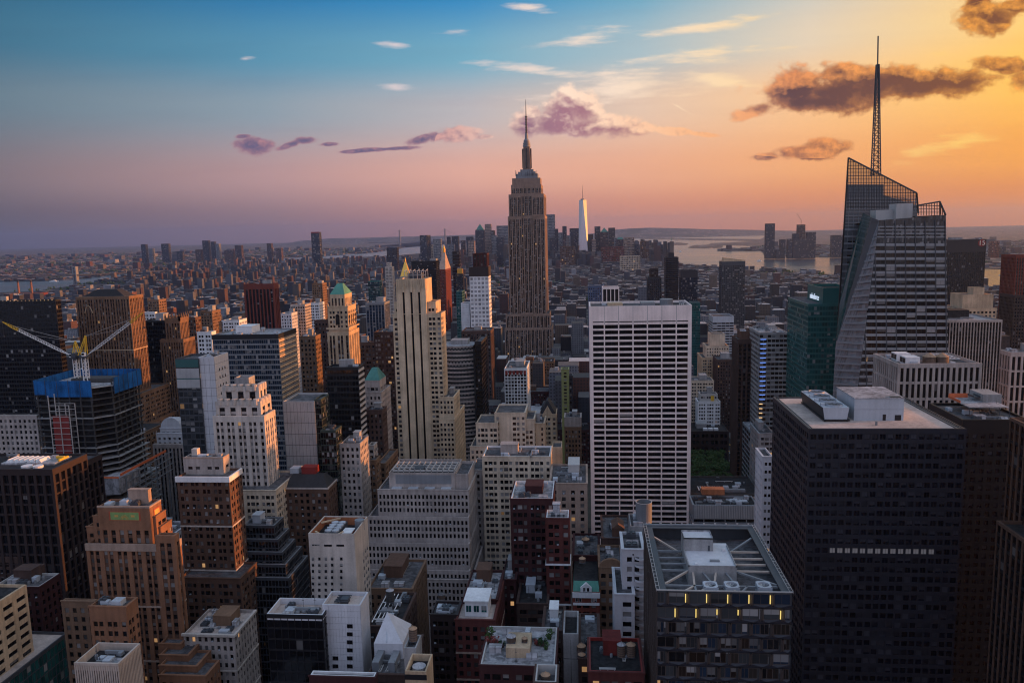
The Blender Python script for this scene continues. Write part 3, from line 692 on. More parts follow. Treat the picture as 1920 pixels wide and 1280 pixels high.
# beige blank block with roof pit
b = Bld('stone_block', 'blank beige stone block with a timber lined roof pit and sunlit side', 1175)
t = b.tier(578, 664, 1000, 292, 689, S('blank', wall='limestone_pale'), par=3.8, roof='roof_tar')
X0, X1, Y0, Y1, zb, Z, par = t
wl = b.mb('inner_lining', 'rust'); e = .45
wl.box(X0+e, X1-e, Y1-e-.12, Y1-e, Z-par+.1, Z-.3, 'N'); wl.box(X0+e, X0+e+.12, Y0+e, Y1-e-.12, Z-par+.1, Z-.3, 'W'); wl.box(X1-e-.12, X1-e, Y0+e, Y1-e-.12, Z-par+.1, Z-.3, 'E')
w, h = X1-X0, Y1-Y0
m = b.mb('chiller', 'dark_steel'); m.box(X0+w*.30, X0+w*.62, Y0+h*.12, Y0+h*.75, Z-par, Z-par+3.4)
m = b.mb('chiller_fan', 'grey_metal', 'stuff')
for i in range(2):
    for j in range(4): m.cyl(X0+w*(.38+.16*i), Y0+h*(.2+.15*j), Z-par+3.4, Z-par+3.9, 1.3, n=10); m.box(X0+w*(.30+.16*i), X0+w*(.345+.16*i), Y0+h*(.17+.15*j), Y0+h*(.21+.15*j), Z-par+3.4, Z-par+4.0)
m = b.mb('stair_head', 'red_paint'); m.box(X0+w*.68, X0+w*.88, Y0+h*.15, Y0+h*.42, Z-par, Z-par+2.8); m = b.mb('stair_head', 'white_paint'); m.box(X0+w*.67, X0+w*.89, Y0+h*.14, Y0+h*.43, Z-par+2.8, Z-par+3.1)
m = b.mb('vent_drum', 'steel'); m.cyl(X0+w*.9, Y0+h*.72, Z-par, Z+.6, 2.0, n=14)
m = b.mb('timber_brace', 'buff_stone'); m.bar((X0+.8, Y0+h*.68, Z-.6), (X0+w*.4, Y1-1, Z-.6), .6); m.bar((X0+1.5, Y0+h*.2, Z-.7), (X0+w*.25, Y0+.8, Z-.7), .6); m.bar((X0+w*.62, Y0+.8, Z-.7), (X0+w*.7, Y0+h*.2, Z-.7), .6)
def swin(b, face, pxs, pys, wm, hm, Y, X=None, glass='glass_dark', frame='frame_pale', lit=()):   # single windows set on a blank wall
    for j, py in enumerate(pys):
        for i, px in enumerate(pxs):
            x, y, z = at(px, py, Y)
            b.win.append(((x, Y-.02, z), wm, hm, 'N', 'lamp_warm' if (i, j) in lit else glass, frame))
swin(b, 'N', (587, 599, 611, 623, 640), [1047+11.7*k for k in range(11)], 1.2, 1.45, 292)
swin(b, 'N', (587, 592, 597), (1021,), 1.2, .7, 292); swin(b, 'N', (615, 638), (1022,), 3.2, .8, 292, frame='frame_dark')
for k in range(11):
    for q in (.55, .72, .86): b.win.append(((X1+.02, Y0+h*q, Z-13-k*3.1), 1.5, 1.7, 'W', 'glass_dark', 'frame_pale'))
# white tile tower
b = Bld('tiled_tower', 'slim white tiled tower with a ladder of black windows and pale roof', 1300)
t = b.tier(604, 675, 1133, 250, 690, S('panel', bay=1.15, fl=2.3, pier=.05, span=.035, d=.12, wall='white_tile', glass='concrete_dark'), par=1.4, roof='roof_gravel')
swin(b, 'N', (656,), [1173+15*k for k in range(7)], 2.0, 1.45, 249.84, glass='glass_black', frame='frame_dark'); swin(b, 'N', (629,), [1233+15*k for k in range(4)], 2.0, 1.45, 249.84, glass='glass_black', frame='frame_dark')
X0, X1, Y0, Y1, zb, Z, par = t; w, h = X1-X0, Y1-Y0
m = b.mb('pipe_rack', 'dark_steel', 'stuff')
for k in range(4): m.bar((X0+w*.25+k*.5, Y0+h*.3, Z-.6), (X0+w*.3+k*.5, Y0+h*.8, Z-.6), .3); m.bar((X0+w*.25, Y0+h*(.3+.15*k), Z-.3), (X0+w*.62, Y0+h*(.3+.15*k), Z-.3), .3)
m.box(X0+w*.4, X0+w*.6, Y0+h*.35, Y0+h*.6, Z-par, Z+.2)
b = H('glass_block', 'black glass block with white roof edge beside the slim white tiled tower', 1300,
  [(500, 604, 1151, 246, None, S('curtain', bay=2.4, fl=4.0, wall='black_metal', glass='glass_black', par='white_tile'), dict(dep=12, roof='roof_gravel', par=2.2))], units=5, pent=False)
m = b.part('sloping_glass', 'glass_blue'); p = [pz(522, 1258, 90), pz(604, 1258, 90)]; q = [pz(530, 1226, 96), pz(606, 1226, 96)]
m.quad(p[0], p[1], q[1], q[0], ((0, 0), (12, 0), (12, 5), (0, 5)))
b = Bld('flat_roof_building', 'pale flat roof at the bottom edge, left of the slim white tiled tower', 1300); p = pz(500, 1290, 84); q = pz(585, 1257, 84)
b.rects.append((500, 600, 1255, 1300, 210)); b.block(p[0], q[0], p[1]-20, q[1], 84.6, S('lime', wall='concrete_dark'), roof='roof_pale', par=.6)
b = H('low_building', 'low building with a white roof rail in front of the slim white tiled tower', 1300, [(582, 702, 1266, 226, 706, lime(wall='dark_red_brick', par='white_paint'), dict(par=.8, roof='roof_tar'))], units=2, pent=False)
# pyramid skylight building
b = H('rooftop_building', 'low building carrying a white pyramid skylight between the tiled tower and a tank', 1300, [(690, 762, 1262, 238, 768, lime(wall='brownstone'), dict(dep=26, roof='roof_grey'))], units=3, pent=False)
zr = b.T[0][5]-1.1
m = b.part('pyramid_skylight', 'white_tile'); ap = at(726, 1147, 256)
Xa = at(701, 1206, 249)[0]; Xb = at(755, 1206, 249)[0]; zp = at(728, 1206, 249)[2]
m.box(Xa, Xb, 249, 263, zr, zp, 'NSWE'); m.frus((Xa, Xb, 249, 263, zp), (ap[0]-.1, ap[0]+.1, 255.9, 256.1, ap[2]))
m = b.part('skylight_rib', 'grey_metal'); m.bar(((Xa+Xb)/2-.6, 249.3, zp+.2), (ap[0], 255.7, ap[2]-1), .5)
for k in range(2): m = b.part('roof_monitor', 'steel'); x = at(700+30*k, 1240, 243)[0]; m.box(x, x+2.4, 241, 249, zr, zr+3.2)
H('brick_building', 'brown brick building with cluttered roof and sunlit long side behind the pyramid skylight', 1300, [(690, 772, 1102, 312, 785, lime(wall='tan_brick', bay=3.0), dict(dep=30))], units=6, pm='brown_brick')
b2 = H('brick_building', 'low brick building with white pipes and a grey tank behind the pyramid skylight', 1300, [(690, 750, 1172, 276, 762, lime(wall='brownstone'), dict(dep=28, roof='roof_tar'))], units=6, pent=False)
m = b2.part('roof_pipes', 'white_paint', 'stuff'); t = b2.T[0]
for k in range(5): m.bar((t[0]+1+k*1.6, t[2]+2, t[5]+.2), (t[0]+1+k*1.6, t[3]-2, t[5]+.2), .3)
for k in range(3): m.bar((t[0]+1, t[2]+4+k*7, t[5]+.4), (t[0]+9, t[2]+4+k*7, t[5]+.4), .35)
TANKS = [('grey water tank among white pipes behind the pyramid skylight', 732, 1102, 1126, 290, 16, t[5]-1.1, 'concrete_dark', 'roof_pale')]
b = H('stair_tower', 'tan stair tower with a black band and round dish in its open top', 1300, [(759, 799, 1258, 196, 811, blank(wall='buff_stone'), dict(par=2.0, roof='roof_tar'))], units=0, pent=False)
t = b.T[0]; m = b.part('black_band', 'black_metal'); m.box(t[0]-.12, t[1]+.12, t[2]-.12, t[2], t[5]-2.4, t[5]-.9, 'NWETB')
m = b.part('roof_dish', 'roof_pale'); m.cyl((t[0]+t[1])/2, (t[2]+t[3])/2, t[5]-2, t[5]-1.0, 1.9, n=18)
b = H('stair_tower', 'grey stair tower with a sunlit side carrying a wooden tank beside the pyramid skylight', 1300, [(757, 780, 1214, 224, 790, blank(wall='concrete'), dict(par=1.2))], units=0, pent=False)
t = b.T[0]; TANKS.append(('wooden water tank with flat tan lid on the grey stair tower', 775, 1173, 1199, 229, 17, t[5]-1.2, 'wood_tank', 'tank_cone'))
b = H('dark_tower', 'narrow black building with a pale roof and conical tank in the middle of the foreground', 1300, [(808, 856, 1150, 285, 864, lime(wall='dark_granite', glass='glass_black', bay=2.6))], units=4, pent=False)
t = b.T[0]; TANKS.append(('small dark water tank with conical cap on the narrow black building', 829, 1120, 1141, 300, 15, t[5]-1.1, 'wood_tank', 'roof_grey'))
b = H('brick_building', 'red brick building with a white dormer storey on its corner roof', 1300, [(855, 926, 1160, 282, 943, lime(wall='red_brick', bay=2.7, pier=.45, bands=(3, 'pink_stone', .5)), dict(roof='roof_gravel')), (868, 931, 1122, 297, 944, lime(wall='dark_red_brick', bay=2.9), dict(roof='roof_pale'))], units=4, pm='brown_brick')
t = b.T[0]; m = b.part('dormer', 'white_paint'); Xa, Xb = at(872, 1150, 286)[0], at(915, 1150, 286)[0]; m.box(Xa, Xb, 286, 296, t[5]-1, t[5]+5.2); m.box(Xa-.4, Xb+.4, 285.4, 297, t[5]+5.2, t[5]+5.7)
for k in range(3): b.win.append((((Xa*(2.5-k)+Xb*(k+.5))/3, 285.97, t[5]+2.2), 2.2, 2.8, 'N', 'glass_teal', 'white_paint'))
# red brick pair
b = H('brick_tower', 'tall red brick tower with white cornice lines, the left half broader', 1175, [(958, 1036, 934, 338, 1074, lime(wall='dark_red_brick', bay=2.7, pier=.52, par='white_paint'), dict(roof='roof_pale'))], units=4, pm='dark_red_brick')
b = H('brick_tower', 'slim red brick tower ringed by white ledges in front of the broad red brick one', 1185, [(1024, 1066, 970, 327, 1072, lime(wall='red_brick', bay=2.9, pier=.5, bands=(5, 'white_paint', .7), par='white_paint'), dict(dep=10, roof='roof_pale'))], units=3, pent=True, pm='roof_pale')
b = Bld('mansard_building', 'small brick house front with turquoise mansard roof and white arched gable', 1180)
t = b.tier(1075, 1123, 1108, 318, None, lime(wall='maroon', bay=3.2, pier=.6, top=5.5), dep=26)
X0, X1, Y0, Y1, zb, Z, par = t
zq = at(1099, 1088, Y0+1.6)[2]; m = b.part('mansard_roof', 'copper_green'); m.frus((X0-.2, X1+.2, Y0-.3, Y1, Z+.05), (X0+.3, X1-.3, Y0+1.6, Y1-1.6, zq), False); m = b.part('flat_roof', 'roof_tar'); m.quad((X0+.3, Y0+1.6, zq), (X1-.3, Y0+1.6, zq), (X1-.3, Y1-1.6, zq), (X0+.3, Y1-1.6, zq))
m = b.part('cornice', 'white_paint'); m.box(X0-.4, X1+.4, Y0-.9, Y0-.36, Z-2.6, Z-.2, 'NWETB'); m.box(X0-.2, X1+.2, Y0-.7, Y0-.36, Z-6, Z-5.0, 'NWETB')
m = b.part('gable', 'white_paint'); c = (X0+X1)/2
pts = [(c-2.4, Y0-.6, Z-.2), (c+2.4, Y0-.6, Z-.2), (c+2.4, Y0-.6, Z+1.8), (c+1.2, Y0-.6, Z+3.0), (c, Y0-.6, Z+3.7), (c-1.2, Y0-.6, Z+3.0), (c-2.4, Y0-.6, Z+1.8)]
m.poly(pts); m.quad(pts[2], (c+2.4, Y0+2, Z+1.8), (c, Y0+2, Z+3.7), pts[4]); m.quad(pts[4], (c, Y0+2, Z+3.7), (c-2.4, Y0+2, Z+1.8), pts[6])
for k in (-.8, .8, ): b.win.append(((c+k, Y0-.64, Z+1.1), 1.1, 1.8, 'N', 'glass_dark', 'white_paint'))
for k in (-4, -2.6, 2.6, 4): b.win.append(((c+k, Y0-.45, Z-3.6), 1.0, 1.9, 'N', 'glass_dark', 'white_paint'))
b = H('arched_building', 'brown stone building with an arched gable right of the turquoise mansard', 1190, [(1124, 1167, 1062, 322, None, lime(wall='tan_brick', bay=3.1, pier=.4, glass='glass_dark'), dict(dep=24))], units=2, pent=False)
X0, X1, Y0, Y1, zb, Z, par = b.T[0]; m = b.part('arched_gable', 'tan_brick'); c = (X0+X1)/2; w = (X1-X0)/2
pts = [(c-w*math.cos(math.pi*k/10), Y0-.1, Z-.1+w*.75*math.sin(math.pi*k/10)) for k in range(11)]; m.poly(pts[::-1]); m.poly([(p[0], Y0+1.2, p[2]) for p in pts])
for p, q in zip(pts[:-1], pts[1:]): m.quad(q, p, (p[0], Y0+1.2, p[2]), (q[0], Y0+1.2, q[2]))
# white narrow tower with balconies
b = H('apartment_tower', 'narrow white apartment tower with curved balcony rails at the left of the faceted tower', 1215,
  [(1154, 1188, 1112, 262, None, lime(wall='white_tile', bay=4.4, pier=.66, span=.5), dict(dep=22)), (1168, 1206, 1028, 268, None, lime(wall='white_tile', bay=4.2, pier=.66, span=.5), dict(dep=16))], units=3, pent=False, which=1)
b0 = b; b = H('concrete_block', 'plain pale concrete block carrying the large round steel tank', 1040, [(1182, 1215, 986, 338, None, blank(wall='concrete'), dict(dep=16))], units=3, pent=False); tk = b.T[0]; b = b0
X0, X1, Y0, Y1, zb, Z, par = b.T[1]
for k in range(19):
    z = Z-3.4-k*2.75; m = MB(); c = (X0*.42+X1*.58); r = (X1-c)*1.0
    n = 8; P = [(c+r*(1-math.cos(math.pi*i/2/n)), Y0-.4-1.9*math.sin(math.pi*i/2/n), z) for i in range(n+1)]
    P = [(c, Y0-.5, z)]+[(c+(X1+.8-c)*i/n, Y0-.5-2.0*math.sin(math.pi*min(1, .15+i/n)*.5), z) for i in range(1, n+1)]+[(X1+.8, Y0-.5, z)]
    m.poly(P); m.poly([(p[0], p[1], p[2]-.25) for p in P][::-1])
    for p, q in zip(P[:-1], P[1:]): m.quad((p[0], p[1], z-.25), (q[0], q[1], z-.25), (q[0], q[1], z+.55), (p[0], p[1], z+.55))
    b.p[('balcony', 'white_tile', k)] = m
b.win.append((((X0+X1)/2, Y0-.5, Z-2), .5, .5, 'N', 'glass_dark', 'frame_dark'))
t = tk; TANKS.append(('large round steel tank with an open rim in front of the white gridded slab', 1207, 944, 992, 346, 31, t[5]-1.1, 'steel', 'tank_cone'))
BIGTANK = len(TANKS)-1
b = H('brick_building', 'brick building with a pedimented roof house in front of the white gridded slab', 1100, [(1130, 1184, 1008, 352, None, lime(wall='brownstone', top=6), dict(dep=30))], units=3, pent=False)
t = b.T[0]; m = b.part('roof_house', 'brown_brick'); x0, x1 = at(1148, 1000, 356)[0], at(1170, 1000, 356)[0]; m.box(x0, x1, 356, 366, t[5]-1, t[5]+3); m.frus((x0-.3, x1+.3, 355.7, 366.3, t[5]+3), ((x0+x1)/2-.1, (x0+x1)/2+.1, 356, 366, t[5]+5))
b = H('brick_building', 'low brick building with tanks between the slim red tower and the white apartment tower', 1110, [(1075, 1124, 1040, 340, None, lime(wall='dark_red_brick', top=7), dict(dep=26))], units=5, pent=False); t = b.T[0]
TANKS += [('wooden water tank with tan cone left of the pedimented roof house', 1098, 1007, 1026, 356, 15, t[5]-1.1, 'wood_tank', 'tank_cone'), ('grey water tank beside the white rooftop sheds', 1130, 1026, 1044, 341, 12, t[5]-1.1, 'concrete_dark', 'roof_grey')]
b = H('red_building', 'low dark building with red painted roof edge left of the faceted tower', 1300, [(1105, 1206, 1258, 222, None, lime(wall='red_brick', bay=3, par='red_paint', lit=()), dict(dep=20, roof='roof_tar'))], units=4, pent=True, pm='red_roof'); t = b.T[0]
TANKS += [('wooden tank with grey cap, left one of the pair on the red edged roof', 1165, 1203, 1228, 232, 17, t[5]-1.1, 'wood_tank', 'roof_pale'), ('wooden tank with rust cap, right one of the pair on the red edged roof', 1183, 1203, 1228, 232, 18, t[5]-1.1, 'wood_tank', 'tank_cone')]
b = H('roof_garden_building', 'brick building with planted roof terrace and two tanks at the bottom centre', 1300, [(901, 1040, 1246, 226, None, lime(wall='dark_red_brick', bay=3.1, par='frame_pale'), dict(dep=24, roof='roof_pale'))], units=5, pent=False); t = b.T[0]; GARDEN = t
m = b.part('tank_house', 'buff_stone'); x0, x1 = at(948, 1230, 231)[0], at(993, 1230, 231)[0]; m.box(x0, x1, 232, 242, t[5]-1.1, t[5]+2.2); ZH = t[5]+2.2
TANKS += [('tank with pale metal cap on the roof garden building', 959, 1194, 1216, 236, 19, ZH, 'wood_tank', 'roof_pale'), ('slim brick coloured tank with cone on the roof garden building', 984, 1196, 1216, 236, 12, ZH, 'tan_brick', 'tank_cone')]
b = H('stair_tower', 'small brick stair tower with a tan tank inside its parapet at the bottom edge', 1300, [(1003, 1043, 1277, 205, None, lime(wall='brownstone', par='frame_pale'), dict(dep=9, par=3))], units=0, pent=False); t = b.T[0]
TANKS.append(('tan conical tank sunk inside the small brick stair tower', 1023, 1259, 1272, 209, 19, t[5]-3, 'wood_tank', 'tank_cone'))
H('grey_building', 'plain grey slab with an open dark roof well in the lower centre', 1300, [(1056, 1084, 1187, 246, None, panel(wall='concrete', bay=3, fl=9), dict(dep=16, par=2.2, roof='roof_tar'))], units=3, pent=False)
b = H('low_building', 'low building with white roof sheds behind the planted roof terrace', 1300, [(1018, 1056, 1180, 262, None, lime(wall='brownstone'), dict(dep=18))], units=4, pm='white_paint')
b = H('low_building', 'low dark building with tanks on steel legs right of the plain grey slab', 1300, [(1086, 1124, 1232, 240, None, lime(wall='brownstone'), dict(dep=30, roof='roof_grey'))], units=3, pent=False); t = b.T[0]
TANKS += [('tan capped water tank on steel legs, upper one right of the plain grey slab', 1090, 1217, 1232, 246, 18, t[5]-1.1, 'wood_tank', 'tank_cone'), ('conical tank on a single tall frame below the tan capped one', 1091, 1239, 1252, 241, 15, t[5]-1.1, 'dark_steel', 'tank_cone'), ('small tan capped tank in front of the turquoise mansard', 1093, 1140, 1156, 268, 13, 130-8, 'wood_tank', 'tank_cone')]
H('low_building', 'low dark classical building with pale arcade left of the slim red brick tower', 1240, [(970, 1026, 1130, 318, None, lime(wall='brownstone', bay=4, pier=.35), dict(dep=26, roof='roof_tar'))], units=5, pm='grey_metal')
H('brick_building', 'dark brick building with lit windows right of the white dormer building', 1260, [(940, 966, 1085, 330, 970, lime(wall='dark_red_brick', glass='glass_lit', bay=2.8), dict(dep=22))], units=4, pent=True)
# ---- foreground, right: black slab with roof plant
b = Bld('black_tower', 'broad black steel tower with tan gravel roof and grey plant room', 1300)
LIT = tuple([('N', 12, i) for i in range(3, 17)])
t = b.tier(1518, 1810, 803, 272, 1451, S('grid', bay=2.62, fl=3.42, pier=.24, span=.42, d=.30, sd=.26, wall='slate_metal', glass='glass_violet', top=1.9, ind=True, lit=LIT, frame='frame_dark'), par=.5, roof='roof_gravel', faces='NE')
X0, X1, Y0, Y1, zb, Z, par = t; zr = Z-par; BLK = t
p0 = pz(1601, 788, zr); p1 = pz(1694, 788, zr); zt = at(1647, 747, p0[1])[2]; yb_ = p0[1]
lo = p0[1]; 
while proj(p0[0], lo, zt)[0] > 1569 and lo < p0[1]+60: lo += .25
PH = (p0[0], p1[0], p0[1], lo, zr, zt)
m = b.mb('plant_room', 'grey_metal'); m.box(*PH)
m = b.mb('plant_room_trim', 'roof_pale'); m.box(PH[0]-.15, PH[1]+.15, PH[2]-.15, PH[3]+.15, zt, zt+.25)
m = b.mb('plant_room_seam', 'steel', 'stuff'); m.box(PH[0], PH[1], PH[2]-.05, PH[2], zr+(zt-zr)*.5, zr+(zt-zr)*.5+.08, 'NTB'); 
m = b.mb('door', 'frame_dark'); xd = at(1658, 780, PH[2])[0]; m.box(xd-.55, xd+.55, PH[2]-.06, PH[2], zr, zr+2.2, 'NWET'); m.box(PH[1]-3.0, PH[1]-.8, PH[2]-.05, PH[2], zr, zr+2.0, 'NWET')
m = b.mb('roof_hatch', 'frame_dark'); m.box(PH[1]-4.5, PH[1]-.8, PH[2]+.6, PH[2]+2.4, zt+.25, zt+.4)
m = b.mb('edge_track', 'dark_steel'); m.box(X1-2.4, X1-1.6, Y0+1, Y1-1, zr, zr+.35); m.box(X1-1.2, X1-.9, Y0+1, Y1-1, zr, zr+.5); m.box(X0+1.2, X0+1.4, Y0+1, Y1-1, zr, zr+.3); m.box(X0+.6, X1-.6, Y0+.6, Y0+.8, zr, zr+.25)
m = b.mb('roof_vent', 'steel'); v = pz(1643, 797, zr); m.box(v[0]-.3, v[0]+.3, v[1]-.3, v[1]+.3, zr, zr+1.3)
def cooler(root, zr=zr):
    q0 = pz(1546, 790, zr); q1 = pz(1588, 790, zr); yc = q0[1]; z1, z2 = at(1566, 786, yc)[2], at(1566, 764, yc)[2]
    xa, xb = q0[0], q1[0]; le = yc
    while proj(xa-.6, le, z2)[0] > 1502 and le < yc+60: le += .25
    r2 = thing('cooling_tower', 'long grey cooling tower with four fans on the black tower roof', 'cooling tower', ((xa+xb)/2, (yc+le)/2, zr))
    m = MB(); g = .7
    A = [(xa, yc, z1), (xb, yc, z1), (xb, le, z1), (xa, le, z1)]; Bq = [(xa-g, yc, z2), (xb+g, yc, z2), (xb+g, le, z2), (xa-g, le, z2)]
    m.quad(A[0], A[1], Bq[1], Bq[0]); m.quad(A[2], A[3], Bq[3], Bq[2]); m.quad(*Bq); m.build('casing', 'grey_metal', r2)
    m = MB(); m.quad(A[1], A[2], Bq[2], Bq[1]); m.quad(A[3], A[0], Bq[0], Bq[3]); m.build('louvre', 'black_metal', r2)
    m = MB(); m.box(xa-.4, xb+.9, yc-.5, le+.5, z1-.5, z1-.05, 'NSWETB'); m.build('support_frame', 'black_metal', r2)
    for i in range(5):
        for x in (xa, xb):
            m = MB(); y = yc+(le-yc)*i/4; m.box(x-.15, x+.15, y-.15, y+.15, zr, z1-.5, 'NSWE'); m.build('leg', 'black_metal', r2)
    for i in range(4):
        y = yc+(le-yc)*(i+.5)/4; x = (xa+xb)/2+.3; rr = min((le-yc)/8*.8, (xb-xa)*.42)
        m = MB(); m.cyl(x, y, z2, z2+.7, rr, rr*1.02, 18, cap=False); m.cyl(x, y, z2+.7, z2+.1, rr*.92, rr*.92, 18, cap=False); f = m.build('fan_shroud', 'grey_metal', r2)
        m = MB(); m.cyl(x, y, z2+.02, z2+.06, rr*.9, n=18); m.build('fan_well', 'black_metal', f)
        m = MB()
        for k in range(8): a = k*math.pi/4; m.bar((x, y, z2+.4), (x+rr*.85*math.cos(a), y+rr*.85*math.sin(a), z2+.4), .35, .06)
        m.build('fan_blade', 'dark_steel', f, 'stuff')
        m = MB(); m.box(xa-.5, xa+.9, y-.6, y+.6, z2, z2+.9); m.build('fan_motor', 'grey_metal', r2)
b.custom.append(cooler)
# dark tower with orange terrace behind it
b = Bld('dark_tower', 'black tower with an orange railed roof terrace right of the black steel tower', 1300)
t = b.tier(1806, 1930, 786, 330, 1744, S('grid', bay=3.2, fl=3.7, pier=.45, span=.45, wall='black_metal', glass='glass_violet', ind=True, top=6), par=1.2, roof='roof_grey', faces='NE')
X0, X1, Y0, Y1, zb, Z, par = t
m = b.mb('terrace_deck', 'roof_pale'); m.box(X0+6, X1-4, Y0+8, Y1-4, Z+3.0, Z+3.3)
m = b.mb('orange_railing', 'orange_paint'); m.box(X0+5.8, X0+6, Y0+16, Y1-4, Z+3.3, Z+4.4); m.box(X0+6, X0+14, Y1-4.2, Y1-4, Z+3.3, Z+5.2)
m = b.mb('terrace_canopy', 'dark_steel'); m.box(X0+13, X0+26, Y0+20, Y1-6, Z+4.8, Z+5.1)
for k in range(6): m.box(X0+13+k*2.4, X0+13.3+k*2.4, Y0+20, Y1-6, Z+5.1, Z+5.6)
m = b.mb('roof_house', 'concrete'); m.box(X0+16, X1-2, Y0+18, Y0+30, Z+.1, Z+6.5)
m = b.mb('terrace_post', 'dark_steel', 'stuff')
for k in range(8): m.box(X0+6+k*4, X0+6.2+k*4, Y0+8, Y0+8.2, Z-1, Z+3.0)
b.clutter(t, 16, False)
# far right dark tower with pale piers
b = Bld('dark_tower', 'dark tower with thin pinkish piers, cut off by the right edge at the bottom', 1300)
for (px, py, Yb_, w) in ((1871, 975, 252, 60), (1896, 782, 262, 70)):
    x, y, z = at(px, py, Yb_); b.rects.append((px-22, 1990, py, 1300, 150)); b.block(x, x+w, 150, Yb_, z, S('vert', bay=3.0, pier=.20, span=.3, wall='brown_brick', glass='glass_black', sp='black_metal', d=.4, top=1.0), faces='NE', zb=0, roof='roof_tar')
b.clutter(b.T[0], 4, False)
# ---- faceted tower with open roof frame
b = Bld('faceted_tower', 'faceted brown glass tower with gold light strips and open roof frame of beams', 1300)
Yg = 205.0; Zg = at(1359, 1107, Yg)[2]; Xa, Xb = at(1232, 1107, Yg)[0], at(1486, 1107, Yg)[0]
Yb = Yg+2
while proj(Xa, Yb, Zg)[0] > 1207 and Yb < Yg+90: Yb += .25
b.rects.append((1204, 1490, 990, 1300, Yg)); b.T.append((Xa, Xb, Yg, Yb, 0, Zg, 0))
zr = Zg-5.0; w = Xb-Xa; fl = 4.3; bw = w/6.4
m = b.mb('windows', 'glass_grey', 'stuff'); m.quad((Xa, Yg, 0), (Xb, Yg, 0), (Xb, Yg, zr), (Xa, Yg, zr), ((0, 0), (25, 0), (25, 40), (0, 40)))
m = b.mb('wall', 'gem_metal'); m.box(Xa, Xb, Yg, Yb, 0, zr, 'EWS')
m = b.mb('roof', 'roof_grey'); m.quad((Xa, Yg, zr), (Xb, Yg, zr), (Xb, Yb, zr), (Xa, Yb, zr))
m = b.mb('side_rib', 'gem_metal', 'stuff'); r = random.Random(3)
y = Yg
while y < Yb-.3:
    d = r.uniform(.05, .22); z = 0
    while z < Zg: hh = r.uniform(3, 7); m.box(Xa-d*r.uniform(.4, 1.4), Xa, y, y+.42, z, min(Zg, z+hh-.25), 'ENST'); z += hh
    y += .8
gl = ('glass_blue', 'glass_grey', 'glass_dark', 'glass_brown', 'glass_lit')
for k in range(18):
    z1 = Zg-.6-k*fl; z0 = z1-fl*.72
    m = b.mb('spandrel', 'slate_metal', 'stuff')
    off = (0.42 if k % 2 == 0 else -.08)*bw
    xs = [Xa] + [Xa+off+i*bw for i in range(0, 8) if Xa+.6 < Xa+off+i*bw < Xb-.8] + [Xb]
    # faceted spandrel: tilted folds between the fins
    for i in range(len(xs)-1):
        x0, x1 = xs[i], xs[i+1]; c = x0+(x1-x0)*(.35+.3*((i+k) % 2)); zm = z0-.6
        pts = ((x0, Yg-.05, z0), (x1, Yg-.05, z0), (x1, Yg-.05, z0-fl*.28), (x0, Yg-.05, z0-fl*.28), (c, Yg-.55, zm))
        for a, q in ((1, 0), (2, 1), (3, 2), (0, 3)): m.poly([pts[a], pts[q], pts[4]][::1])
        if k < 11:
            n = 1 if k < 2 else r.choice((1, 2, 2, 3)); e0 = x0 + (.5 if i else .05); e1 = x1-.5
            for q in range(n):
                b.win.append((((e0+(e1-e0)*(q+.5)/n), Yg-.02, (z0+z1)/2), (e1-e0)/n-.04, z1-z0-.1, 'N', r.choice(('glass_blue', 'glass_grey')) if k < 2 else r.choice(gl), 'gem_metal'))
    fm = b.mb('fin', 'gem_metal', 'stuff'); gm = b.mb('light_strip', 'lamp_gold', 'stuff')
    for i in range(1, len(xs)-1):
        x = xs[i]; fm.quad((x-.05, Yg, z0-.7), (x+.4, Yg-.75, z0+.2), (x+.4, Yg-.75, z1-.2), (x-.05, Yg, z1+.3)); fm.quad((x+.4, Yg-.75, z0+.2), (x+.95, Yg, z0-.7), (x+.95, Yg, z1+.3), (x+.4, Yg-.75, z1-.2))
        if k < 2 and not (k == 1 and i == 5) and not (k == 0 and i == 1): zz = z0+.3 if (k == 0 or i not in (3, 4)) else z1-1.9; gm.box(x-.42, x-.22, Yg-.3, Yg-.1, zz, z1-.4, 'NWETB')
# roof frame
m = b.mb('roof_edge', 'frame_pale'); m.box(Xa-.1, Xb+.1, Yg-.15, Yg+.1, Zg-.2, Zg+.1); m = b.mb('roof_edge', 'steel', 2); m.box(Xa-.1, Xb+.1, Yb-.6, Yb, Zg-.5, Zg)
m = b.mb('walkway', 'dark_steel'); m.box(Xa+.5, Xa+2.6, Yg+.3, Yb-.7, Zg-.7, Zg-.4, 'NSWETB'); m.box(Xb-2.6, Xb-.5, Yg+.3, Yb-.7, Zg-.7, Zg-.4, 'NSWETB'); m.box(Xa+2.6, Xb-2.6, Yb-2.8, Yb-.7, Zg-.7, Zg-.4, 'NSWETB')
m = b.mb('parapet', 'dark_steel'); m.box(Xa, Xa+.3, Yg+.3, Yb-.6, zr, Zg-.2); m.box(Xb-.3, Xb, Yg+.3, Yb-.6, zr, Zg-.2); m.box(Xa+.3, Xb-.3, Yg+.05, Yg+.3, zr, Zg-.35); m.box(Xa+.3, Xb-.3, Yb-.4, Yb-.1, zr, Zg-.55)
m = b.mb('railing', 'frame_pale', 'stuff')
for X in (Xa-.2, Xb+.2):
    n = 20
    for i in range(n):
        y0 = Yg+(Yb-Yg)*i/n; y1 = Yg+(Yb-Yg)*(i+1)/n
        m.bar((X, y0, Zg+.1), (X, y1, Zg+.1), .1); m.bar((X+.9*(1 if X < 0 or X == Xa-.2 else -1), y0, Zg+.1), (X+.9*(1 if X == Xa-.2 else -1), y1, Zg+.1), .1)
        m.bar((X, y0, Zg+.1), (X+.9*(1 if X == Xa-.2 else -1), y0, Zg+.1), .12); m.bar((X, y0, Zg-.5), (X, y0, Zg+.1), .1)
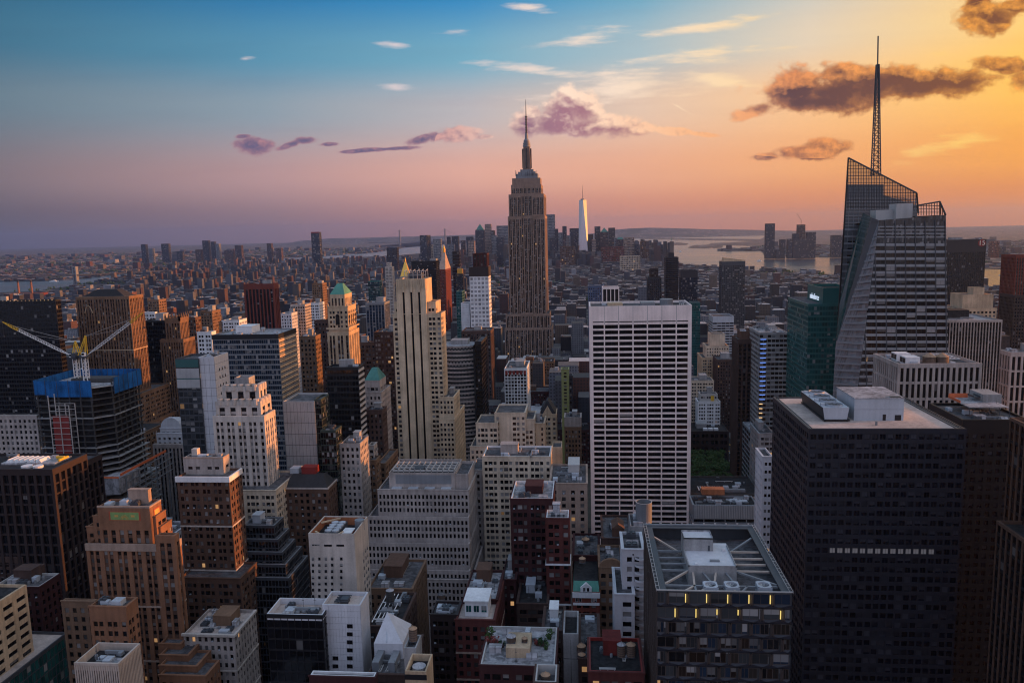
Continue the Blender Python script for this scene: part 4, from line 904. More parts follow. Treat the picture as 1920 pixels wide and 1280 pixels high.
for i in range(10): x = Xa+(Xb-Xa)*(i+.5)/10; m.box(x-.2, x+.2, Yb-.3, Yb+.1, Zg, Zg+.4)
zc = Zg+.6; p0 = pz(1291, 1062, zc); p1 = pz(1381, 1062, zc); q0 = pz(1284, 1032, zc); zt = at(1308, 1008, q0[1])[2]; q1 = pz(1337, 1008, zt); q0b = pz(1280, 1008, zt); qb = pz(1308, 993.5, zt)
m = b.mb('core_house', 'concrete'); m.box(p0[0], p1[0], p0[1], qb[1], zr, zc, 'NSWE'); m.box(p1[0]-.3, p1[0], p0[1], q0[1]+4, zc, zc+.4); m.box(p0[0], p0[0]+.3, p0[1], q0[1], zc, zc+.4); m.box(p0[0], p1[0], p0[1], p0[1]+.3, zc, zc+.4)
m = b.mb('core_roof', 'white_tile'); m.quad((p0[0], p0[1], zc), (p1[0], p0[1], zc), (p1[0], qb[1], zc), (p0[0], qb[1], zc))
m = b.mb('lift_house', 'concrete'); m.box(p0[0], q1[0], q0[1], qb[1], zc, zt, 'NSWE'); 
m = b.mb('lift_house_roof', 'white_tile'); m.quad((p0[0]+.2, q0[1]+.2, zt-.4), (q1[0]-.2, q0[1]+.2, zt-.4), (q1[0]-.2, qb[1]-.2, zt-.4), (p0[0]+.2, qb[1]-.2, zt-.4))
m = b.mb('lift_house_parapet', 'roof_pale'); X0, X1, Y0, Y1 = p0[0], q1[0], q0[1], qb[1]; m.box(X0, X1, Y0, Y0+.2, zt-.4, zt); m.box(X0, X1, Y1-.2, Y1, zt-.4, zt); m.box(X0, X0+.2, Y0+.2, Y1-.2, zt-.4, zt); m.box(X1-.2, X1, Y0+.2, Y1-.2, zt-.4, zt)
m = b.mb('exhaust_fan', 'dark_steel'); v = pz(1328, 1030, zc); m.cyl(v[0], v[1], zc, zc+1.8, 1.1, n=14); m = b.mb('exhaust_pipe', 'red_roof'); m.box(v[0]-2.1, v[0]-1.1, v[1]-.4, v[1]+.3, zc, zc+1.3)
m = b.mb('roof_bench', 'steel'); v = pz(1340, 1052, zc); m.box(v[0]-1.4, v[0]+1.4, v[1]-.4, v[1]+.4, zc, zc+.5)
m = b.mb('roof_box', 'white_paint'); v = pz(1305, 1057, zc); m.box(v[0]-.4, v[0]+.4, v[1]-.4, v[1]+.4, zc, zc+.4); v = pz(1357, 1032, zc); m.box(v[0]-.5, v[0]+.5, v[1]-.4, v[1]+.4, zc, zc+.7)
# beams between the edge and the core
bi = 0
def beam(p, q, wd=.55):
    global bi
    mm = MB(); mm.bar(p, q, wd, .5); b.p[('roof_beam', 'beige_metal' if bi % 2 else 'steel', bi)] = mm; bi += 1
zb_ = Zg-1.2; cx0, cx1, cy0, cy1 = p0[0], p1[0], p0[1], qb[1]
yfr = Yg+5.2
for f in (.08, .34, .58, .86):
    y = cy0+(cy1-cy0)*f; beam((Xa+2.6, y, zb_), (cx0, y, zb_)); beam((cx1, y, zb_), (Xb-2.6, y, zb_))
beam((Xa+2.6, yfr, zb_), (Xb-2.6, yfr, zb_)); beam((Xa+2.6, yfr+.6, zb_+.1), (cx0, cy0+1, zb_+.1)); beam((cx1, cy0+1, zb_+.1), (Xb-2.6, yfr+1, zb_+.1))
beam((Xa+2.6, Yb-9, zb_+.1), (cx0, cy1-2, zb_-1)); beam((cx1, cy1-2, zb_-1), (Xb-2.6, Yb-9, zb_+.1))
for f0, f1 in ((.18, .30), (.30, .30), (.30, .42), (.45, .45), (.62, .55), (.62, .70)): beam((Xa+w*f0, Yg+.5, zb_), (Xa+w*f1, yfr, zb_))
for f0, f1 in ((.30, .32), (.45, .40), (.45, .50), (.62, .58)): beam((Xa+w*f0, yfr, zb_), (Xa+w*f1, cy0, zb_))
def fans(root):
    for k, px in enumerate((1332, 1372, 1432)):
        v = pz(px, 1094.5, Zg-.25); x, y, z = v
        f = MB(); f.box(x-1.9, x+1.9, y-2.0, y+2.0, zr, z, 'NSWE'); R = 1.5
        n = 20; P = [(math.cos(2*math.pi*i/n), math.sin(2*math.pi*i/n)) for i in range(n)]
        for i in range(n):
            a, c = P[i], P[(i+1) % n]
            def sq(u): s_ = max(abs(u[0]), abs(u[1])); return (x+u[0]/s_*1.9, y+u[1]/s_*2.0, z)
            f.quad((x+a[0]*R, y+a[1]*R, z), sq(a), sq(c), (x+c[0]*R, y+c[1]*R, z)); f.quad((x+a[0]*R, y+a[1]*R, z), (x+c[0]*R, y+c[1]*R, z), (x+c[0]*R, y+c[1]*R, z-1.2), (x+a[0]*R, y+a[1]*R, z-1.2))
        fo = f.build('fan_housing', 'grey_metal', root)
        g = MB(); g.cyl(x, y, z-1.15, z-1.1, R*1.02, n=20); g.build('fan_well', 'black_metal', fo)
        for j in range(8):
            a = j*math.pi/4+.2*k; g = MB(); t0, t1 = a-.12, a+.3
            g.quad((x+.3*math.cos(t0), y+.3*math.sin(t0), z-.5), (x+R*.95*math.cos(a-.16), y+R*.95*math.sin(a-.16), z-.35), (x+R*.95*math.cos(a+.2), y+R*.95*math.sin(a+.2), z-.6), (x+.3*math.cos(t1), y+.3*math.sin(t1), z-.55)); g.build('fan_blade', 'frame_pale', fo)
        g = MB(); g.cyl(x, y, z-.7, z-.3, .32, n=10); g.build('fan_hub', 'steel', fo)
b.custom.append(fans)

# ---- white gridded slab
b = Bld('white_slab', 'broad white stone slab tower with a grid of long black windows', 1000)
Y = 530.0
t = b.tier(1106, 1295.5, 573, Y, None, S('grid', bay=9.6, fl=3.86, pier=.085, span=.33, d=.55, sd=.45, wall='travertine', glass='glass_black', top=12.6, ind=True, indf='N', frame='frame_dark', edge=1.9), dep=36, roof='roof_grey', par=1.6, faces='NWE')
X0, X1, Y0, Y1, zb, Z, par = t; w = X1-X0
m = b.mb('vent_slot', 'frame_dark', 'stuff')
n = max(1, round(w/9.6)); bw = w/n
for i in range(n): m.box(X0+i*bw+(.9 if i == 0 else .45)+(1 if i == 0 else 0), X0+(i+1)*bw-(.45 if i < n-1 else 1.9), Y0-.62, Y0-.59, Z-11.0, Z-10.3, 'NTB')
m = b.mb('panel_joint', 'steel', 'stuff')
for i in range(1, n): m.box(X0+i*bw-.12, X0+i*bw+.12, Y0-.63, Y0-.59, Z-12.4, Z, 'NWE')
m = b.mb('penthouse', 'buff_stone'); m.box(X0+w*.18, X0+w*.33, Y0+4, Y0+14, Z-par, Z+1.5)
m = b.mb('cooling_unit', 'steel'); m.box(X0+w*.52, X0+w*.66, Y0+10, Y0+22, Z-par, Z+1.0); m = b.mb('round_tank', 'steel'); m.cyl(X0+w*.78, Y0+14, Z-par, Z+3, 4.5, n=16)
m = b.mb('roof_well', 'roof_tar'); m.box(X0+w*.64, X0+w*.76, Y0+3, Y0+26, Z-par, Z-par+.15); m.box(X0+w*.86, X1-2, Y0+4, Y0+30, Z-par, Z-par+.15)
m = b.mb('roof_rail', 'frame_pale')
for k in range(3): m.bar((X0+w*(.9+.02*k), Y0+6, Z-.4), (X0+w*(.93+.02*k), Y0+28, Z-.4), .3)
b.clutter(t, 8, False)

# ---- slanted crystal glass tower
b = Bld('crystal_tower', 'slanted faceted glass skyscraper with an open lattice crown and tall lattice spire', 735)
YA, YB = 505.0, 560.0
b.rects.append((1556, 1782, 300, 735, YA))
A = lambda px, py, Y: at(px, py, Y)
xl = at(1566, 760, YB)[0]; xr = at(1779, 760, YA)[0]; b.T.append((xl, xr, YA, YB+48, 0, 300, 0))
F1, F2, F3, F4 = A(1648, 413, YA), A(1773.5, 403, YA), A(1780, 800, YA), A(1599, 800, YA)
E_, D_, C_ = A(1634, 408, YA+4), A(1567, 645, YB-6), A(1558, 800, YB-6)
G_, B1 = A(1618, 398, YB-14), A(1575, 560, YB-.5)
def uvp(m, pts, floors, cols): m.quad(*pts, uv=((0, 0), (cols, 0), (cols, floors), (0, floors)))
m = b.mb('glass_wall', 'glass_grey'); uvp(m, (F4, F3, F2, F1), 34, 36)
W2 = (F3[0], YB+46, F3[2]); W1 = (F2[0], YB+46, F2[2]); uvp(m, (F3, W2, W1, F2), 34, 20)
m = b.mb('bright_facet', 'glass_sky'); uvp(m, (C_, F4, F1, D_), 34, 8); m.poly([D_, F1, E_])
m = b.mb('teal_facet', 'glass_teal'); m.poly([D_, E_, G_, B1])
m = b.mb('front_roof', 'roof_tar'); back = [(F2[0], YB, F2[2]-2), (G_[0], YB, F1[2]-2)]
m.poly([(F1[0], F1[1], F1[2]-1), (F2[0], F2[1], F2[2]-2), back[0], back[1], (G_[0], G_[1], F1[2]-1), (E_[0], E_[1], F1[2]-1)])
m = b.mb('roof_house', 'frame_pale'); q = A(1642, 410, YA+22); q2 = A(1680, 393, YA+22); m.box(q[0], q2[0], YA+22, YA+32, q[2]-6, q2[2]); q = A(1680, 405, YA+18); q2 = A(1712, 381, YA+18); m.box(q[0], q2[0], YA+18, YA+30, q[2]-6, q2[2])
# back crystal
P1, P2, P3, P4 = A(1590.6, 296, YB), A(1719, 362, YB), A(1723, 800, YB), A(1559, 800, YB)
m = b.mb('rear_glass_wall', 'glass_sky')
S1, S2, S3 = A(1588, 346, YB), A(1657, 346, YB), A(1657, 366, YB); S4 = A(1720, 386, YB)
for pts in ([P4, P3, S4, A(1700, 371, YB), S3, S1],): m.poly(list(pts))
kq = (YB+45)/YB; m.quad((P4[0]*kq+1, YB+45, P4[2]), P4, S1, (S1[0]*kq+1, YB+45, S1[2]))
m.poly([S1, S3, S2]); m.quad(S1, S2, (S2[0]*kq, YB+45, S2[2]), (S1[0]*kq+1, YB+45, S1[2]))
m = b.mb('crown_glass', 'glass_clear'); m.poly([S1, S2, S3, S4, P2, P1])
def lattice(part, poly_top, xs, y0f, Y, ys, wv=.35, wh=.35):
    # vertical bars up to the sloping top and level bars clipped by it, in the plane y = Y
    mm = b.mb(part, 'dark_steel', 'stuff'); (xa, ya), (xb, yb2) = poly_top
    top = lambda px: ya+(yb2-ya)*(px-xa)/(xb-xa)
    for px in xs:
        if top(px) < y0f(px): mm.bar(A(px, y0f(px), Y-.2), A(px, top(px), Y-.2), wv)
    for py in ys:
        x0 = xa-(py-ya)*.012 if py >= ya else xa
        x1 = xb if py >= yb2 else xa+(xb-xa)*(py-ya)/(yb2-ya)
        seg = [px for px in xs if top(px) <= py <= y0f(px)]
        if len(seg) >= 1: mm.bar(A(x0, py, Y-.2), A(min(x1, max(seg)+4.2), py, Y-.2), wh)
    mm.bar(A(xa, ya, Y-.2), A(xb, yb2, Y-.2), .9)
lattice('crown_lattice', ((1590.6, 296), (1719, 362)), [1590+k*4.9 for k in range(27)], lambda p: 392, YB, [304+k*6.4 for k in range(17)])
mm = b.mb('crown_lattice', 'black_metal', 'stuff'); mm.bar(A(1719, 362, YB-.2), A(1722, 400, YB-.2), .8); mm.bar(A(1590.6, 296, YB-.2), A(1559, 800, YB-.2), .8)
# right hand screen of the front crystal
YS = YA+10
lattice('side_screen', ((1722, 385), (1762, 378)), [1722+k*5.0 for k in range(9)], lambda p: 404, YS, (386, 392, 398))
mm = b.mb('side_screen', 'black_metal', 'stuff'); mm.bar(A(1762, 378, YS), A(1773, 403, YA+1), .8); mm.bar(A(1762, 378, YS), A(1762, 404, YS), .5)
for k in range(3): mm.bar(A(1764+k*3.4, 383+k*7.5, YS-3*k), A(1764+k*3.4, 403, YS-3*k), .35)
# floors
sm = b.mb('spandrel_bands', 'pale_band', 'stuff'); mu = b.mb('mullions', 'dark_steel', 'stuff')
lft = lambda y: 1648+(1599-1648)*(y-413)/(800-413); rgt = lambda y: 1773.5+(1780-1773.5)*(y-403)/397
dl = lambda y: (1648+(1567-1648)*(y-413)/(645-413)) if y < 645 else (1567+(1558-1567)*(y-645)/155)
def bary(py, side):   # point on the bright facet edge
    if side == 'R': f = (py-413)/(800-413.0); return tuple(F1[i]+(F4[i]-F1[i])*f for i in range(3))
    if py < 645: f = (py-413)/(645-413.0); return tuple(F1[i]+(D_[i]-F1[i])*f for i in range(3))
    f = (py-645)/155.0; return tuple(D_[i]+(C_[i]-D_[i])*f for i in range(3))
zf = lambda z: (F1[2]-z)
k = 0; y = 424.0
while y < 770:
    hb = 4.6 if y > 448 else 2.0
    p = A(lft(y+hb/2)+.5, y+hb/2, YA); q = A(rgt(y+hb/2)-.3, y+hb/2, YA); sm.bar((p[0], YA-.14, p[2]), (q[0], YA-.14, q[2]), .28, hb/1470*YA)
    a_, c_ = bary(y+2, 'R'), bary(y+2, 'L')
    if k > 1: sm.bar((a_[0]-.3, a_[1]-.2, a_[2]), (c_[0], c_[1]-.2, c_[2]), .3, 1.3)
    if y > 448:
        x = 1762.5 + (y-450)*.012
        while x > lft(y+10)+6:
            pp = A(x, y+8.8, YA)
            b.win.append(((pp[0], YA-.03, pp[2]), 15.2/1470*YA, 8.0/1470*YA, 'N', random.Random(int(x*7+y)).choice(('glass_dark', 'glass_brown', 'glass_brown', 'glass_black')), 'dark_steel')); x -= 18.7
    y += 13.0 if y > 440 else 6.5; k += 1
for i in range(10):
    x0 = 1771.8-18.7*i; yb0 = 414
    while lft(yb0) > x0-1 and yb0 < 770: yb0 += 4
    if yb0 < 765: p, q = A(x0+(770-450)*.012, 770, YA), A(x0-.4, yb0, YA); mu.bar((p[0], YA-.3, p[2]), (q[0], YA-.3, q[2]), .5)
# left strip of the rear crystal: dark windows
y = 455.0
while y < 720:
    xa = 1590.6-(y-296)*.0625+8
    xb = min(dl(y) , 1612) - 6
    if xb > xa+8:
        pp = A((xa+xb)/2, y, YB)
        b.win.append(((pp[0], YB-.05, pp[2]), (xb-xa)/1470*YB, 6.5/1470*YB, 'N', 'glass_dark', 'dark_steel'))
    y += 13
rb = b.mb('rear_bands', 'steel', 'stuff'); y = 372.0
while y < 770:
    xa = 1590.6-(y-296)*.0625+1; xb = min(1719, dl(y) if y > 413 else 1719)
    if 398 < y <= 413: xb = 1617
    if xb > xa+2: p, q = A(xa, y, YB), A(xb, y, YB); rb.bar((p[0], YB-.2, p[2]), (q[0], YB-.2, q[2]), .3, (2.2 if y > 430 else .7)/1470*YB*1.6)
    y += 13 if y > 430 else 6.5
for i in range(14):
    x = 1594+i*9.4; y1 = 352 if x < 1657 else 372
    y0 = 396 if x > 1618 else 700
    if x < 1718: p, q = A(x-(0 if y0 < 500 else 18), y0, YB), A(x, y1, YB); rb.bar((p[0], YB-.2, p[2]), (q[0], YB-.2, q[2]), .22)
# spire
def spire(root):
    yS = YB+8; b0 = A(1642, 330, yS); tp = A(1646.5, 68, yS)
    m = MB(); n = 22; fr = .80
    for sx in (-1, 1):
        for sy in (-1, 1):
            for i in range(n):
                f0, f1 = i/n*fr, (i+1)/n*fr; w0, w1 = 2.1*(1-f0)+.35, 2.1*(1-f1)+.35
                P = lambda f, w_, a, c: (b0[0]+(tp[0]-b0[0])*f+a*w_, yS+c*w_, b0[2]+(tp[2]-b0[2])*f)
                m.bar(P(f0, w0, sx, sy), P(f1, w1, sx, sy), .6)
                if sx == -1: m.bar(P(f0, w0, -1, sy), P(f1, w1, 1, sy), .34)
                if sy == -1: m.bar(P(f0, w0, sx, -1), P(f1, w1, sx, 1), .34)
                if sx == -1: m.bar(P(f1, w1, -1, sy), P(f1, w1, 1, sy), .3)
    m.build('spire_lattice', 'dark_steel', root)
    m = MB(); f = .70; m.bar((b0[0]+(tp[0]-b0[0])*f, yS, b0[2]+(tp[2]-b0[2])*f), tp, .7); m.build('spire_tip', 'dark_steel', root)
b.custom.append(spire)

# ---- green glass tower with sign
b = Bld('green_glass_tower', 'dark green glass tower with lit white lettering on its upper block', 745)
gg = lambda **k: S('grid', **{**dict(bay=2.0, fl=4.0, pier=.07, span=.34, d=.14, sd=.10, wall='green_metal', glass='glass_teal', top=2.2), **k})
b.tier(1516, 1585, 569, 600, 1478, gg(par='steel'), par=1.4, roof='roof_grey')
t = b.tier(1544, 1600, 539, 612, 1515, gg(top=16, wall='green_metal'), par=2, roof='roof_tar', yb=560)
def sign(root, t=t):
    X0, X1, Y0, Y1, zb, Z, par = t; L = Y1-Y0
    fc = bpy.data.curves.new('sign_lettering', 'FONT'); fc.body = 'salesforce'; fc.size = 6.4; fc.extrude = .12; fc.space_character = .95; fc.align_x = 'CENTER'; fc.align_y = 'CENTER'
    o = text_mesh('sign_lettering', fc, 'lamp_sign'); o.parent = root; bl = root.location
    o.location = (X0-.45-bl.x, Y0+L*.52-bl.y, Z-8.5); o.rotation_euler = (math.pi/2, 0, -math.pi/2)
b.custom.append(sign)
# ---- limestone block with tall windows
b = H('stone_block', 'square limestone office block with tall black window strips and white rooftop coolers', 760,
  [(1686, 1838, 681, 420, 1640, S('grid', bay=2.95, fl=8.6, pier=.44, span=.15, d=.7, sd=.5, wall='limestone_grey', glass='glass_black', top=2.2, ind=True, frame='frame_dark'), dict(roof='roof_grey', par=1.6))], units=5, pent=False)
t = b.T[0]; X0, X1, Y0, Y1, zb, Z, par = t; w, h = X1-X0, Y1-Y0
for k in range(2): m = b.mb('cooling_unit', 'white_paint', k); x = X0+w*.1+k*w*.0; y = Y0+h*(.12+.34*k); m.box(X0+w*(.12), X0+w*.30, y, y+h*.22, Z-par, Z+2.6); m2 = b.mb('intake_louvre', 'black_metal'); m2.box(X0+w*.12-.1, X0+w*.12, y+.6, y+h*.10, Z-.6, Z+2.0, 'ENST'); m2.box(X0+w*.12-.1, X0+w*.12, y+h*.115, y+h*.21, Z-.6, Z+2.0, 'ENST')
m = b.mb('pipe_frame', 'white_paint', 'stuff')
for k in range(6): m.bar((X0+w*(.62+.05*k), Y0+h*.3, Z+.6), (X0+w*(.62+.05*k), Y0+h*.75, Z+.6), .25)
for k in range(3): m.bar((X0+w*.62, Y0+h*(.3+.22*k), Z+.6), (X0+w*.87, Y0+h*(.3+.22*k), Z+.6), .3)
for px, f, nm in ((1742, .5, 'left'), (1766, .42, 'right')):
    TANKS.append((f'low timber tank with wide cone on the limestone block roof, the {nm} one of two', px, 667, 680, Y0+h*.28, 22, Z-par, 'wood_tank', 'tank_cone'))
# grey striped, right block, dark slab with emblem, tan deco block
H('striped_tower', 'dark grey tower with fine pale vertical stripes right of the slanted glass skyscraper', 740, [(1776, 1878, 600, 640, None, S('vert', bay=2.3, pier=.34, span=.2, wall='limestone_grey', glass='glass_black', sp='black_metal', d=.5, top=1.8), dict(dep=45, roof='roof_pale'))], units=3, pm='roof_tar')
b = H('office_block', 'grey stone office block with tall window strips at the right edge above the orange terrace', 745, [(1896, 1990, 660, 470, 1876, S('grid', bay=3.0, fl=9, pier=.4, span=.12, d=.5, sd=.4, wall='limestone_grey', glass='glass_black'))], units=3)
b = Bld('dark_slab', 'wide dark slab tower with a red round emblem near its top right corner', 560)
t = b.tier(1772, 1849, 449, 1180, 1858, S('vert', bay=2.4, pier=.30, span=.2, wall='bronze_metal', glass='glass_black', sp='black_metal', d=.4, top=18, fl=3.8), roof='roof_tar', faces='NW')
t = (t[0], t[1], t[2], t[3], t[4], t[5], t[6]); b.clutter(t, 4, True)
def emblem(root, t=t):
    X0, X1, Y0, Y1, zb, Z, par = t; c = A(1840.5, 455.5, Y0); R = 5.2
    m = MB(); n = 24; P = [(c[0]+R*math.cos(2*math.pi*i/n), Y0-.75, c[2]+R*math.sin(2*math.pi*i/n)) for i in range(n)]
    m.poly(P); 
    for i in range(n): p, q = P[i], P[(i+1) % n]; m.quad((p[0], Y0-.55, p[2]), (q[0], Y0-.55, q[2]), q, p)
    e = m.build('emblem', 'red_paint', root)
    fc = bpy.data.curves.new('emblem_figures', 'FONT'); fc.body = '15'; fc.size = 9.5; fc.extrude = .1; fc.align_x = 'CENTER'; fc.align_y = 'CENTER'
    o = text_mesh('emblem_figures', fc, 'cream_bar'); o.parent = e; bl = root.location
    o.location = (c[0]-bl.x, Y0-.95-bl.y, c[2]); o.rotation_euler = (math.pi/2, 0, 0)
b.custom.append(emblem)
H('deco_tower', 'tan stepped art deco tower between the dark slab and the grey striped tower', 620, [(1794, 1868, 578, 800, None, lime(wall='buff_stone', bay=3.8, pier=.4), dict(dep=40)), (1806, 1862, 552, 806, None, lime(wall='buff_stone', bay=3.8, pier=.5, top=12), dict(dep=26)), (1826, 1845, 539, 812, None, lime(wall='buff_stone', top=6), dict(dep=12))], units=0, pent=False)
H('dark_tower', 'dark reddish tower cut off by the right edge, beyond the grey office block', 650, [(1906, 1960, 478, 900, None, vert(wall='maroon', glass='glass_black'), dict(dep=30)), (1903, 1960, 553, 890, None, vert(wall='dark_granite', glass='glass_black'), dict(dep=30))], units=0, pent=False)
# ---- right of the white slab
b = H('apartment_tower', 'slim white tower with small windows squeezed beside the black steel tower', 1010, [(1431, 1449, 855, 372, 1418, lime(wall='white_tile', bay=2.6, pier=.6, span=.6, fl=3.9))], units=2, pent=False)
b = H('louvred_building', 'low grey metal building with a sloping louvred front and cluttered roof', 995, [(1300, 1420, 946, 440, 1293, S('grid', bay=6, fl=3.6, pier=.08, span=.5, wall='steel', glass='glass_black', top=8.5), dict(roof='roof_tar', par=1.0))], units=14, pent=False)
t = b.T[0]; m = b.part('louvre_panel', 'grey_panel', 'stuff')
for i in range(36):
    x = t[0]+.6+i*(t[1]-t[0]-1.2)/36; m.box(x, x+.62, t[2]-.75, t[2]-.45, t[5]-8.0, t[5]-.2, 'NWET')
m = b.part('roof_cabin', 'rust'); m.box(t[0]+7, t[0]+20, t[2]+14, t[2]+20, t[5]+1, t[5]+4.2)
m = b.part('roof_walkway', 'dark_steel'); 
for k in range(5): m.cyl(t[0]+4+k*6.5, t[2]+3.5, t[5]-1, t[5]+.5, 1.8, n=12)
b = H('low_building', 'long low building with white skylight stripes on its roof, below the park trees', 930, [(1292, 1425, 925, 540, None, lime(wall='concrete_dark', bay=5), dict(dep=40, roof='roof_tar'))], units=6, pent=False); t = b.T[0]
m = b.part('skylight_bar', 'white_paint', 'stuff')
for k in range(10): x = t[0]+8+k*1.7; m.box(x, x+.7, t[2]+9, t[2]+17, t[5]-1, t[5]-.4)
m = b.part('roof_monitor', 'steel'); m.box(t[0]+26, t[0]+40, t[2]+6, t[2]+9, t[5]-1, t[5]+.8)
H('striped_building', 'dark low office building with pale floor lines and a glass roof beside the avenue', 900, [(1411, 1426, 812, 600, 1393, S('ribbon', wall='steel', glass='glass_black', fl=4, span=.18, bay=8), dict(roof='roof_pale'))], units=2, pent=False)
H('office_block', 'small grey office block between the avenue and the slim white tower', 850, [(1424, 1452, 812, 560, None, lime(wall='concrete'), dict(dep=30))], units=2)
H('brown_tower', 'slim brown tower with pale edges left of the blue lit glass tower', 835, [(1384, 1409, 636, 690, None, S('vert', bay=4, pier=.4, span=.2, wall='brownstone', glass='glass_black', sp='brownstone', top=4), dict(dep=26)), (1388, 1405, 621, 696, None, blank(wall='brown_brick'), dict(dep=14))], units=2, pent=False, pm='brown_brick')
b = H('lit_glass_tower', 'glass tower with strips of blue light down its front', 800, [(1424, 1477, 623, 660, 1405, S('ribbon', wall='concrete', glass='glass_brown', fl=3.9, span=.42, bay=3.2, pier=.1), dict(roof='roof_pale'))], units=5, pm='grey_panel')
t = b.T[0]; m = b.part('blue_light', 'lamp_blue', 'stuff'); m2 = b.part('warm_light', 'lamp_warm', 'stuff')
for k in range(26):
    z = t[5]-6-k*3.9
    (m if k < 14 else m2).box(t[0]+.9, t[0]+(5.5 if k < 14 else 3.5), t[2]-.62, t[2]-.45, z, z+.5, 'NTWEB')
H('deco_tower', 'tan stepped stone tower with a plain crown block right of the white gridded slab', 800, [(1317, 1372, 670, 950, None, lime(wall='buff_stone'), dict(dep=40)), (1325, 1366, 648, 954, None, lime(wall='limestone'), dict(dep=28)), (1332, 1359, 626, 958, None, lime(wall='limestone', top=12), dict(dep=18))], units=0, pent=False)
H('brick_tower', 'dark brown brick tower right of the tan stepped tower', 830, [(1345, 1386, 674, 915, None, lime(wall='brownstone'), dict(dep=30))], units=3)
H('office_tower', 'pale grey glass office tower behind the tan stepped tower', 720, [(1337, 1376, 593, 1150, None, ribbon(wall='grey_metal', span=.4, top=9), dict(dep=40)), (1376, 1387, 620, 1155, None, ribbon(wall='grey_metal', span=.4, top=4), dict(dep=30))], units=2)
H('white_building', 'white stepped building with a yellow panel right of the white gridded slab', 800, [(1309, 1350, 752, 830, None, lime(wall='white_paint', pier=.6), dict(dep=18)), (1313, 1345, 738, 834, None, lime(wall='frame_pale'), dict(dep=12))], units=3)
b = ALL[-1]; t = b.T[1]; m = b.part('yellow_panel', 'yellow_paint'); m.box(t[0]+11, t[0]+14.5, t[2]-.5, t[2]-.4, t[5]-8, t[5]-2, 'NWETB')
H('tan_building', 'tan masonry building directly right of the white gridded slab', 780, [(1296, 1338, 713, 860, None, lime(wall='limestone'), dict(dep=26))], units=3)
b = H('stone_building', 'dark stone palace block with three bright skylights behind the park trees', 872, [(1296, 1366, 808, 800, None, lime(wall='dark_granite', bay=5, fl=7, glass='glass_black'), dict(dep=36, roof='roof_tar'))], units=4); t = b.T[0]
m = b.part('skylight', 'white_paint')
for k in range(3): m.box(t[0]+13+k*5.4, t[0]+17.4+k*5.4, t[2]+5, t[2]+9, t[5]-.8, t[5]+1.4)
H('glass_tower', 'tall dark glass tower with tan sloping crown and speckled balconies', 640, [(1354, 1397, 490, 1350, None, S('grid', bay=3, fl=3.3, pier=.22, span=.3, wall='dark_steel', glass='glass_grey', top=7), dict(dep=26))], units=0, pent=False)
b = ALL[-1]; t = b.T[0]; m = b.part('crown', 'buff_stone'); m.frus((t[0], t[1], t[2], t[3], t[5]), (t[0], t[1]-3, t[2]+.5, t[3], t[5]+.4)); z2 = t[5]+7; m.quad((t[0], t[2]+.6, t[5]), (t[1], t[2]+.6, t[5]), (t[1], t[2]+.6, t[5]+2), (t[0], t[2]+.6, z2)); m.quad((t[0], t[2]+.6, z2), (t[1], t[2]+.6, t[5]+2), (t[1], t[3], t[5]+2), (t[0], t[3], z2))
H('glass_tower', 'dark slender tower with stepped top, nearest the river behind the white gridded slab', 570, [(1248, 1272, 482, 1500, None, S('ribbon', wall='slate_metal', glass='glass_black', fl=3.6), dict(dep=24)), (1253, 1264, 474, 1505, None, blank(wall='slate_metal'), dict(dep=14))], units=0, pent=False)
H('glass_tower', 'blue grey tower with a pale cap right of the dark slender tower', 570, [(1277, 1308, 507, 1300, None, S('curtain', wall='slate_metal', glass='glass_blue', top=12), dict(dep=24)), (1296, 1313, 567, 1180, None, S('curtain', wall='teal_panel', glass='glass_teal'), dict(dep=24))], units=0, pent=False)
H('brick_tower', 'dark tower with two setbacks left of the dark slender tower', 570, [(1215, 1240, 520, 1250, None, lime(wall='slate_metal', glass='glass_black'), dict(dep=24)), (1219, 1234, 503, 1255, None, lime(wall='dark_granite'), dict(dep=14))], units=0, pent=False)
H('black_white_tower', 'short black tower with white columns peeking over the white gridded slab', 566, [(1130, 1160, 538, 900, None, S('vert', bay=4.5, pier=.2, span=0, sp=None, fl=40, wall='travertine', glass='glass_black', top=2.5), dict(dep=18)), (1103, 1132, 536, 1150, None, lime(wall='blue_panel'), dict(dep=24))], units=0, pent=False)
# ---- left middle ground
b = Bld('granite_tower', 'dark brown granite tower with deep tall windows and glazed roof at the left edge', 1060)
gr = lambda: S('grid', bay=4.3, fl=4.9, pier=.34, span=.16, d=.8, sd=.55, wall='dark_granite', glass='glass_black', top=3.0, ind=True)
b.tier(-60, 140, 872, 376, 188, gr(), roof='roof_grey'); t = b.tier(-90, 97, 878, 330, 160, gr(), par=1.0, roof='roof_tar')
X0, X1, Y0, Y1, zb, Z, par = t; w, h = X1-X0, Y1-Y0
m = b.mb('roof_monitor', 'roof_pale'); x0, x1 = X0+w*.35, X1-5; m.box(x0, x1, Y0+9, Y1-3, Z-par, Z-.2)
m = b.mb('glazing_rib', 'white_paint', 'stuff')
for k in range(7): x = x0+2+k*(x1-x0-9)/7; m.frus((x, x+(x1-x0-9)/7-.3, Y0+10, Y1-8, Z-.2), (x+.9, x+1.2, Y0+10, Y1-8, Z+1.3))
m = b.mb('roof_coil', 'white_paint'); m.cyl(X1-16, Y0+5, Z-par, Z, 2.5, n=12); m.cyl(X1-10, Y0+4.5, Z-par, Z+.2, 2.2, n=12)
m = b.mb('roof_gantry', 'yellow_paint'); m.box(X1-5.5, X1-4.5, Y0+12, Y1-6, Z, Z+.8); m.box(X1-9, X1-5, Y1-9, Y1-8, Z+.2, Z+1.2)
b.clutter(t, 6, False)
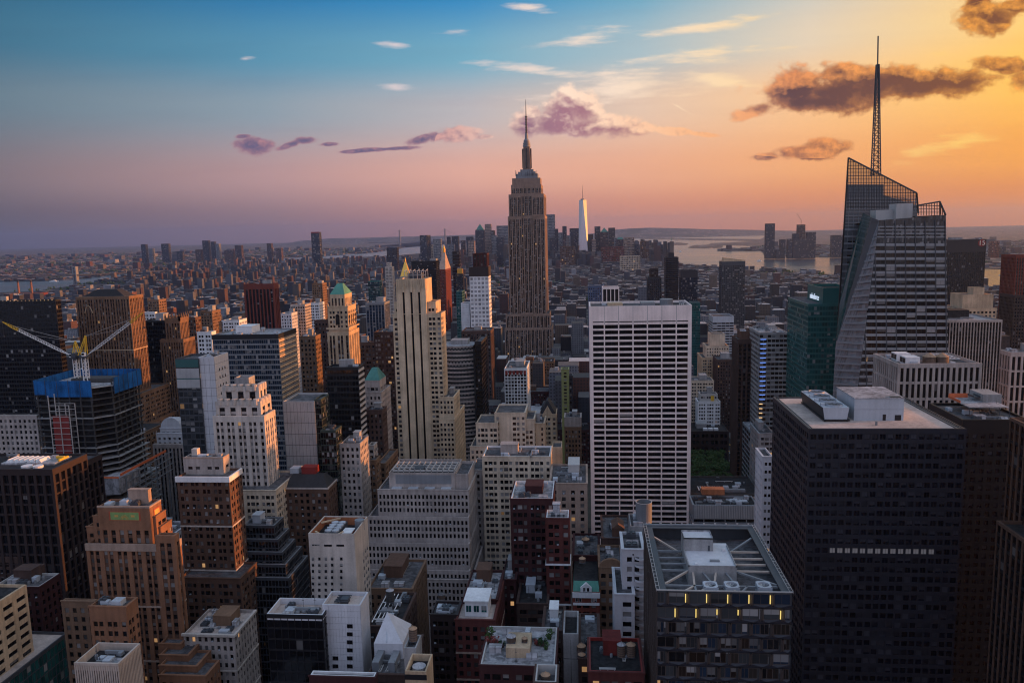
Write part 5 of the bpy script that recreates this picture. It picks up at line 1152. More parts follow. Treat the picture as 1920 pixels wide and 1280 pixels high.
# construction tower
b = Bld('construction_tower', 'unfinished tower of bare floor slabs wrapped in blue safety netting at the top', 915)
Yc = 455.0; Zc = at(118, 716, Yc)[2]; Xa, Xb, Xm = at(62, 712, Yc)[0], at(194, 716, Yc)[0], at(175, 716, Yc)[0]
Y1 = Yc+4
while proj(Xb, Y1, Zc)[0] < 262 and Y1 < Yc+120: Y1 += .5
b.rects.append((60, 292, 690, 915, Yc)); b.T.append((Xa, Xb+6, Yc-4, Y1, 0, Zc, 0)); ch = 7.0
fl = 3.85; k = 0; z = Zc-4
while z > 18:
    m = MB(); g = 1.2 if k > 11 else 0; g += 2.5 if k > 16 else 0
    c = [(Xa-g, Yc-g), (Xm-ch*.3, Yc-g), (Xb-1+g, Yc+ch+2-g), (Xb+g, Yc+ch+2), (Xb+g, Y1+g*2), (Xa-g, Y1+g*2)]
    m.poly([(x, y, z) for x, y in c]); m.poly([(x, y, z-.45) for x, y in c][::-1])
    for i in range(6): p, q = c[i], c[(i+1) % 6]; m.quad((p[0], p[1], z-.45), (q[0], q[1], z-.45), (q[0], q[1], z), (p[0], p[1], z))
    b.p[('floor_slab', 'concrete' if k % 5 == 0 or k > 9 else 'concrete_dark', k)] = m; z -= fl; k += 1  # most upper slabs darker, their colour carries the shade between floors
m = b.mb('core', 'roof_tar'); m.box(Xa+2.2, Xb-2.2, Yc+ch+4, Y1-2, 0, Zc-4.2); m.box(Xa+2.2, Xm-4, Yc+2, Yc+ch+4, 0, Zc-4.2, 'NWET')  # dark filler box, its colour stands in for deep shade inside the floors
for i in range(6):
    x = Xa+1+(Xm-Xa-4)*i/5; mm = MB(); mm.box(x-.4, x+.4, Yc+.6, Yc+1.4, 0, Zc-.3, 'NWES'); b.p[('column', 'concrete_dark', i)] = mm
for i in range(6):
    y = Yc+ch+3+(Y1-Yc-ch-4)*i/5; mm = MB(); mm.box(Xb-1.6, Xb-.8, y-.4, y+.4, 0, Zc-.3, 'NWES'); b.p[('column', 'concrete_dark', 10+i)] = mm
m = b.mb('deck', 'roof_pale'); m.box(Xa+.5, Xb-1, Yc+ch+2.5, Y1-.5, Zc-3.9, Zc-3.6); m.box(Xa+.5, Xm-2, Yc+.5, Yc+ch+2.5, Zc-3.9, Zc-3.6)
m = b.mb('deck_form', 'concrete_dark'); m.box(Xa+14, Xb-6, Yc+16, Y1-14, Zc-3.5, Zc-1)
hn = 9.5
for i in range(5):
    x0 = Xa+.4+(Xm-Xa-1.5)*i/5+.12; x1 = Xa+.4+(Xm-Xa-1.5)*(i+1)/5-.12; mm = MB(); mm.box(x0, x1, Yc-.75, Yc-.5, Zc-hn+(1.5 if i == 0 else 0), Zc+.8, 'NSWETB'); b.p[('safety_net', 'blue_net', i)] = mm
for i in range(6):
    y0 = Yc+ch+2+(Y1-Yc-ch-2)*i/6+.12; y1 = Yc+ch+2+(Y1-Yc-ch-2)*(i+1)/6-.12; mm = MB(); mm.box(Xb+.5, Xb+.75, y0, y1, Zc-hn, Zc+.8, 'NSWETB'); b.p[('safety_net', 'blue_net', 10+i)] = mm
for i in range(5):
    x0 = Xa+(Xb-Xa)*i/5+.15; x1 = Xa+(Xb-Xa)*(i+1)/5-.15; mm = MB(); mm.box(x0, x1, Y1+.3, Y1+.5, Zc-4, Zc+1, 'NSWETB'); b.p[('safety_net', 'blue_net', 20+i)] = mm
for i in range(4):
    y0 = Yc+(Y1-Yc)*i/4+.2; y1 = Yc+(Y1-Yc)*(i+1)/4-.2; mm = MB(); mm.box(Xa-.6, Xa-.4, y0, y1, Zc-4, Zc+1, 'NSWETB'); b.p[('safety_net', 'blue_net', 30+i)] = mm
m = b.mb('net_pole', 'dark_steel', 'stuff')
for i in range(13): x = Xa+(Xb-Xa)*i/12; m.box(x-.1, x+.1, Y1+.1, Y1+.25, Zc-5, Zc+2.2); 
for i in range(7): y = Yc+ch+2+(Y1-Yc-ch-2)*i/6; m.box(Xb+.76, Xb+.95, y-.1, y+.1, Zc-hn, Zc+1.4)
for i in range(6): x = Xa+.4+(Xm-Xa-1.5)*i/5; m.box(x-.1, x+.1, Yc-.95, Yc-.76, Zc-hn-4, Zc+1.2)
m = b.mb('hoist_frame', 'frame_pale', 'stuff'); hx0, hx1 = at(100, 800, Yc-6)[0], at(137, 800, Yc-6)[0]; hz = at(118, 758, Yc-6)[2]
for x in (hx0, (hx0+hx1)/2, hx1):
    for y in (Yc-8, Yc-2.2): m.box(x-.2, x+.2, y-.2, y+.2, 20, hz+(6 if x == hx0 else 0))
z = hz
while z > 40: m.box(hx0, hx1, Yc-8.2, Yc-8, z-.3, z); m.box(hx0, hx1, Yc-2.4, Yc-2.2, z-.3, z); z -= 3.6
m = b.mb('hoist_screen', 'red_paint'); m.box(hx0+1.2, hx1-1.4, Yc-7.4, Yc-7.2, 45, hz-7)
m = b.mb('podium_wrap', 'roof_pale'); q0, q1 = at(191, 896, Yc-6), at(222, 896, Yc-6); zz = at(206, 897, Yc-6)[2]; zl = at(206, 927, Yc-6)[2]; m.box(q0[0], q1[0], Yc-6, Yc+18, zl, zz)
m = b.mb('podium_railing', 'orange_paint'); m.box(q1[0], q1[0]+.3, Yc-4, Y1+10, zz+1, zz+2.6); m.box(q0[0], q1[0], Yc-5.8, Yc-5.5, zz, zz+1.2)
m = b.mb('podium_frame', 'steel', 'stuff')
for k in range(9): y = Yc+k*(Y1+16-Yc)/8; m.box(q1[0]+1, q1[0]+1.5, y-.25, y+.25, 10, zz+.5)
for k in range(4): m.box(q1[0]+1, q1[0]+1.5, Yc, Y1+16, zz-.5-k*4.2, zz-k*4.2)
def crane(label, px, ybase, ypiv, tip, frame_top, Y):
    bx, by, bz = at(px, ybase, Y); z1 = at(px, ypiv, Y)[2]
    root = thing('luffing_crane', label, 'crane', (bx, Y, Zc-3.6), 'tower cranes on the unfinished tower'); bz = Zc-3.6
    m = MB(); wv = 1.25
    for sx in (-1, 1):
        for sy in (-1, 1): m.box(bx+sx*wv-.2, bx+sx*wv+.2, Y+sy*wv-.2, Y+sy*wv+.2, bz, z1)
    n = 7
    for i in range(n):
        za, zb2 = bz+(z1-bz)*i/n, bz+(z1-bz)*(i+1)/n; s_ = 1 if i % 2 else -1
        for sy in (-1, 1): m.bar((bx-wv*s_, Y+sy*wv, za), (bx+wv*s_, Y+sy*wv, zb2), .22)
        for sx in (-1, 1): m.bar((bx+sx*wv, Y-wv*s_, za), (bx+sx*wv, Y+wv*s_, zb2), .22)
    m.build('mast', 'white_paint', root)
    m = MB(); m.box(bx-2.6, bx+2.6, Y-2, Y+2, z1, z1+1.2); m.cyl(bx, Y, z1-1, z1, 1.7, n=12); m.build('slewing_ring', 'dark_steel', root)
    s = 1 if tip[0] > px else -1
    m = MB(); m.box(bx-s*6.5-1.5, bx-s*6.5+1.5, Y-1.8, Y+1.8, z1+.4, z1+3.0); m.box(bx-6.5 if s > 0 else bx, bx if s > 0 else bx+6.5, Y-1.2, Y+1.2, z1+1.2, z1+1.7); m.build('counterweight', 'dark_steel', root)
    m = MB(); m.box(bx+s*1.2-1, bx+s*1.2+1, Y-3.2, Y-1.4, z1+1.2, z1+3.6); c = m.build('cab', 'white_paint', root)
    m = MB(); m.box(bx+s*1.2-.8, bx+s*1.2+.8, Y-3.28, Y-3.2, z1+2.0, z1+3.3, 'NWETB'); m.build('cab_window', 'glass_black', c)
    ft = at(frame_top[0], frame_top[1], Y)
    m = MB()
    for sy in (-1, 1): m.bar((bx-s*3.5, Y+sy*1.2, z1+1.5), (ft[0], Y+sy*.5, ft[2]), .45); m.bar((bx+s*1.5, Y+sy*1.2, z1+1.5), (ft[0], Y+sy*.5, ft[2]), .45)
    m.bar((ft[0], Y-.7, ft[2]), (ft[0], Y+.7, ft[2]), .6); m.build('a_frame', 'yellow_paint', root)
    tp = at(tip[0], tip[1], Y-4); p0 = Vector((bx+s*2, Y, z1+1.6)); p1 = Vector(tp); n = 26
    d = (p1-p0).normalized(); up = Vector((0, 0, 1)); up = (up-d*up.dot(d)).normalized(); sd = d.cross(up)
    mw, my = MB(), MB()
    def pt(i, a, c):
        f = i/n; ta = min(1, f*5, (1-f)*6+.12); return p0+(p1-p0)*f+up*(a*.72*ta)+sd*(c*.7*ta)
    for i in range(n):
        mm = my if i >= n*.76 else mw
        for a, c in ((-1, -1), (-1, 1), (1, 0)): mm.bar(pt(i, a, c), pt(i+1, a, c), .2)
        e = 1 if i % 2 else -1
        mm.bar(pt(i, -1, -e), pt(i+1, -1, e), .17); mm.bar(pt(i, -1, -1), pt(i+1, 1, 0), .17); mm.bar(pt(i, 1, 0), pt(i+1, -1, 1), .17)
    j = mw.build('jib', 'white_paint', root); my.build('jib_head', 'yellow_paint', j)
    m = MB(); q = pt(int(n*.88), 1, 0); m.bar((ft[0], Y, ft[2]), q, .16); m.bar((ft[0], Y, ft[2]), pt(int(n*.6), 1, 0), .12); m.build('pendant_cable', 'frame_pale', root)
    m = MB(); m.bar(tp, (tp[0], tp[1], tp[2]-9), .1); m.box(tp[0]-.4, tp[0]+.4, tp[1]-.4, tp[1]+.4, tp[2]-10, tp[2]-9); m.build('hook', 'dark_steel', root)
# ---- named towers of the left middle ground
H('black_tower', 'wide black glass tower with a lit roof edge at the left, behind the cranes', 775, [(-80, 104, 563, 600, 113, S('curtain', bay=2.2, fl=3.6, span=.3, pier=.1), dict(roof='roof_tar'))], units=4)
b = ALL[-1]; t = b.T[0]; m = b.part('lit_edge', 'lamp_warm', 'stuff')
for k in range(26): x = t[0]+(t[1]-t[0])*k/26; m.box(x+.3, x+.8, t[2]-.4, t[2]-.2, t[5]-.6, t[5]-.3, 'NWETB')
H('stone_building', 'old stone building with a grey roof between the granite tower and the black glass tower', 840, [(-30, 68, 778, 470, 72, lime(wall='limestone_grey', bay=3.4, cornice=(.6, .8, 'limestone_grey')))], units=4)
b = H('gothic_tower', 'wide brown gothic tower with a dark roof and glowing orange sunlit side behind the cranes', 790,
  [(146, 262, 800, 622, 292, lime(wall='tan_brick', bay=2.9), dict(dep=60)), (143, 258, 740, 628, 284, lime(wall='tan_brick', bay=2.9), dict(dep=52)), (143, 241, 556, 640, 267, S('vert', wall='tan_brick', bay=2.5, alt=(1, .5), pier=.6, span=.42, sp='brownstone', sd=.2, top=2.5, bands=(12, 'buff_stone', .7), cornice=(.5, .7, 'buff_stone')))], units=0, pent=False)
t = b.T[2]; m = b.part('hipped_roof', 'slate_roof'); w = t[1]-t[0]; h = t[3]-t[2]; m.frus((t[0]+1, t[1]-w*.1, t[2]+3, t[3]-3, t[5]-1), (t[0]+w*.32, t[1]-w*.3, t[2]+h*.3, t[3]-h*.3, at(190, 541, 660)[2]))
m = b.part('gothic_arch', 'buff_stone')
for c in (t[0]+w*.22,):
    pts = [(c-3.6+7.2*i/8, t[2]-.75, t[5]-14+ (6.5*(1-abs(i/4-1)**1.8))) for i in range(9)]
    for p, q in zip(pts[:-1], pts[1:]): m.bar(p, q, .5)
H('dark_tower', 'plain dark glass tower between two brown gothic towers', 790, [(268, 310, 601, 720, None, S('curtain', wall='black_metal', glass='glass_black'), dict(dep=26))], units=2)
b = H('gothic_tower', 'slim brown gothic tower with spiked crown and sunlit orange side', 790,
  [(301, 343, 636, 684, 364, S('vert', wall='tan_brick', bay=2.3, pier=.5, sp='brownstone', span=.42)), (310, 336, 596, 690, 352, S('vert', wall='tan_brick', bay=2.8, pier=.5, sp='brownstone', top=5))], units=0, pent=False)
t = b.T[1]; m = b.part('pinnacle', 'tan_brick', 'stuff')
for i in range(5):
    for (x, y) in ((t[0]+(t[1]-t[0])*i/4, t[2]), (t[1], t[2]+(t[3]-t[2])*i/4)): m.box(x-.7, x+.7, y-.7, y+.7, t[5]-3, t[5]+1.5); m.frus((x-.6, x+.6, y-.6, y+.6, t[5]+1.5), (x-.05, x+.05, y-.05, y+.05, t[5]+5))
b = H('red_tower', 'dark red brick tower with full height ribs', 618, [(459, 512, 532, 1250, 520, S('vert', wall='maroon', bay=6.2, pier=.34, span=.1, sp='dark_red_brick', d=1.8, sd=.3, top=9, glass='glass_black'))], units=2)
H('banded_tower', 'wide office tower with dark glass bands and copper lit striped side', 880, [(398, 521, 627, 540, 554, S('ribbon', wall='steel', glass='glass_blue', fl=3.75, span=.30, bay=1.6, pier=.07, sd=.25, d=.15, top=4, cornice=(.5, 3.4, 'black_metal')), dict(roof='roof_pale'))], units=5, pm='white_paint')
b = H('teal_tower', 'grey white tower with teal glass front bands and a blank sunlit side', 860, [(330, 372, 672, 468, None, S('curtain', wall='dark_steel', glass='glass_grey', fl=3.9, span=.22, bay=3.2, pier=.10, top=2), dict(dep=20)), (372, 401, 669, 469, 427, S('panel', wall='white_tile', bay=3, fl=5, d=.1), dict(roof='roof_grey'))], units=3, pent=False)
t = b.T[0]; m = b.part('teal_band', 'teal_panel'); m.box(t[0]-.3, t[1], t[2]-.7, t[2]-.5, t[5]-5.5, t[5]-.6, 'NWETB'); m = b.part('pale_band', 'grey_panel'); m.box(t[0]-.3, t[1], t[2]-.7, t[2]-.5, t[5]-12.5, t[5]-6.2, 'NWETB'); m.box(t[0]-.3, t[1], t[2]-.7, t[2]-.5, t[5]-18.8, t[5]-13.2, 'NWETB'); m = b.part('teal_band', 'teal_panel', 2); m.box(t[0]-.3, t[1], t[2]-.66, t[2]-.5, t[5]-13.2, t[5]-12.5, 'NWE')
t = b.T[1]
for k in range(9):
    for q in (.3, .5, .7): b.win.append(((t[1]+.13, t[2]+(t[3]-t[2])*q, t[5]-9-k*5.2), 1.1, 1.7, 'W', 'glass_black', 'frame_dark'))
b = ALL[-2]; t = b.T[0]; m = b.part('side_band', 'buff_stone', 'stuff'); k = 0
while t[5]-5-k*3.75 > 5: z = t[5]-4.2-k*3.75; m.box(t[1]+.32, t[1]+.6, t[2], t[3], z-1.7, z, 'NSWT'); k += 1
# art deco tower with lobed crown
b = H('deco_tower', 'pale stone art deco tower with stepped lobed crown and sunlit edges', 975,
  [(400, 520, 1010, 384, 575, lime(bay=2.9), dict(dep=40)), (402, 516, 918, 386, 574, lime(bay=2.9), dict(dep=34)), (401, 494, 779, 396, 514, S('vert', wall='limestone_pale', bay=3.1, alt=(1.25, .5), pier=.56, span=.45, sp='limestone_grey', sd=.25, top=3.4)),
   (406, 487, 752, 400, 506, S('vert', wall='limestone_pale', bay=6.2, pier=.5, span=.4, sp='limestone_grey', top=3.4)), (418, 484, 725, 404, 497, S('vert', wall='limestone_pale', bay=6.2, pier=.5, span=.1, fl=5, sp='limestone_grey', top=2.6)), (439, 466, 708, 410, None, blank(wall='concrete'), dict(dep=8))], units=0, pent=False)
for ti, nn in ((4, 5), (3, 6)):
    t = b.T[ti]; m = b.part('lobed_parapet', 'limestone_pale', 'stuff')
    for i in range(nn): x = t[0]+(t[1]-t[0])*(i+.5)/nn; m.cyl(x, t[2]+.2, t[5]-2.0, t[5]+1.3, 1.55, n=10)
    for i in range(3): y = t[2]+(t[3]-t[2])*(i+.5)/3; m.cyl(t[1]-.2, y, t[5]-2.0, t[5]+1.3, 1.55, n=10)
# grey blank tower + glass
b = H('blank_tower', 'blank grey panelled tower with a green glass flank', 890, [(530, 589, 752, 430, None, S('panel', wall='grey_panel', bay=2.1, fl=6.5, pier=.06, span=.03), dict(dep=24)), (589, 601, 748, 431, 616, S('curtain', bay=1.5, fl=3.8, wall='dark_green', glass='glass_dark'))], units=4, pent=False)
H('glass_block', 'lower green glass block beside the blank grey panelled tower', 930, [(601, 629, 806, 420, 640, S('curtain', bay=1.5, fl=3.8, wall='dark_green', glass='glass_dark'))], units=2, pent=False)
H('black_tower', 'black glass tower with orange and dark striped sunlit side', 815, [(612, 671, 688, 475, 681, S('curtain', bay=2.0, fl=3.7, span=.35, wall='black_metal', glass='glass_black', top=2), dict(roof='roof_tar'))], units=3)
b = ALL[-1]; t = b.T[0]; m = b.part('side_band', 'frame_pale', 'stuff'); k = 0
while t[5]-3-k*3.7 > 5: z = t[5]-1.8-k*3.7; m.box(t[1]+.15, t[1]+.5, t[2], t[3], z-1.6, z, 'NSWT'); k += 1
# ornate tower with green pyramid roof
ORN = dict(wall='buff_stone', bay=3.0)
b = H('ornate_tower', 'ornate tan stone tower with green copper pyramid roof and sunlit side', 690,
  [(615, 653, 622, 596, 672, S('vert', alt=(1.3, .5), pier=.55, sp='brownstone', **ORN)), (615, 651, 574, 600, 666, S('lime', pier=.6, top=4, cornice=(.8, .9, 'buff_stone'), **ORN)), (620, 645, 552, 603, 658, S('vert', pier=.5, fl=6, sp='brownstone', cornice=(.5, .8, 'buff_stone'), **ORN))], units=0, pent=False)
t = b.T[2]; m = b.part('pyramid_roof', 'copper_green'); cx, cy = (t[0]+t[1])/2, (t[2]+t[3])/2; m.frus((t[0]-.6, t[1]+.6, t[2]-.6, t[3]+.6, t[5]+.1), (cx-2.2, cx+2.2, cy-1.5, cy+1.5, at(637, 531, 612)[2]))
t = b.T[1]; m = b.part('cornice', 'buff_stone')
zq = at(633, 615, 596)[2]; s_ = b.T[0]; m.box(s_[0]-.9, s_[1]+.9, s_[2]-.9, s_[2], zq-.9, zq+.4); m.box(s_[1], s_[1]+.9, s_[2], s_[3], zq-.9, zq+.4, 'WSTB')
m = b.part('tall_arch_window', 'glass_black'); x = (t[0]+t[1])/2-.5; pts = [(x-1.6, t[2]-.42, zq+2), (x+1.6, t[2]-.42, zq+2), (x+1.6, t[2]-.42, zq+9)]+[(x+1.6*math.cos(a*math.pi/6), t[2]-.42, zq+9+1.6*math.sin(a*math.pi/6)) for a in range(1, 6)]+[(x-1.6, t[2]-.42, zq+9)]; m.poly(pts)
for k in range(4):
    y = t[2]+(t[3]-t[2])*(k+.5)/4; m.box(t[1]+.36, t[1]+.42, y-.8, y+.8, zq+2, zq+10, 'W')
for (xx, yy) in ((t[0], t[2]), (t[1], t[2]), (t[1], t[3])): m2 = b.part('urn', 'buff_stone', 'stuff'); m2.cyl(xx, yy, t[5], t[5]+2.5, .8, .3, n=8)
b = H('teal_roof_tower', 'pale stepped tower with a flat topped teal pyramid roof', 795, [(685, 714, 735, 512, 731, lime(wall='limestone_grey', bay=3)), (685, 711, 713, 516, 722, lime(wall='limestone_grey', bay=3.4, top=5))], units=0, pent=False)
t = b.T[1]; m = b.part('pyramid_roof', 'copper_teal'); cx, cy = (t[0]+t[1])/2, (t[2]+t[3])/2; m.frus((t[0]-.4, t[1]+.4, t[2]-.4, t[3]+.4, t[5]+.1), (cx-1.9, cx+1.9, cy-1.9, cy+1.9, at(699, 690, 522)[2]))
H('brick_building', 'dark brown gabled brick building below the flat topped teal pyramid roof', 830, [(685, 716, 768, 492, 724, lime(wall='brownstone'))], units=2)
# beige tower with three black stripes
b = Bld('deco_skyscraper', 'tall beige art deco skyscraper with three full height black window stripes', 880)
Y = 570.0
lw = lambda **k: S('lime', **{**dict(wall='gold_stone', bay=3.4, alt=(1.3, .45), pier=.42, span=.44, fl=3.8), **k})
b.tier(824, 851, 786, Y-6, 870, lw(bay=3.0, alt=(1,)), dep=None); b.tier(824, 850, 744, Y-2, 861, lw(bay=3.0, alt=(1,)))
b.tier(737, 826, 588, Y, 834, S('lime', wall='gold_stone', bay=3.15, alt=(1, .35), pier=.5, span=.45, blanks=tuple(range(3, 8))), dep=None)
b.tier(740, 816, 566, Y+2, 825, S('lime', wall='gold_stone', bay=3.15, pier=.5, blanks=tuple(range(2, 8)), top=5))
b.tier(746, 799, 523, Y+1, 809, S('blank', wall='gold_stone'))
t = b.T[-1]; tm = b.T[2]; w = t[1]-t[0]
m = b.mb('shaft', 'gold_stone'); ye = tm[2]-1.3
xs = [at(p, 600, Y)[0] for p in (746, 757.3, 761.2, 771.9, 775.8, 786.4, 790.3, 801)]
for i in (0, 2, 4, 6): m.box(xs[i], xs[i+1], ye, t[2]+2, 0, t[5]-7, 'NWET')
m.box(xs[0], xs[7], ye-.1, t[2]+2, t[5]-7, t[5]-.0, 'NWET')
m = b.mb('window_stripe', 'glass_black')
for i in (1, 3, 5): m.quad((xs[i], ye+.9, 0), (xs[i+1], ye+.9, 0), (xs[i+1], ye+.9, t[5]-7), (xs[i], ye+.9, t[5]-7), ((0, 0), (1, 0), (1, 60), (0, 60)))
m = b.mb('crown_fluting', 'gold_stone', 'stuff')
for i in range(16): x = xs[0]+(xs[7]-xs[0])*(i+.5)/16; m.box(x-.38, x+.38, ye-.45, ye-.1, t[5]-6, t[5]+.3, 'NWET')
for i in range(3): x = (xs[1+2*i]+xs[2+2*i])/2; m.box(x-1.0, x+1.0, ye-.6, ye-.1, t[5]-9.5, t[5]-4, 'NWETB'); m.box(x-.5, x+.5, ye-.7, ye-.1, t[5]-4, t[5]-1, 'NWET')
m = b.mb('roof_cage', 'frame_pale', 'stuff'); c = (xs[3]+xs[6])/2
for i in range(6):
    x = xs[2]+(xs[7]-xs[2])*i/5-1; m.bar((x, Y+6, t[5]-1), (x, Y+6, t[5]+5.5), .35); m.bar((x, Y+14, t[5]-1), (x, Y+14, t[5]+6.5), .35); m.bar((x, Y+6, t[5]+5.5), (x, Y+14, t[5]+6.5), .35)
for z in (2.5, 5.5): m.bar((xs[2]-1, Y+6, t[5]+z), (xs[7]-1, Y+6, t[5]+z), .35)
m = b.mb('roof_plant', 'dark_steel'); m.box(xs[2]+1, xs[6], Y+7, Y+13, t[5]-1, t[5]+4)
t2 = b.T[1]; b.clutter(t2, 2, True)
# limestone block
lb = lambda **k: S('lime', **{**dict(wall='limestone_grey', bay=2.15, pier=.46, span=.38, fl=3.75, glass='glass_black', top=2.0, alt=(1.0,)), **k})
b = H('stone_block', 'massive stepped pale limestone office block with long rows of small dark windows', 1190,
  [(690, 884, 1084, 388, 891, lb(), dict(dep=44)), (690, 880, 1068, 392, 888, lb(cornice=(.3, .6, 'limestone_grey')), dict(dep=42)), (690, 879, 1018, 395, 887, lb(cornice=(.3, .6, 'limestone_grey')), dict(dep=40)), (691, 878, 968, 398, 886, lb(cornice=(.3, .6, 'limestone_grey')), dict(dep=40)), (709, 878, 917, 402, 886, lb(top=3.0), dict(dep=36)),
   (729, 852, 886, 406, None, blank(wall='limestone_grey'), dict(dep=26, par=2.6, roof='roof_tar')), (852, 878, 888, 407, 883, blank(wall='limestone_grey'), dict(dep=24, par=1.5))], units=0, pent=False)
t = b.T[5]; m = b.part('grille', 'steel'); w = t[1]-t[0]; m.box(t[0]+w*.10, t[1]-w*.05, t[2]-.15, t[2], t[5]-6.2, t[5]-1.2, 'NWETB')
for i in range(4): m = b.part('plant_door', 'grey_metal'); x = t[0]+w*(.05+.25*i); m.box(x, x+w*.15, t[2]-3, t[2], t[5]-11, t[5]-7.8, 'NWET')
m = b.part('cooling_frame', 'frame_pale', 'stuff')
for i in range(12): x = t[0]+1+(w-2)*i/11; m.box(x-.15, x+.15, t[2]+4, t[2]+20, t[5]-1, t[5]+.5)
for i in range(4): m.box(t[0]+1, t[1]-1, t[2]+4+5*i, t[2]+4.4+5*i, t[5]-.6, t[5]+.3)
m = b.part('cooling_cell', 'dark_steel'); m.box(t[0]+w*.36, t[0]+w*.5, t[2]+5, t[2]+12, t[5]-1.5, t[5]+.6)
# other centre-left buildings
H('stone_tower', 'tan stone tower with sunlit right side beside the massive stepped limestone block', 985, [(638, 674, 831, 426, 690, lime(wall='limestone_grey', bay=3.0, fl=3.8, top=2.5, cornice=(.4, .6, 'limestone_grey')))], units=3)
H('stone_building', 'narrow brown stone building right of the tan stone tower', 960, [(689, 704, 862, 448, 712, lime(wall='tan_brick')), (690, 700, 834, 456, 706, lime(wall='limestone_grey'))], units=2, pent=False)
H('brick_building', 'long brown brick building with sunlit side left of the three striped skyscraper', 940, [(706, 722, 868, 468, 745, lime(wall='tan_brick'))], units=4)
b = H('mansard_building', 'broad brown stone building with black mansard roof and a red roof box', 1000, [(527, 614, 914, 400, 630, lime(wall='brown_brick', bay=3.2, cornice=(.5, .8, 'limestone_grey')))], units=0, pent=False)
t = b.T[0]; m = b.part('mansard_roof', 'slate_roof'); m.frus((t[0]+.2, t[1]-.2, t[2]+.2, t[3]-.2, t[5]-.4), (t[0]+4, t[1]-4, t[2]+7, t[3]-4, t[5]+5.2)); m = b.part('roof_box', 'red_paint'); m.box(t[0]+9, t[0]+17, t[2]+8, t[2]+14, t[5]+5.2, t[5]+9.0); m = b.part('rooftop_plant', 'grey_metal'); m.box(t[0]+2, t[0]+7, t[2]+9, t[2]+15, t[5]+5, t[5]+8)
H('domed_building', 'small grey building with a white rounded dome roof', 880, [(288, 343, 832, 530, 346, vert(wall='limestone_grey', glass='glass_black')), (294, 341, 812, 540, 344, lime(wall='white_tile', bay=4)), (301, 339, 802, 545, 342, lime(wall='white_tile', bay=4))], units=0, pent=False)
b = ALL[-1]; t = b.T[2]; m = b.part('dome', 'white_tile'); cx = (t[0]+t[1])/2; w = t[1]-t[0]
for i in range(4):
    f0, f1 = math.cos(i*math.pi/9), math.cos((i+1)*math.pi/9); m.frus((cx-w/2*f0, cx+w/2*f0, t[2], t[2]+w*f0*.8, t[5]+8*math.sin(i*math.pi/9)), (cx-w/2*f1, cx+w/2*f1, t[2]+.2, t[2]+w*f1*.8, t[5]+8*math.sin((i+1)*math.pi/9)))
H('stone_hotel', 'wide beige hotel with many small windows and a white roof terrace', 1110, [(884, 910, 880, 434, None, lime(wall='limestone_grey'), dict(dep=24)), (905, 1031, 855, 430, None, lime(wall='limestone', bay=2.9, bands=(8, 'limestone_pale', .6), par='white_paint'), dict(dep=22))], units=8, pm='limestone_grey')
H('stone_building', 'broad beige building with plain raised walls behind the wide beige hotel', 860, [(882, 940, 836, 500, None, lime(wall='limestone'), dict(dep=30)), (893, 932, 792, 506, None, lime(wall='limestone', top=4), dict(dep=24)), (928, 984, 773, 510, None, lime(wall='limestone', blanks=(1, 2, 3)), dict(dep=26)), (982, 1001, 785, 512, None, lime(wall='limestone', top=8), dict(dep=24)), (998, 1020, 793, 514, None, lime(wall='buff_stone', blanks=(1,)), dict(dep=22))], units=2)
b = H('gabled_tower', 'small tan gothic tower with a pointed gable', 840, [(1011, 1042, 776, 590, None, lime(wall='buff_stone', bay=3), dict(dep=20))], units=0, pent=False)
t = b.T[0]; m = b.part('gable_roof', 'slate_roof'); cx = (t[0]+t[1])/2; zz = at(1026, 752, 592)[2]; m.frus((t[0], t[1], t[2]+.3, t[3], t[5]), (cx-.4, cx+.4, t[2]+4, t[3]-2, zz)); m = b.part('gable', 'buff_stone'); m.poly([(cx-4, t[2]-.3, t[5]-.5), (cx+4, t[2]-.3, t[5]-.5), (cx, t[2]-.3, t[5]+6)]); m.poly([(cx-4, t[2]-.3, t[5]-.5), (cx, t[2]-.3, t[5]+6), (cx, t[2]+5, t[5]+6), (cx-4, t[2]+5, t[5]-.5)]); m.poly([(cx+4, t[2]+5, t[5]-.5), (cx, t[2]+5, t[5]+6), (cx, t[2]-.3, t[5]+6), (cx+4, t[2]-.3, t[5]-.5)])
H('arcaded_tower', 'narrow tower with a white arcaded top and brown checkered walls', 865, [(1059, 1089, 800, 600, None, lime(wall='tan_brick', bay=2.6), dict(dep=18)), (1059, 1089, 782, 602, None, lime(wall='limestone_grey', bay=3.6, fl=7, span=.2, top=2), dict(dep=16))], units=2)
H('stone_building', 'tan building with white roof blocks left of the white gridded slab', 1000, [(1031, 1100, 905, 400, None, lime(wall='pink_stone', bay=4.4, pier=.6, top=4), dict(dep=34, roof='roof_grey'))], units=9, pm='frame_pale')
H('stone_building', 'small beige roof house behind the wide beige hotel', 880, [(1035, 1053, 838, 470, None, blank(wall='buff_stone'), dict(dep=14))], units=0, pent=False)
H('gridded_tower', 'small white gridded tower with dark red top floor', 785, [(946, 987, 690, 760, 993, S('grid', wall='white_paint', bay=3.1, fl=3.4, pier=.26, span=.28), dict(roof='roof_grey'))], units=4)
b = ALL[-1]; t = b.T[0]; m = b.part('red_storey', 'red_paint'); 
for i in range(6): x = t[0]+(t[1]-t[0])*i/6+.7; m.box(x, x+(t[1]-t[0])/6-1.2, t[2]-.52, t[2]-.45, t[5]-6.5, t[5]-2.4, 'NWET')
H('lime_tower', 'slender lime yellow tower left of the white gridded slab', 790, [(1053, 1066, 692, 740, None, lime(wall='lime_paint', bay=4.5, pier=.6, fl=3.2), dict(dep=12)), (1066, 1073, 704, 741, None, lime(wall='slate_metal'), dict(dep=10))], units=0, pent=False)
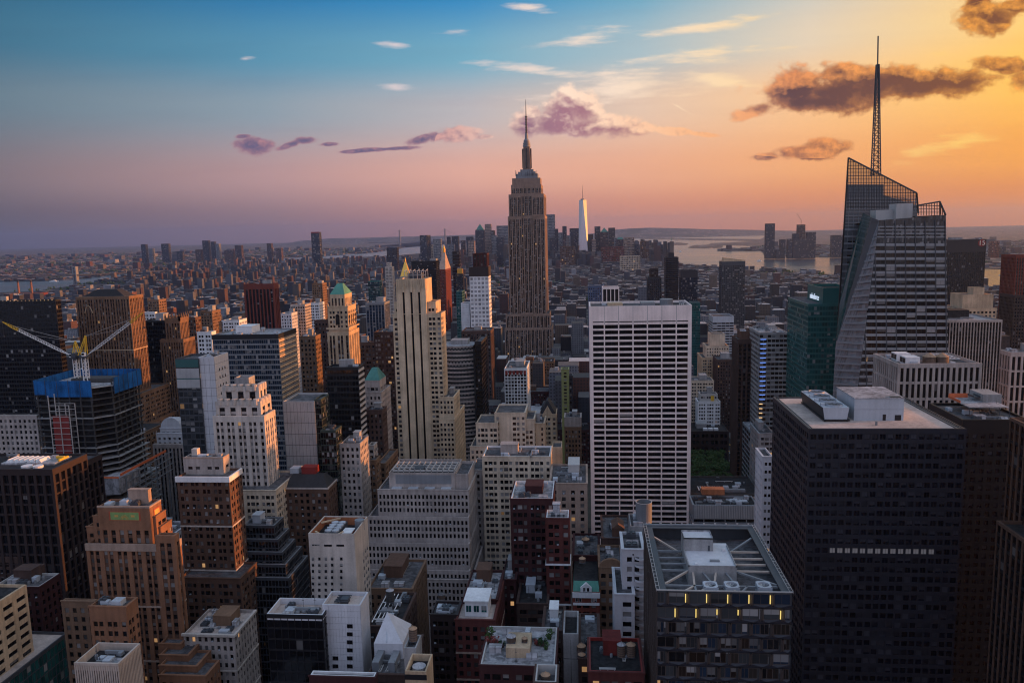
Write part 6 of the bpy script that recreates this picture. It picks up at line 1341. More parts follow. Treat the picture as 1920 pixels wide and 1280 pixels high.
b = H('curved_tower', 'curved glass tower with pale floor bands right of the three striped skyscraper', 850, [(890, 902, 640, 690, None, S('curtain', wall='black_metal', glass='glass_black', top=3), dict(dep=40))], units=2)
m1 = b.part('windows', 'glass_grey', 'stuff'); m2 = b.part('floor_band', 'limestone_grey', 'stuff'); m3 = b.part('roof', 'roof_pale')
pa, pb = at(826, 648, 700), at(887, 648, 700); n = 10
cp = [(pa[0]+(pb[0]-pa[0])*i/n, 700-7*math.sin(math.pi*(i/n*.8+.1))+2.2) for i in range(n+1)]; Zt = pa[2]
for p, q in zip(cp[:-1], cp[1:]): m1.quad((p[0], p[1], 0), (q[0], q[1], 0), (q[0], q[1], Zt), (p[0], p[1], Zt), ((0, 0), (2, 0), (2, 48), (0, 48)))
k = 0
while Zt-k*3.9 > 4:
    zz = Zt-k*3.9
    for p, q in zip(cp[:-1], cp[1:]): m2.quad((p[0], p[1]-.4, zz-1.5), (q[0], q[1]-.4, zz-1.5), (q[0], q[1]-.4, zz), (p[0], p[1]-.4, zz)); m2.quad((p[0], p[1]-.4, zz), (q[0], q[1]-.4, zz), (q[0], q[1], zz), (p[0], p[1], zz))
    k += 1
m3.poly([(x, y, Zt-.2) for x, y in cp]+[(pb[0], 726, Zt-.2), (pa[0], 726, Zt-.2)]); b.rects.append((826, 888, 646, 850, 700)); m4 = b.part('penthouse', 'concrete'); m4.box(pa[0]+8, pb[0]-6, 708, 720, Zt-.2, Zt+4); m4.box(pa[0], pb[0], 715, 726, 0, Zt-.3, 'SWE')
H('gridded_tower', 'white panelled tower with a dark brown crown left of the tall spired skyscraper', 618, [(880, 915, 500, 1000, 919, S('grid', wall='white_paint', bay=5.0, fl=5.4, pier=.34, span=.42, glass='glass_white', d=.3, top=14, cornice=(.6, 12.5, 'dark_granite'))), (887, 912, 475, 1006, 916, S('vert', wall='dark_red_brick', bay=4.5, sp=None, span=.2, top=2))], units=0, pent=False)
H('stone_tower', 'dark brown stone tower with vertical piers below the white panelled tower', 735, [(866, 919, 620, 940, 925, vert(wall='brownstone', bay=3.4, top=4))], units=3)
H('blank_tower', 'thin blank white tower beside the white panelled tower', 620, [(864, 880, 568, 1010, None, panel(wall='white_paint'), dict(dep=20))], units=0, pent=False)
H('teal_tower', 'narrow teal panelled tower left of the white panelled tower', 645, [(855, 866, 546, 1040, 880, S('curtain', wall='mid_teal', glass='glass_teal', span=.4, pier=.2), dict(dep=24))], units=0, pent=False)
b = H('clock_tower', 'dark red campanile tower with a pale pyramid roof and golden lantern', 700, [(822, 835, 505, 1900, 845, lime(wall='maroon', bay=3.2, top=5))], units=0, pent=False)
t = b.T[0]; cx, cy = (t[0]+t[1])/2, (t[2]+t[3])/2; m = b.part('pyramid_roof', 'pink_stone'); m.frus((t[0], t[1], t[2], t[3], t[5]), (cx-3, cx+3, cy-3, cy+3, at(830, 474, 1905)[2])); m = b.part('lantern', 'gold'); z = at(830, 474, 1905)[2]; m.cyl(cx, cy, z, z+10, 3.2, n=8); m.cyl(cx, cy, z+10, z+19, 3.0, .2, n=8)
H('black_tower', 'broad black slab tower left of the dark red campanile', 600, [(771, 817, 489, 1650, None, S('curtain', wall='black_metal', glass='glass_black'), dict(dep=40))], units=2)
H('black_tower', 'very thin black glass tower right of the dark red campanile', 560, [(848, 861, 471, 2050, None, S('ribbon', wall='slate_metal', glass='glass_black', span=.3, fl=8), dict(dep=18))], units=0, pent=False)
H('gold_topped_tower', 'dark tower with a square gold roof right of the dark red campanile', 560, [(855, 868, 513, 1850, None, vert(wall='slate_metal'), dict(dep=16)), (857, 867, 504, 1852, None, blank(wall='gold'), dict(dep=10))], units=0, pent=False)
b = H('gold_pyramid_tower', 'stone tower with a tall gold pyramid roof behind the three striped skyscraper', 560, [(744, 782, 528, 1700, None, lime(wall='limestone_grey'), dict(dep=40)), (750, 768, 518, 1704, None, lime(wall='limestone'), dict(dep=22))], units=0, pent=False)
t = b.T[1]; cx, cy = (t[0]+t[1])/2, (t[2]+t[3])/2; z2 = at(759.5, 484, cy)[2]; m = b.part('pyramid_roof', 'gold'); m.frus((t[0]+.5, t[1]-.5, t[2]+.5, t[3]-.5, t[5]-.5), (cx-1.6, cx+1.6, cy-1.6, cy+1.6, z2-8)); m.cyl(cx, cy, z2-8, z2-4, 1.5, n=8); m.cyl(cx, cy, z2-4, z2+2, 1.3, .1, n=8)
H('striped_tower', 'small grey tower with an orange and white striped sunlit side', 640, [(545, 571, 571, 880, 582, S('grid', wall='limestone_grey', bay=3, fl=3.5, pier=.3, span=.4))], units=2)
H('stone_tower', 'dark brown brick block left of the three striped skyscraper', 745, [(701, 737, 622, 660, None, lime(wall='brownstone', glass='glass_lit'), dict(dep=26))], units=2)
H('glass_tower', 'dark green glass tower left of the gold pyramid tower', 620, [(690, 711, 527, 1300, 716, S('curtain', wall='green_metal', glass='glass_blue'))], units=0, pent=False)
H('glass_tower', 'blue striped glass tower between the ornate tower and the three striped skyscraper', 625, [(686, 720, 567, 950, None, S('vert', wall='steel', bay=4, pier=.2, span=.1, sp='blue_panel', glass='glass_blue'), dict(dep=26))], units=2)
H('stone_tower', 'slim white stone tower with a rounded top behind the gold pyramid tower', 545, [(722, 735, 500, 1900, None, lime(wall='limestone_pale'), dict(dep=20)), (725, 732, 492, 1905, None, lime(wall='limestone_pale'), dict(dep=12))], units=0, pent=False)
for lab, x0, x1, y, Yd, xs, wl in (('orange lit brick apartment tower behind the ornate tower', 585, 604, 531, 1150, 612, 'tan_brick'), ('short sunlit brick tower left of the gridded copper side tower', 376, 397, 583, 900, 413, 'tan_brick'), ('tan apartment tower right of the wide brown gothic tower', 277, 297, 562, 1000, 311, 'tan_brick'),
   ('white stepped apartment building with round tank behind the cranes', 268, 290, 585, 850, 294, 'white_paint'), ('brown apartment tower between the slim gothic tower and the dark red ribbed tower', 352, 366, 595, 800, 376, 'brown_brick'), ('white office block left of the banded office tower', 370, 396, 622, 640, 404, 'white_paint'), ('white tiered building behind the banded office tower', 418, 448, 600, 820, 462, 'white_paint'), ('pale cylinder topped block in front of the ribbed dark red tower', 527, 546, 587, 860, None, 'white_tile'), ('blue white building with sloped roof right of the small striped tower', 581, 598, 568, 980, None, 'white_paint'),
   ('brown brick office block left of the three striped skyscraper, lower one', 660, 702, 642, 700, 708, 'brown_brick'), ('tan masonry tower below the banded office tower flank', 562, 590, 630, 620, 600, 'tan_brick'), ('dark brown block beside the ornate tower', 590, 615, 600, 690, 618, 'brownstone')):
    H('apartment_tower' if 'apartment' in lab else 'office_block', lab, y+70, [(x0, x1, y, Yd, xs, lime(wall=wl, bay=3.2), dict(dep=None if xs else 20))], units=2)
# ---- tall spired skyscraper
b = Bld('spired_skyscraper', 'tall art deco limestone skyscraper with setbacks and a tapering mast and antenna', 665)
Y = 1275.0
ev = lambda **k: S('vert', **{**dict(wall='esb_stone', bay=3.05, alt=(1.35, .42), pier=.5, span=.34, sp='roof_tar', fl=3.75, d=.8, sd=.15, top=4, glass='glass_dark'), **k})
b.tier(947, 1034, 614, Y-12, None, ev(), dep=58); b.tier(949, 1030, 588, Y-8, None, ev(), dep=50)
b.tier(953, 1020.5, 405, Y, 1025, ev()); b.tier(954.5, 1018.5, 364, Y+2, 1023, ev()); b.tier(959, 1013.5, 346, Y+4, 1017, ev(top=6)); b.tier(961, 1012, 334, Y+5, 1014.5, ev(top=9, fl=8))
for x0, x1 in ((953, 977), (999, 1020.5)): b.tier(x0, x1, 407, Y-2.6, None, ev(), zb=0, dep=2.6)
for x0, x1 in ((955, 977), (998, 1018.5)): b.tier(x0, x1, 366, Y-.6, None, ev(), zb=b.T[2][5]-1, dep=2.5)
m = b.part('arched_screen', 'esb_stone'); za = at(990, 590, Y-9)[2]
for i in range(5): x = at(981+4.8*i, 590, Y)[0]; m.box(x-.6, x+.6, Y-9.6, Y-8.8, 0, za, 'NWET')
m.box(at(980, 590, Y)[0], at(1001, 590, Y)[0], Y-9.7, Y-8.7, za, za+3.5, 'NWET')
cx, cy = at(987, 330, Y)[0], Y+20; zt = b.T[5][5]
zz = lambda py: at(985, py, cy)[2]; wpx = lambda p: p/1470*cy
m = b.part('mast_base', 'steel')
for (pa_, pb_, wd) in ((334, 327, 40), (327, 323, 32), (323, 318.5, 24)): hw = wpx(wd)/2; m.box(cx-hw, cx+hw, cy-hw*.8, cy+hw*.8, zz(pa_+2), zz(pb_))
m = b.part('mast', 'esb_stone'); hw0, hw1 = wpx(16)/2, wpx(13.5)/2; m.cyl(cx, cy, zz(320), zz(274), hw0*.95, hw1*.92, 16)
for a in range(4): 
    dx, dy = math.cos(a*math.pi/2+math.pi/4), math.sin(a*math.pi/2+math.pi/4); m.frus((cx+dx*hw0-1.6, cx+dx*hw0+1.6, cy+dy*hw0-1.6, cy+dy*hw0+1.6, zz(320)), (cx+dx*hw1*.9-1, cx+dx*hw1*.9+1, cy+dy*hw1*.9-1, cy+dy*hw1*.9+1, zz(275)))
m = b.part('mast_glazing', 'glass_black')
for a in range(4): dx, dy = math.cos(a*math.pi/2), math.sin(a*math.pi/2); m.box(cx+dx*hw0*.92-1.2, cx+dx*hw0*.92+1.2, cy+dy*hw0*.92-1.2, cy+dy*hw0*.92+1.2, zz(316), zz(279))
m = b.part('mast_ring', 'steel')
for pa_, pb_, wd in ((276, 272, 14), (271, 268, 13.4), (267, 264, 11)): m.cyl(cx, cy, zz(pa_), zz(pb_), wpx(wd)/2, n=18)
m = b.part('mast_cap', 'steel'); m.cyl(cx, cy, zz(264), zz(261), wpx(10)/2, wpx(7)/2, 16); m.cyl(cx, cy, zz(262), zz(250), wpx(6)/2, wpx(5)/2, 12)
m = b.part('antenna', 'dark_steel'); m.cyl(cx, cy, zz(251), zz(218), wpx(3.2)/2, wpx(2.6)/2, 8); m.cyl(cx, cy, zz(218), zz(187), wpx(1.8)/2, wpx(.7)/2, 8)
for k in range(7): z = zz(250-5*k); m.cyl(cx, cy, z, z+1.2, wpx(4.6)/2, n=8)
m = b.part('setback_antenna', 'dark_steel', 'stuff')
r = random.Random(5)
for k in range(14): x = cx+wpx(r.uniform(-20, 20)); m.box(x-.25, x+.25, cy-16, cy-15.5, zz(331), zz(331)+r.uniform(4, 10))
# ------------------------------------------------------------------ land and water
g = ground
def sheet(name, pts, z, mat, thick=2.0, kind='structure'):
    m = MB(); n = len(pts)
    ar = sum(pts[i][0]*pts[(i+1) % n][1]-pts[(i+1) % n][0]*pts[i][1] for i in range(n))
    if ar < 0: pts = pts[::-1]
    m.poly([(x, y, z) for x, y in pts])
    for i in range(n): p, q = pts[i], pts[(i+1) % n]; m.quad((p[0], p[1], z-thick), (q[0], q[1], z-thick), (q[0], q[1], z), (p[0], p[1], z))
    return m.build(name, mat, None, kind)
MANH = [(-1450,-2500), (-1500,1500), (-2300,2600), g(-80,554), g(0,548), g(60,546), g(140,535), g(232,521), g(330,506), g(450,493), g(600,485), g(740,479), g(800,474), g(900,468), g(1000,466), g(1150,466), g(1215,478), g(1272,498), g(1350,504), g(1420,506), g(1560,514), g(1700,528), (1400,2500), (1420,-2500)]
BROOK = [(-29000,2500), (-5000,2900), g(-120,534), g(0,527), g(60,526), g(140,523), g(232,512), g(330,500), g(450,488), g(600,480), g(700,473), g(745,466), g(790,457), g(830,451), g(850,447), (-1500,29000), (-29000,29000)]
JERSEY = [g(1438,477), g(1500,481), g(1580,481), g(1720,490), g(1860,503), g(1990,505), (7000,2500), (29000,2500), (29000,29000), (5200,29000), g(1440,440), g(1420,452), g(1330,456), g(1336,459), g(1430,461), g(1400,466), g(1350,468), g(1345,470), g(1430,470)]
def water_mat():
    m = bpy.data.materials.new('water'); MATS['water'] = m; m.use_nodes = True; nt = m.node_tree; b = nt.nodes['Principled BSDF']
    b.inputs['Base Color'].default_value = (.05, .06, .075, 1); b.inputs['Roughness'].default_value = .22; b.inputs['IOR'].default_value = 1.33
    tc = nt.nodes.new('ShaderNodeTexCoord'); n = nt.nodes.new('ShaderNodeTexNoise'); n.inputs['Scale'].default_value = .02; n.inputs['Detail'].default_value = 5
    mp = nt.nodes.new('ShaderNodeMapping'); mp.inputs['Scale'].default_value = (.5, 1.6, 1); nt.links.new(tc.outputs['Object'], mp.inputs[0]); nt.links.new(mp.outputs[0], n.inputs['Vector'])
    bm = nt.nodes.new('ShaderNodeBump'); bm.inputs['Strength'].default_value = .35; bm.inputs['Distance'].default_value = 6.0; nt.links.new(n.outputs[0], bm.inputs['Height']); nt.links.new(bm.outputs[0], b.inputs['Normal'])
    r = nt.nodes.new('ShaderNodeMapRange'); r.inputs[3].default_value = .12; r.inputs[4].default_value = .34
    n2 = nt.nodes.new('ShaderNodeTexNoise'); n2.inputs['Scale'].default_value = .0016; n2.inputs['Detail'].default_value = 4; nt.links.new(mp.outputs[0], n2.inputs['Vector']); nt.links.new(n2.outputs[0], r.inputs[0]); nt.links.new(r.outputs[0], b.inputs['Roughness'])
water_mat()
def far_mat():
    # far land: built-up patchwork of roofs, brick and tree cover
    m = bpy.data.materials.new('far_land'); MATS['far_land'] = m; m.use_nodes = True; nt = m.node_tree; b = nt.nodes['Principled BSDF']; N = nt.nodes.new; Lk = nt.links.new
    tc = N('ShaderNodeTexCoord'); v = N('ShaderNodeTexVoronoi'); v.inputs['Scale'].default_value = .022; Lk(tc.outputs['Object'], v.inputs['Vector'])
    sc = N('ShaderNodeSeparateColor'); Lk(v.outputs['Color'], sc.inputs[0])
    r = N('ShaderNodeValToRGB'); Lk(sc.outputs[0], r.inputs[0]); e = r.color_ramp.elements; r.color_ramp.interpolation = 'CONSTANT'
    for p, c in ((.3, (.10,.055,.045)), (.5, (.055,.06,.07)), (.68, (.16,.13,.12)), (.86, (.34,.30,.29)), (.93, (.12,.07,.055))): x = e.new(p); x.color = (*c, 1)
    e[0].color = (.028,.034,.03,1)
    n = N('ShaderNodeTexNoise'); n.inputs['Scale'].default_value = .0022; n.inputs['Detail'].default_value = 5; Lk(tc.outputs['Object'], n.inputs['Vector'])
    mr = N('ShaderNodeMapRange'); mr.inputs[1].default_value = .48; mr.inputs[2].default_value = .6; Lk(n.outputs[0], mr.inputs[0])
    mx = N('ShaderNodeMix'); mx.data_type = 'RGBA'; Lk(mr.outputs[0], mx.inputs[0]); Lk(r.outputs[0], mx.inputs[6]); mx.inputs[7].default_value = (.03,.036,.03,1)
    Lk(mx.outputs[2], b.inputs['Base Color']); b.inputs['Roughness'].default_value = .95
far_mat()
sheet('water', [(29500*math.cos(2*math.pi*i/48), 29500*math.sin(2*math.pi*i/48)) for i in range(48)], -3.0, 'water', .5)
sheet('ground', MANH, 0.0, 'asphalt')
sheet('far_ground', BROOK, 0.0, 'far_land'); sheet('far_ground', JERSEY, 0.0, 'far_land')
def isle(name, lst, h=0.5): sheet(name, [g(*p) for p in lst], h, 'far_land')
isle('island', [(1245,458.5), (1262,459.5), (1288,458.5), (1290,456.5), (1270,454.5), (1250,456)])
isle('island', [(1290,464), (1320,465.5), (1354,464), (1356,460.5), (1330,458.5), (1300,460)])
isle('island', [(1352,469), (1380,471), (1440,470), (1440,466), (1400,464.5), (1366,467)])
isle('island', [(1200,448), (1440,452), (1440,448.5), (1300,447), (1205,446.5)])
# hills on the horizon
def hills(pts, Y, mat='hill', name='hills'):
    m = MB(); P = []
    for (px, py) in pts: x, y, z = at(px, py, Y); P.append((x, y, z))
    for p, q in zip(P[:-1], P[1:]):
        m.quad((p[0], Y-2200, -4), (q[0], Y-2200, -4), (q[0], Y-700, q[2]*.55), (p[0], Y-700, p[2]*.55)); m.quad((p[0], Y-700, p[2]*.55), (q[0], Y-700, q[2]*.55), (q[0], Y, q[2]), (p[0], Y, p[2])); m.quad((q[0], Y+2600, -4), (p[0], Y+2600, -4), p, q)
    m.build(name, 'far_land', None, 'structure', smooth=True)
hills([(1090,440), (1120,437), (1150,431), (1180,428.5), (1215,427), (1250,427.5), (1290,428.5), (1330,430), (1370,430.5), (1410,431), (1450,432), (1500,433), (1560,433)], 20500)
hills([(560,452), (620,447), (680,446), (740,444), (800,443), (860,441), (900,440)], 23500)
# city pavements: one raised slab per block, the roadways are the ground between them
AVE = [-2050, -1800, -1580, -1330, -1100, -870, -680, -560, -430, -280, -140, 150, 430, 700, 970, 1240, 1400]
def blocks(y0, y1):
    k = int((y0-40)/80.5)
    while 40+80.5*k < y1:
        yb0, yb1 = 40+80.5*k+8.5, 40+80.5*(k+1)-8.5
        for a, c in zip(AVE[:-1], AVE[1:]): yield a+13, c-13, yb0, yb1
        k += 1
PARK = (-125, 137, 610, 760)
def overlap(a, b): return a[0] < b[1] and a[1] > b[0] and a[2] < b[3] and a[3] > b[2]
m = MB()
for X0, X1, Y0, Y1 in blocks(360, 2300):
    if overlap((X0, X1, Y0, Y1), PARK) and X0 > -130: continue
    m.box(X0, X1, Y0, Y1, 0, .15, 'NSWET')
m.build('pavement', 'pavement', None, 'structure')
m = MB(); m.box(PARK[0], PARK[1], PARK[2]+2, PARK[3]+60, 0, .15, 'NSWET'); m.build('park_ground', 'soil', None, 'structure')
m = MB()
for k in range(90):
    y = 560+k*12
    for dx in (-6.6, -3.3, 0, 3.3, 6.6): m.quad((150+dx-.08, y, .006), (150+dx+.08, y, .006), (150+dx+.08, y+4, .006), (150+dx-.08, y+4, .006))
for k in range(14):
    y = 36+80.5*(k+6)
    for q in range(9): x = 139+q*2.5; m.quad((x, y-12, .007), (x+1.2, y-12, .007), (x+1.2, y-9, .007), (x, y-9, .007))
m.build('road_markings', 'white_paint', None, 'structure')

# ------------------------------------------------------------------ distant towers
FAR = S('grid', bay=9, fl=11, pier=.25, span=.35, d=.8, sd=.6, top=4)
def far(label, x0, x1, y, Y, xs=None, wall='slate_metal', glass='glass_blue', yb=None, dep=None, name='distant_tower', tiers=(), cat='skyscraper', group='far off towers', st=FAR):
    s_ = dict(st); s_['wall'] = wall; s_['glass'] = glass
    b = Bld(name, label, yb or y+30, cat, group); b.tier(x0, x1, y, Y, xs, s_, dep=dep or (None if xs else 45))
    for (a, c, yy, kw) in tiers: b.tier(a, c, yy, Y+4, None, {**s_, **kw}, dep=30)
    return b
DT = 5700
far('slim blue downtown tower right of the tall spired skyscraper', 1024, 1040, 402, DT, None, 'steel', 'glass_blue', 470)
far('short downtown tower stepped against the slim blue one', 1040.5, 1046, 429, DT-30, None, 'slate_metal', 'glass_blue', 470)
far('low pale downtown tower between two taller ones right of the spired skyscraper', 1046.5, 1054, 436, DT-60, None, 'steel', 'glass_grey', 470)
far('narrow dark downtown tower left of the broad dark block', 1054.5, 1062, 424, DT, None, 'slate_metal', 'glass_blue', 470)
far('broad dark downtown block left of the tapering glass tower', 1068, 1087, 428, DT-60, None, 'slate_metal', 'glass_blue', 468)
far('rounded dark downtown tower at the right foot of the tapering glass tower', 1101, 1112, 439, DT-80, None, 'slate_metal', 'glass_black', 470)
far('dark slender downtown tower right of the tapering glass tower', 1115, 1125.5, 424.5, DT, None, 'slate_metal', 'glass_blue', 470)
b = far('downtown tower with a pyramid roof', 1126, 1140, 435, DT-50, None, 'brownstone', 'glass_blue', 470); t = b.T[0]; m = b.part('pyramid_roof', 'copper_teal'); cx = (t[0]+t[1])/2; m.frus((t[0], t[1], t[2], t[3], t[5]), (cx-2, cx+2, t[2]+20, t[2]+24, t[5]+30))
far('square topped downtown tower right of the pyramid roofed one', 1141, 1153, 427, DT-30, None, 'bronze_metal', 'glass_grey', 470)
b = far('domed downtown tower left of the pinkish block', 1156, 1170, 449, DT-160, None, 'brownstone', 'glass_blue', 478); t = b.T[0]; m = b.part('dome', 'copper_teal'); m.frus((t[0]+3, t[1]-3, t[2]+3, t[3]-3, t[5]), (t[0]+14, t[1]-14, t[2]+14, t[3]-14, t[5]+16))
far('pinkish square downtown block nearest the harbour', 1170, 1189, 445, DT-260, None, 'pink_stone', 'glass_brown', 480)
far('small dark block at the harbour edge', 1190, 1197, 458, DT-300, None, 'slate_metal', 'glass_blue', 480)
far('reddish brown tower standing alone at the harbour edge', 1201, 1211, 453, DT-380, None, 'brown_brick', 'glass_brown', 484)
far('low reddish block beside the lone harbour tower', 1210.5, 1217, 466, DT-420, None, 'brown_brick', 'glass_brown', 484)
far('broad low brick blocks below the broad dark downtown block', 1050, 1078, 462, DT-700, None, 'brown_brick', 'glass_brown', 490, name='distant_block', cat='building')
far('long pale building below the pinkish downtown block', 1163, 1200, 480, 4300, None, 'limestone', 'glass_dark', 500, name='distant_block', cat='building')
far('brown office slab below the domed downtown tower', 1128, 1170, 463, DT-500, None, 'maroon', 'glass_brown', 490, name='distant_block', cat='building')
b = far('pointed downtown tower left of the spired skyscraper', 891, 908, 431, DT+100, None, 'slate_metal', 'glass_blue', 472); t = b.T[0]; m = b.part('pyramid_roof', 'copper_teal'); cx = (t[0]+t[1])/2; m.frus((t[0]+6, t[1]-6, t[2], t[3], t[5]), (cx-2, cx+2, t[2]+20, t[2]+24, t[5]+42))
far('tall pinkish downtown tower beside the pointed one', 909, 920, 420, DT+50, None, 'pink_stone', 'glass_grey', 475)
far('low downtown tower right of the tall pinkish one', 920.5, 927, 432, DT, None, 'brownstone', 'glass_grey', 475)
far('wide blue grey downtown tower touching the spired skyscraper', 931, 953, 423, DT+80, None, 'steel', 'glass_blue', 445)
far('dark front block left of the spired skyscraper', 931, 944, 445, DT-200, None, 'slate_metal', 'glass_blue', 500)
far('dark blue tower with leaning top left of the white panelled tower', 787, 799, 441, 5400, 807, 'slate_metal', 'glass_blue', 488, st=S('curtain', bay=9, fl=12, d=.6))
far('twin topped pale tower right of the leaning topped one', 812, 826, 448, 5300, None, 'steel', 'glass_grey', 478)
far('slim downtown tower with a mast behind the golden lantern', 838, 843, 444, 6000, None, 'slate_metal', 'glass_blue', 462)
far('dark boxy downtown tower behind the thin black tower', 847, 859, 443, 6000, None, 'slate_metal', 'glass_blue', 470)
far('pale block below the dark boxy downtown tower', 835, 851, 458, 5600, None, 'steel', 'glass_grey', 480)
far('dark low downtown tower left of the pointed one', 874, 886, 444, 5800, None, 'slate_metal', 'glass_blue', 476)
far('pale stepped downtown tower behind the white panelled tower', 878, 889, 452, 5300, None, 'pink_stone', 'glass_grey', 478)
far('tall blue glass tower with red edge standing alone over the low east side', 583, 598, 435, 5200, 602, 'slate_metal', 'glass_blue', 492, st=S('curtain', bay=9, fl=12, d=.6, span=.3))
b = ALL[-1]; t = b.T[0]; m = b.part('red_crown', 'red_paint'); m.box(t[0], t[1], t[2]-1, t[2]+1, t[5]-9, t[5]+1)
far('dark square tower near the water, right of the lone tall blue tower', 725, 744, 464, 4700, None, 'slate_metal', 'glass_black', 490)
for lab, x0, x1, y, wl in (('dark slender tower, leftmost of the far east bank cluster', 264, 272, 458, 'slate_metal'), ('broad dark tower in the far east bank cluster', 302, 315, 457, 'slate_metal'), ('pale narrow tower left of the broad dark one on the far east bank', 278, 285, 466, 'steel'), ('tall dark tower of the far east bank left of the chimney', 379, 390, 451, 'slate_metal'), ('slim tower right of the tall dark one on the far east bank', 395, 401, 453, 'slate_metal'), ('very slim pale tower on the far east bank', 404, 410, 457, 'steel'),
   ('square brownish tower on the far east bank', 440, 452, 460, 'brownstone'), ('reddish tower low on the far east bank', 366, 376, 468, 'brown_brick'), ('wide reddish block on the far east bank', 420, 436, 469, 'brown_brick'), ('dark tower left of the tall dark one on the far east bank', 331, 341, 471, 'slate_metal'), ('small brown tower right end of the far east bank cluster', 500, 508, 456, 'brownstone'), ('thin red tower low on the far east bank', 517, 527, 465, 'brown_brick')):
    far(lab, x0, x1, y, 7600, None, wl, 'glass_blue', y+16, group='towers on the far east bank')
JC = 5700
far('tall dark tower standing at the left of the far west bank', 1437, 1453, 419, JC, None, 'slate_metal', 'glass_blue', 474, group='towers on the far west bank')
b = far('unfinished brown tower with a small crane on the far west bank', 1497, 1510, 421, JC, None, 'brown_brick', 'glass_brown', 470, group='towers on the far west bank'); t = b.T[0]; m = b.part('roof_crane', 'dark_steel'); m.bar(((t[0]+t[1])/2, t[2]+20, t[5]), ((t[0]+t[1])/2, t[2]+20, t[5]+32), 2.2); m.bar(((t[0]+t[1])/2, t[2]+20, t[5]+30), ((t[0]+t[1])/2-28, t[2]+20, t[5]+75), 1.6)
for lab, x0, x1, y in (('dark tower left of the unfinished brown one on the far west bank', 1488, 1498, 438), ('chamfered dark tower right of the unfinished brown one on the far west bank', 1514, 1530, 435), ('broad front block at the foot of the unfinished brown tower', 1498, 1514, 447), ('small tower between the tall dark one and the low pair on the far west bank', 1464, 1473, 449), ('small tower left of the dark one on the far west bank', 1478, 1486, 448), ('pale blue tower touching the slanted glass skyscraper on the far west bank', 1561, 1582, 441), ('pale low block below the tall dark tower on the far west bank', 1455, 1470, 468)):
    far(lab, x0, x1, y, JC-40, None, 'slate_metal', 'glass_blue', 476, group='towers on the far west bank')
far('reddish brown far tower right of the dark slab with the emblem', 1861, 1874, 452, 5200, None, 'maroon', 'glass_brown', 490, group='towers on the far west bank')
far('small dark far tower right of the reddish brown one near the right edge', 1876, 1886, 463, 5200, None, 'slate_metal', 'glass_blue', 488, group='towers on the far west bank')
for lab, x0, x1, y, wl in (('brown slab low in front of the narrow dark downtown tower', 1056, 1066, 446, 'brown_brick'), ('pale tower behind the broad dark downtown block', 1062, 1069, 441, 'steel'), ('pink stone block right of the tapering glass tower foot', 1110, 1117, 449, 'pink_stone'), ('grey tower filling the gap left of the domed downtown tower', 1152, 1158, 446, 'steel'), ('low dark tower left of the low downtown tower by the spired skyscraper', 898, 906, 446, 'slate_metal'), ('pale slab between the leaning topped and twin topped towers', 803, 811, 459, 'limestone'), ('thin brown tower left of the dark low downtown tower', 864, 871, 451, 'brownstone'), ('grey slab behind the pale stepped downtown tower', 922, 931, 441, 'steel'), ('short dark tower right of the slim blue downtown tower', 1030, 1043, 446, 'slate_metal'), ('grey brown tower right of the square topped downtown tower', 1153, 1160, 456, 'brownstone')):
    far(lab, x0, x1, y, DT-120, None, wl, 'glass_blue', y+16)
# tapering glass tower
b = Bld('tapering_tower', 'tall tapering glass tower with mast, its right facet glowing in the sun', 468, 'skyscraper'); Yw = 5600.0
b.rects.append((1085, 1103, 375, 468, Yw)); c = at(1093.5, 440, Yw); hb = 9.2/1470*Yw; zt = at(1093.5, 375, Yw)[2]; zb = 40.0; hr = hb*.74
B4 = [(c[0]-hb, Yw-hb), (c[0]+hb, Yw-hb), (c[0]+hb, Yw+hb), (c[0]-hb, Yw+hb)]; q = hr*1.0; T4 = [(c[0], Yw-q), (c[0]+q, Yw), (c[0], Yw+q), (c[0]-q, Yw)]
T4 = [(c[0]+.05*q, Yw-q), (c[0]+q, Yw+.05*q), (c[0], Yw+q), (c[0]-q, Yw)]
m = b.part('glass_facet', 'glass_mirror')
for i in range(4):
    j = (i+1) % 4; m.poly([(*B4[i], zb), (*B4[j], zb), (*T4[i], zt)]); m.poly([(*B4[j], zb), (*T4[j], zt), (*T4[i], zt)])
m.poly([(*p, zt) for p in T4]); m.box(c[0]-hb, c[0]+hb, Yw-hb, Yw+hb, 0, zb, 'NSWE')
m = b.part('roof_ring', 'steel'); m.cyl(c[0], Yw, zt, zt+8, q*.6, n=12); m = b.part('mast', 'dark_steel'); m.cyl(c[0], Yw, zt+8, at(1093, 348, Yw)[2], 2.2, .8, 6)
# statue on its island
sx, sy = g(1259, 457); sg = thing('statue', 'tiny green statue with raised torch on a star shaped base on the harbour island', 'statue', (sx, sy, .5))
m = MB(); m.box(sx-28, sx+28, sy-28, sy+28, .5, 20); m.frus((sx-12, sx+12, sy-12, sy+12, 20), (sx-8, sx+8, sy-8, sy+8, 47)); m.build('pedestal', 'limestone', sg)
m = MB(); m.cyl(sx, sy, 47, 70, 7.5, 5, 10); m.cyl(sx, sy, 70, 80, 5.5, 3.5, 10); m.cyl(sx, sy, 80, 87, 2.6, 2.2, 10); m.bar((sx-3, sy, 78), (sx-5.5, sy, 93), 2.6); m.cyl(sx-5.5, sy, 93, 97, 1.2, 1.8, 8); m.build('figure', 'copper_teal', sg)
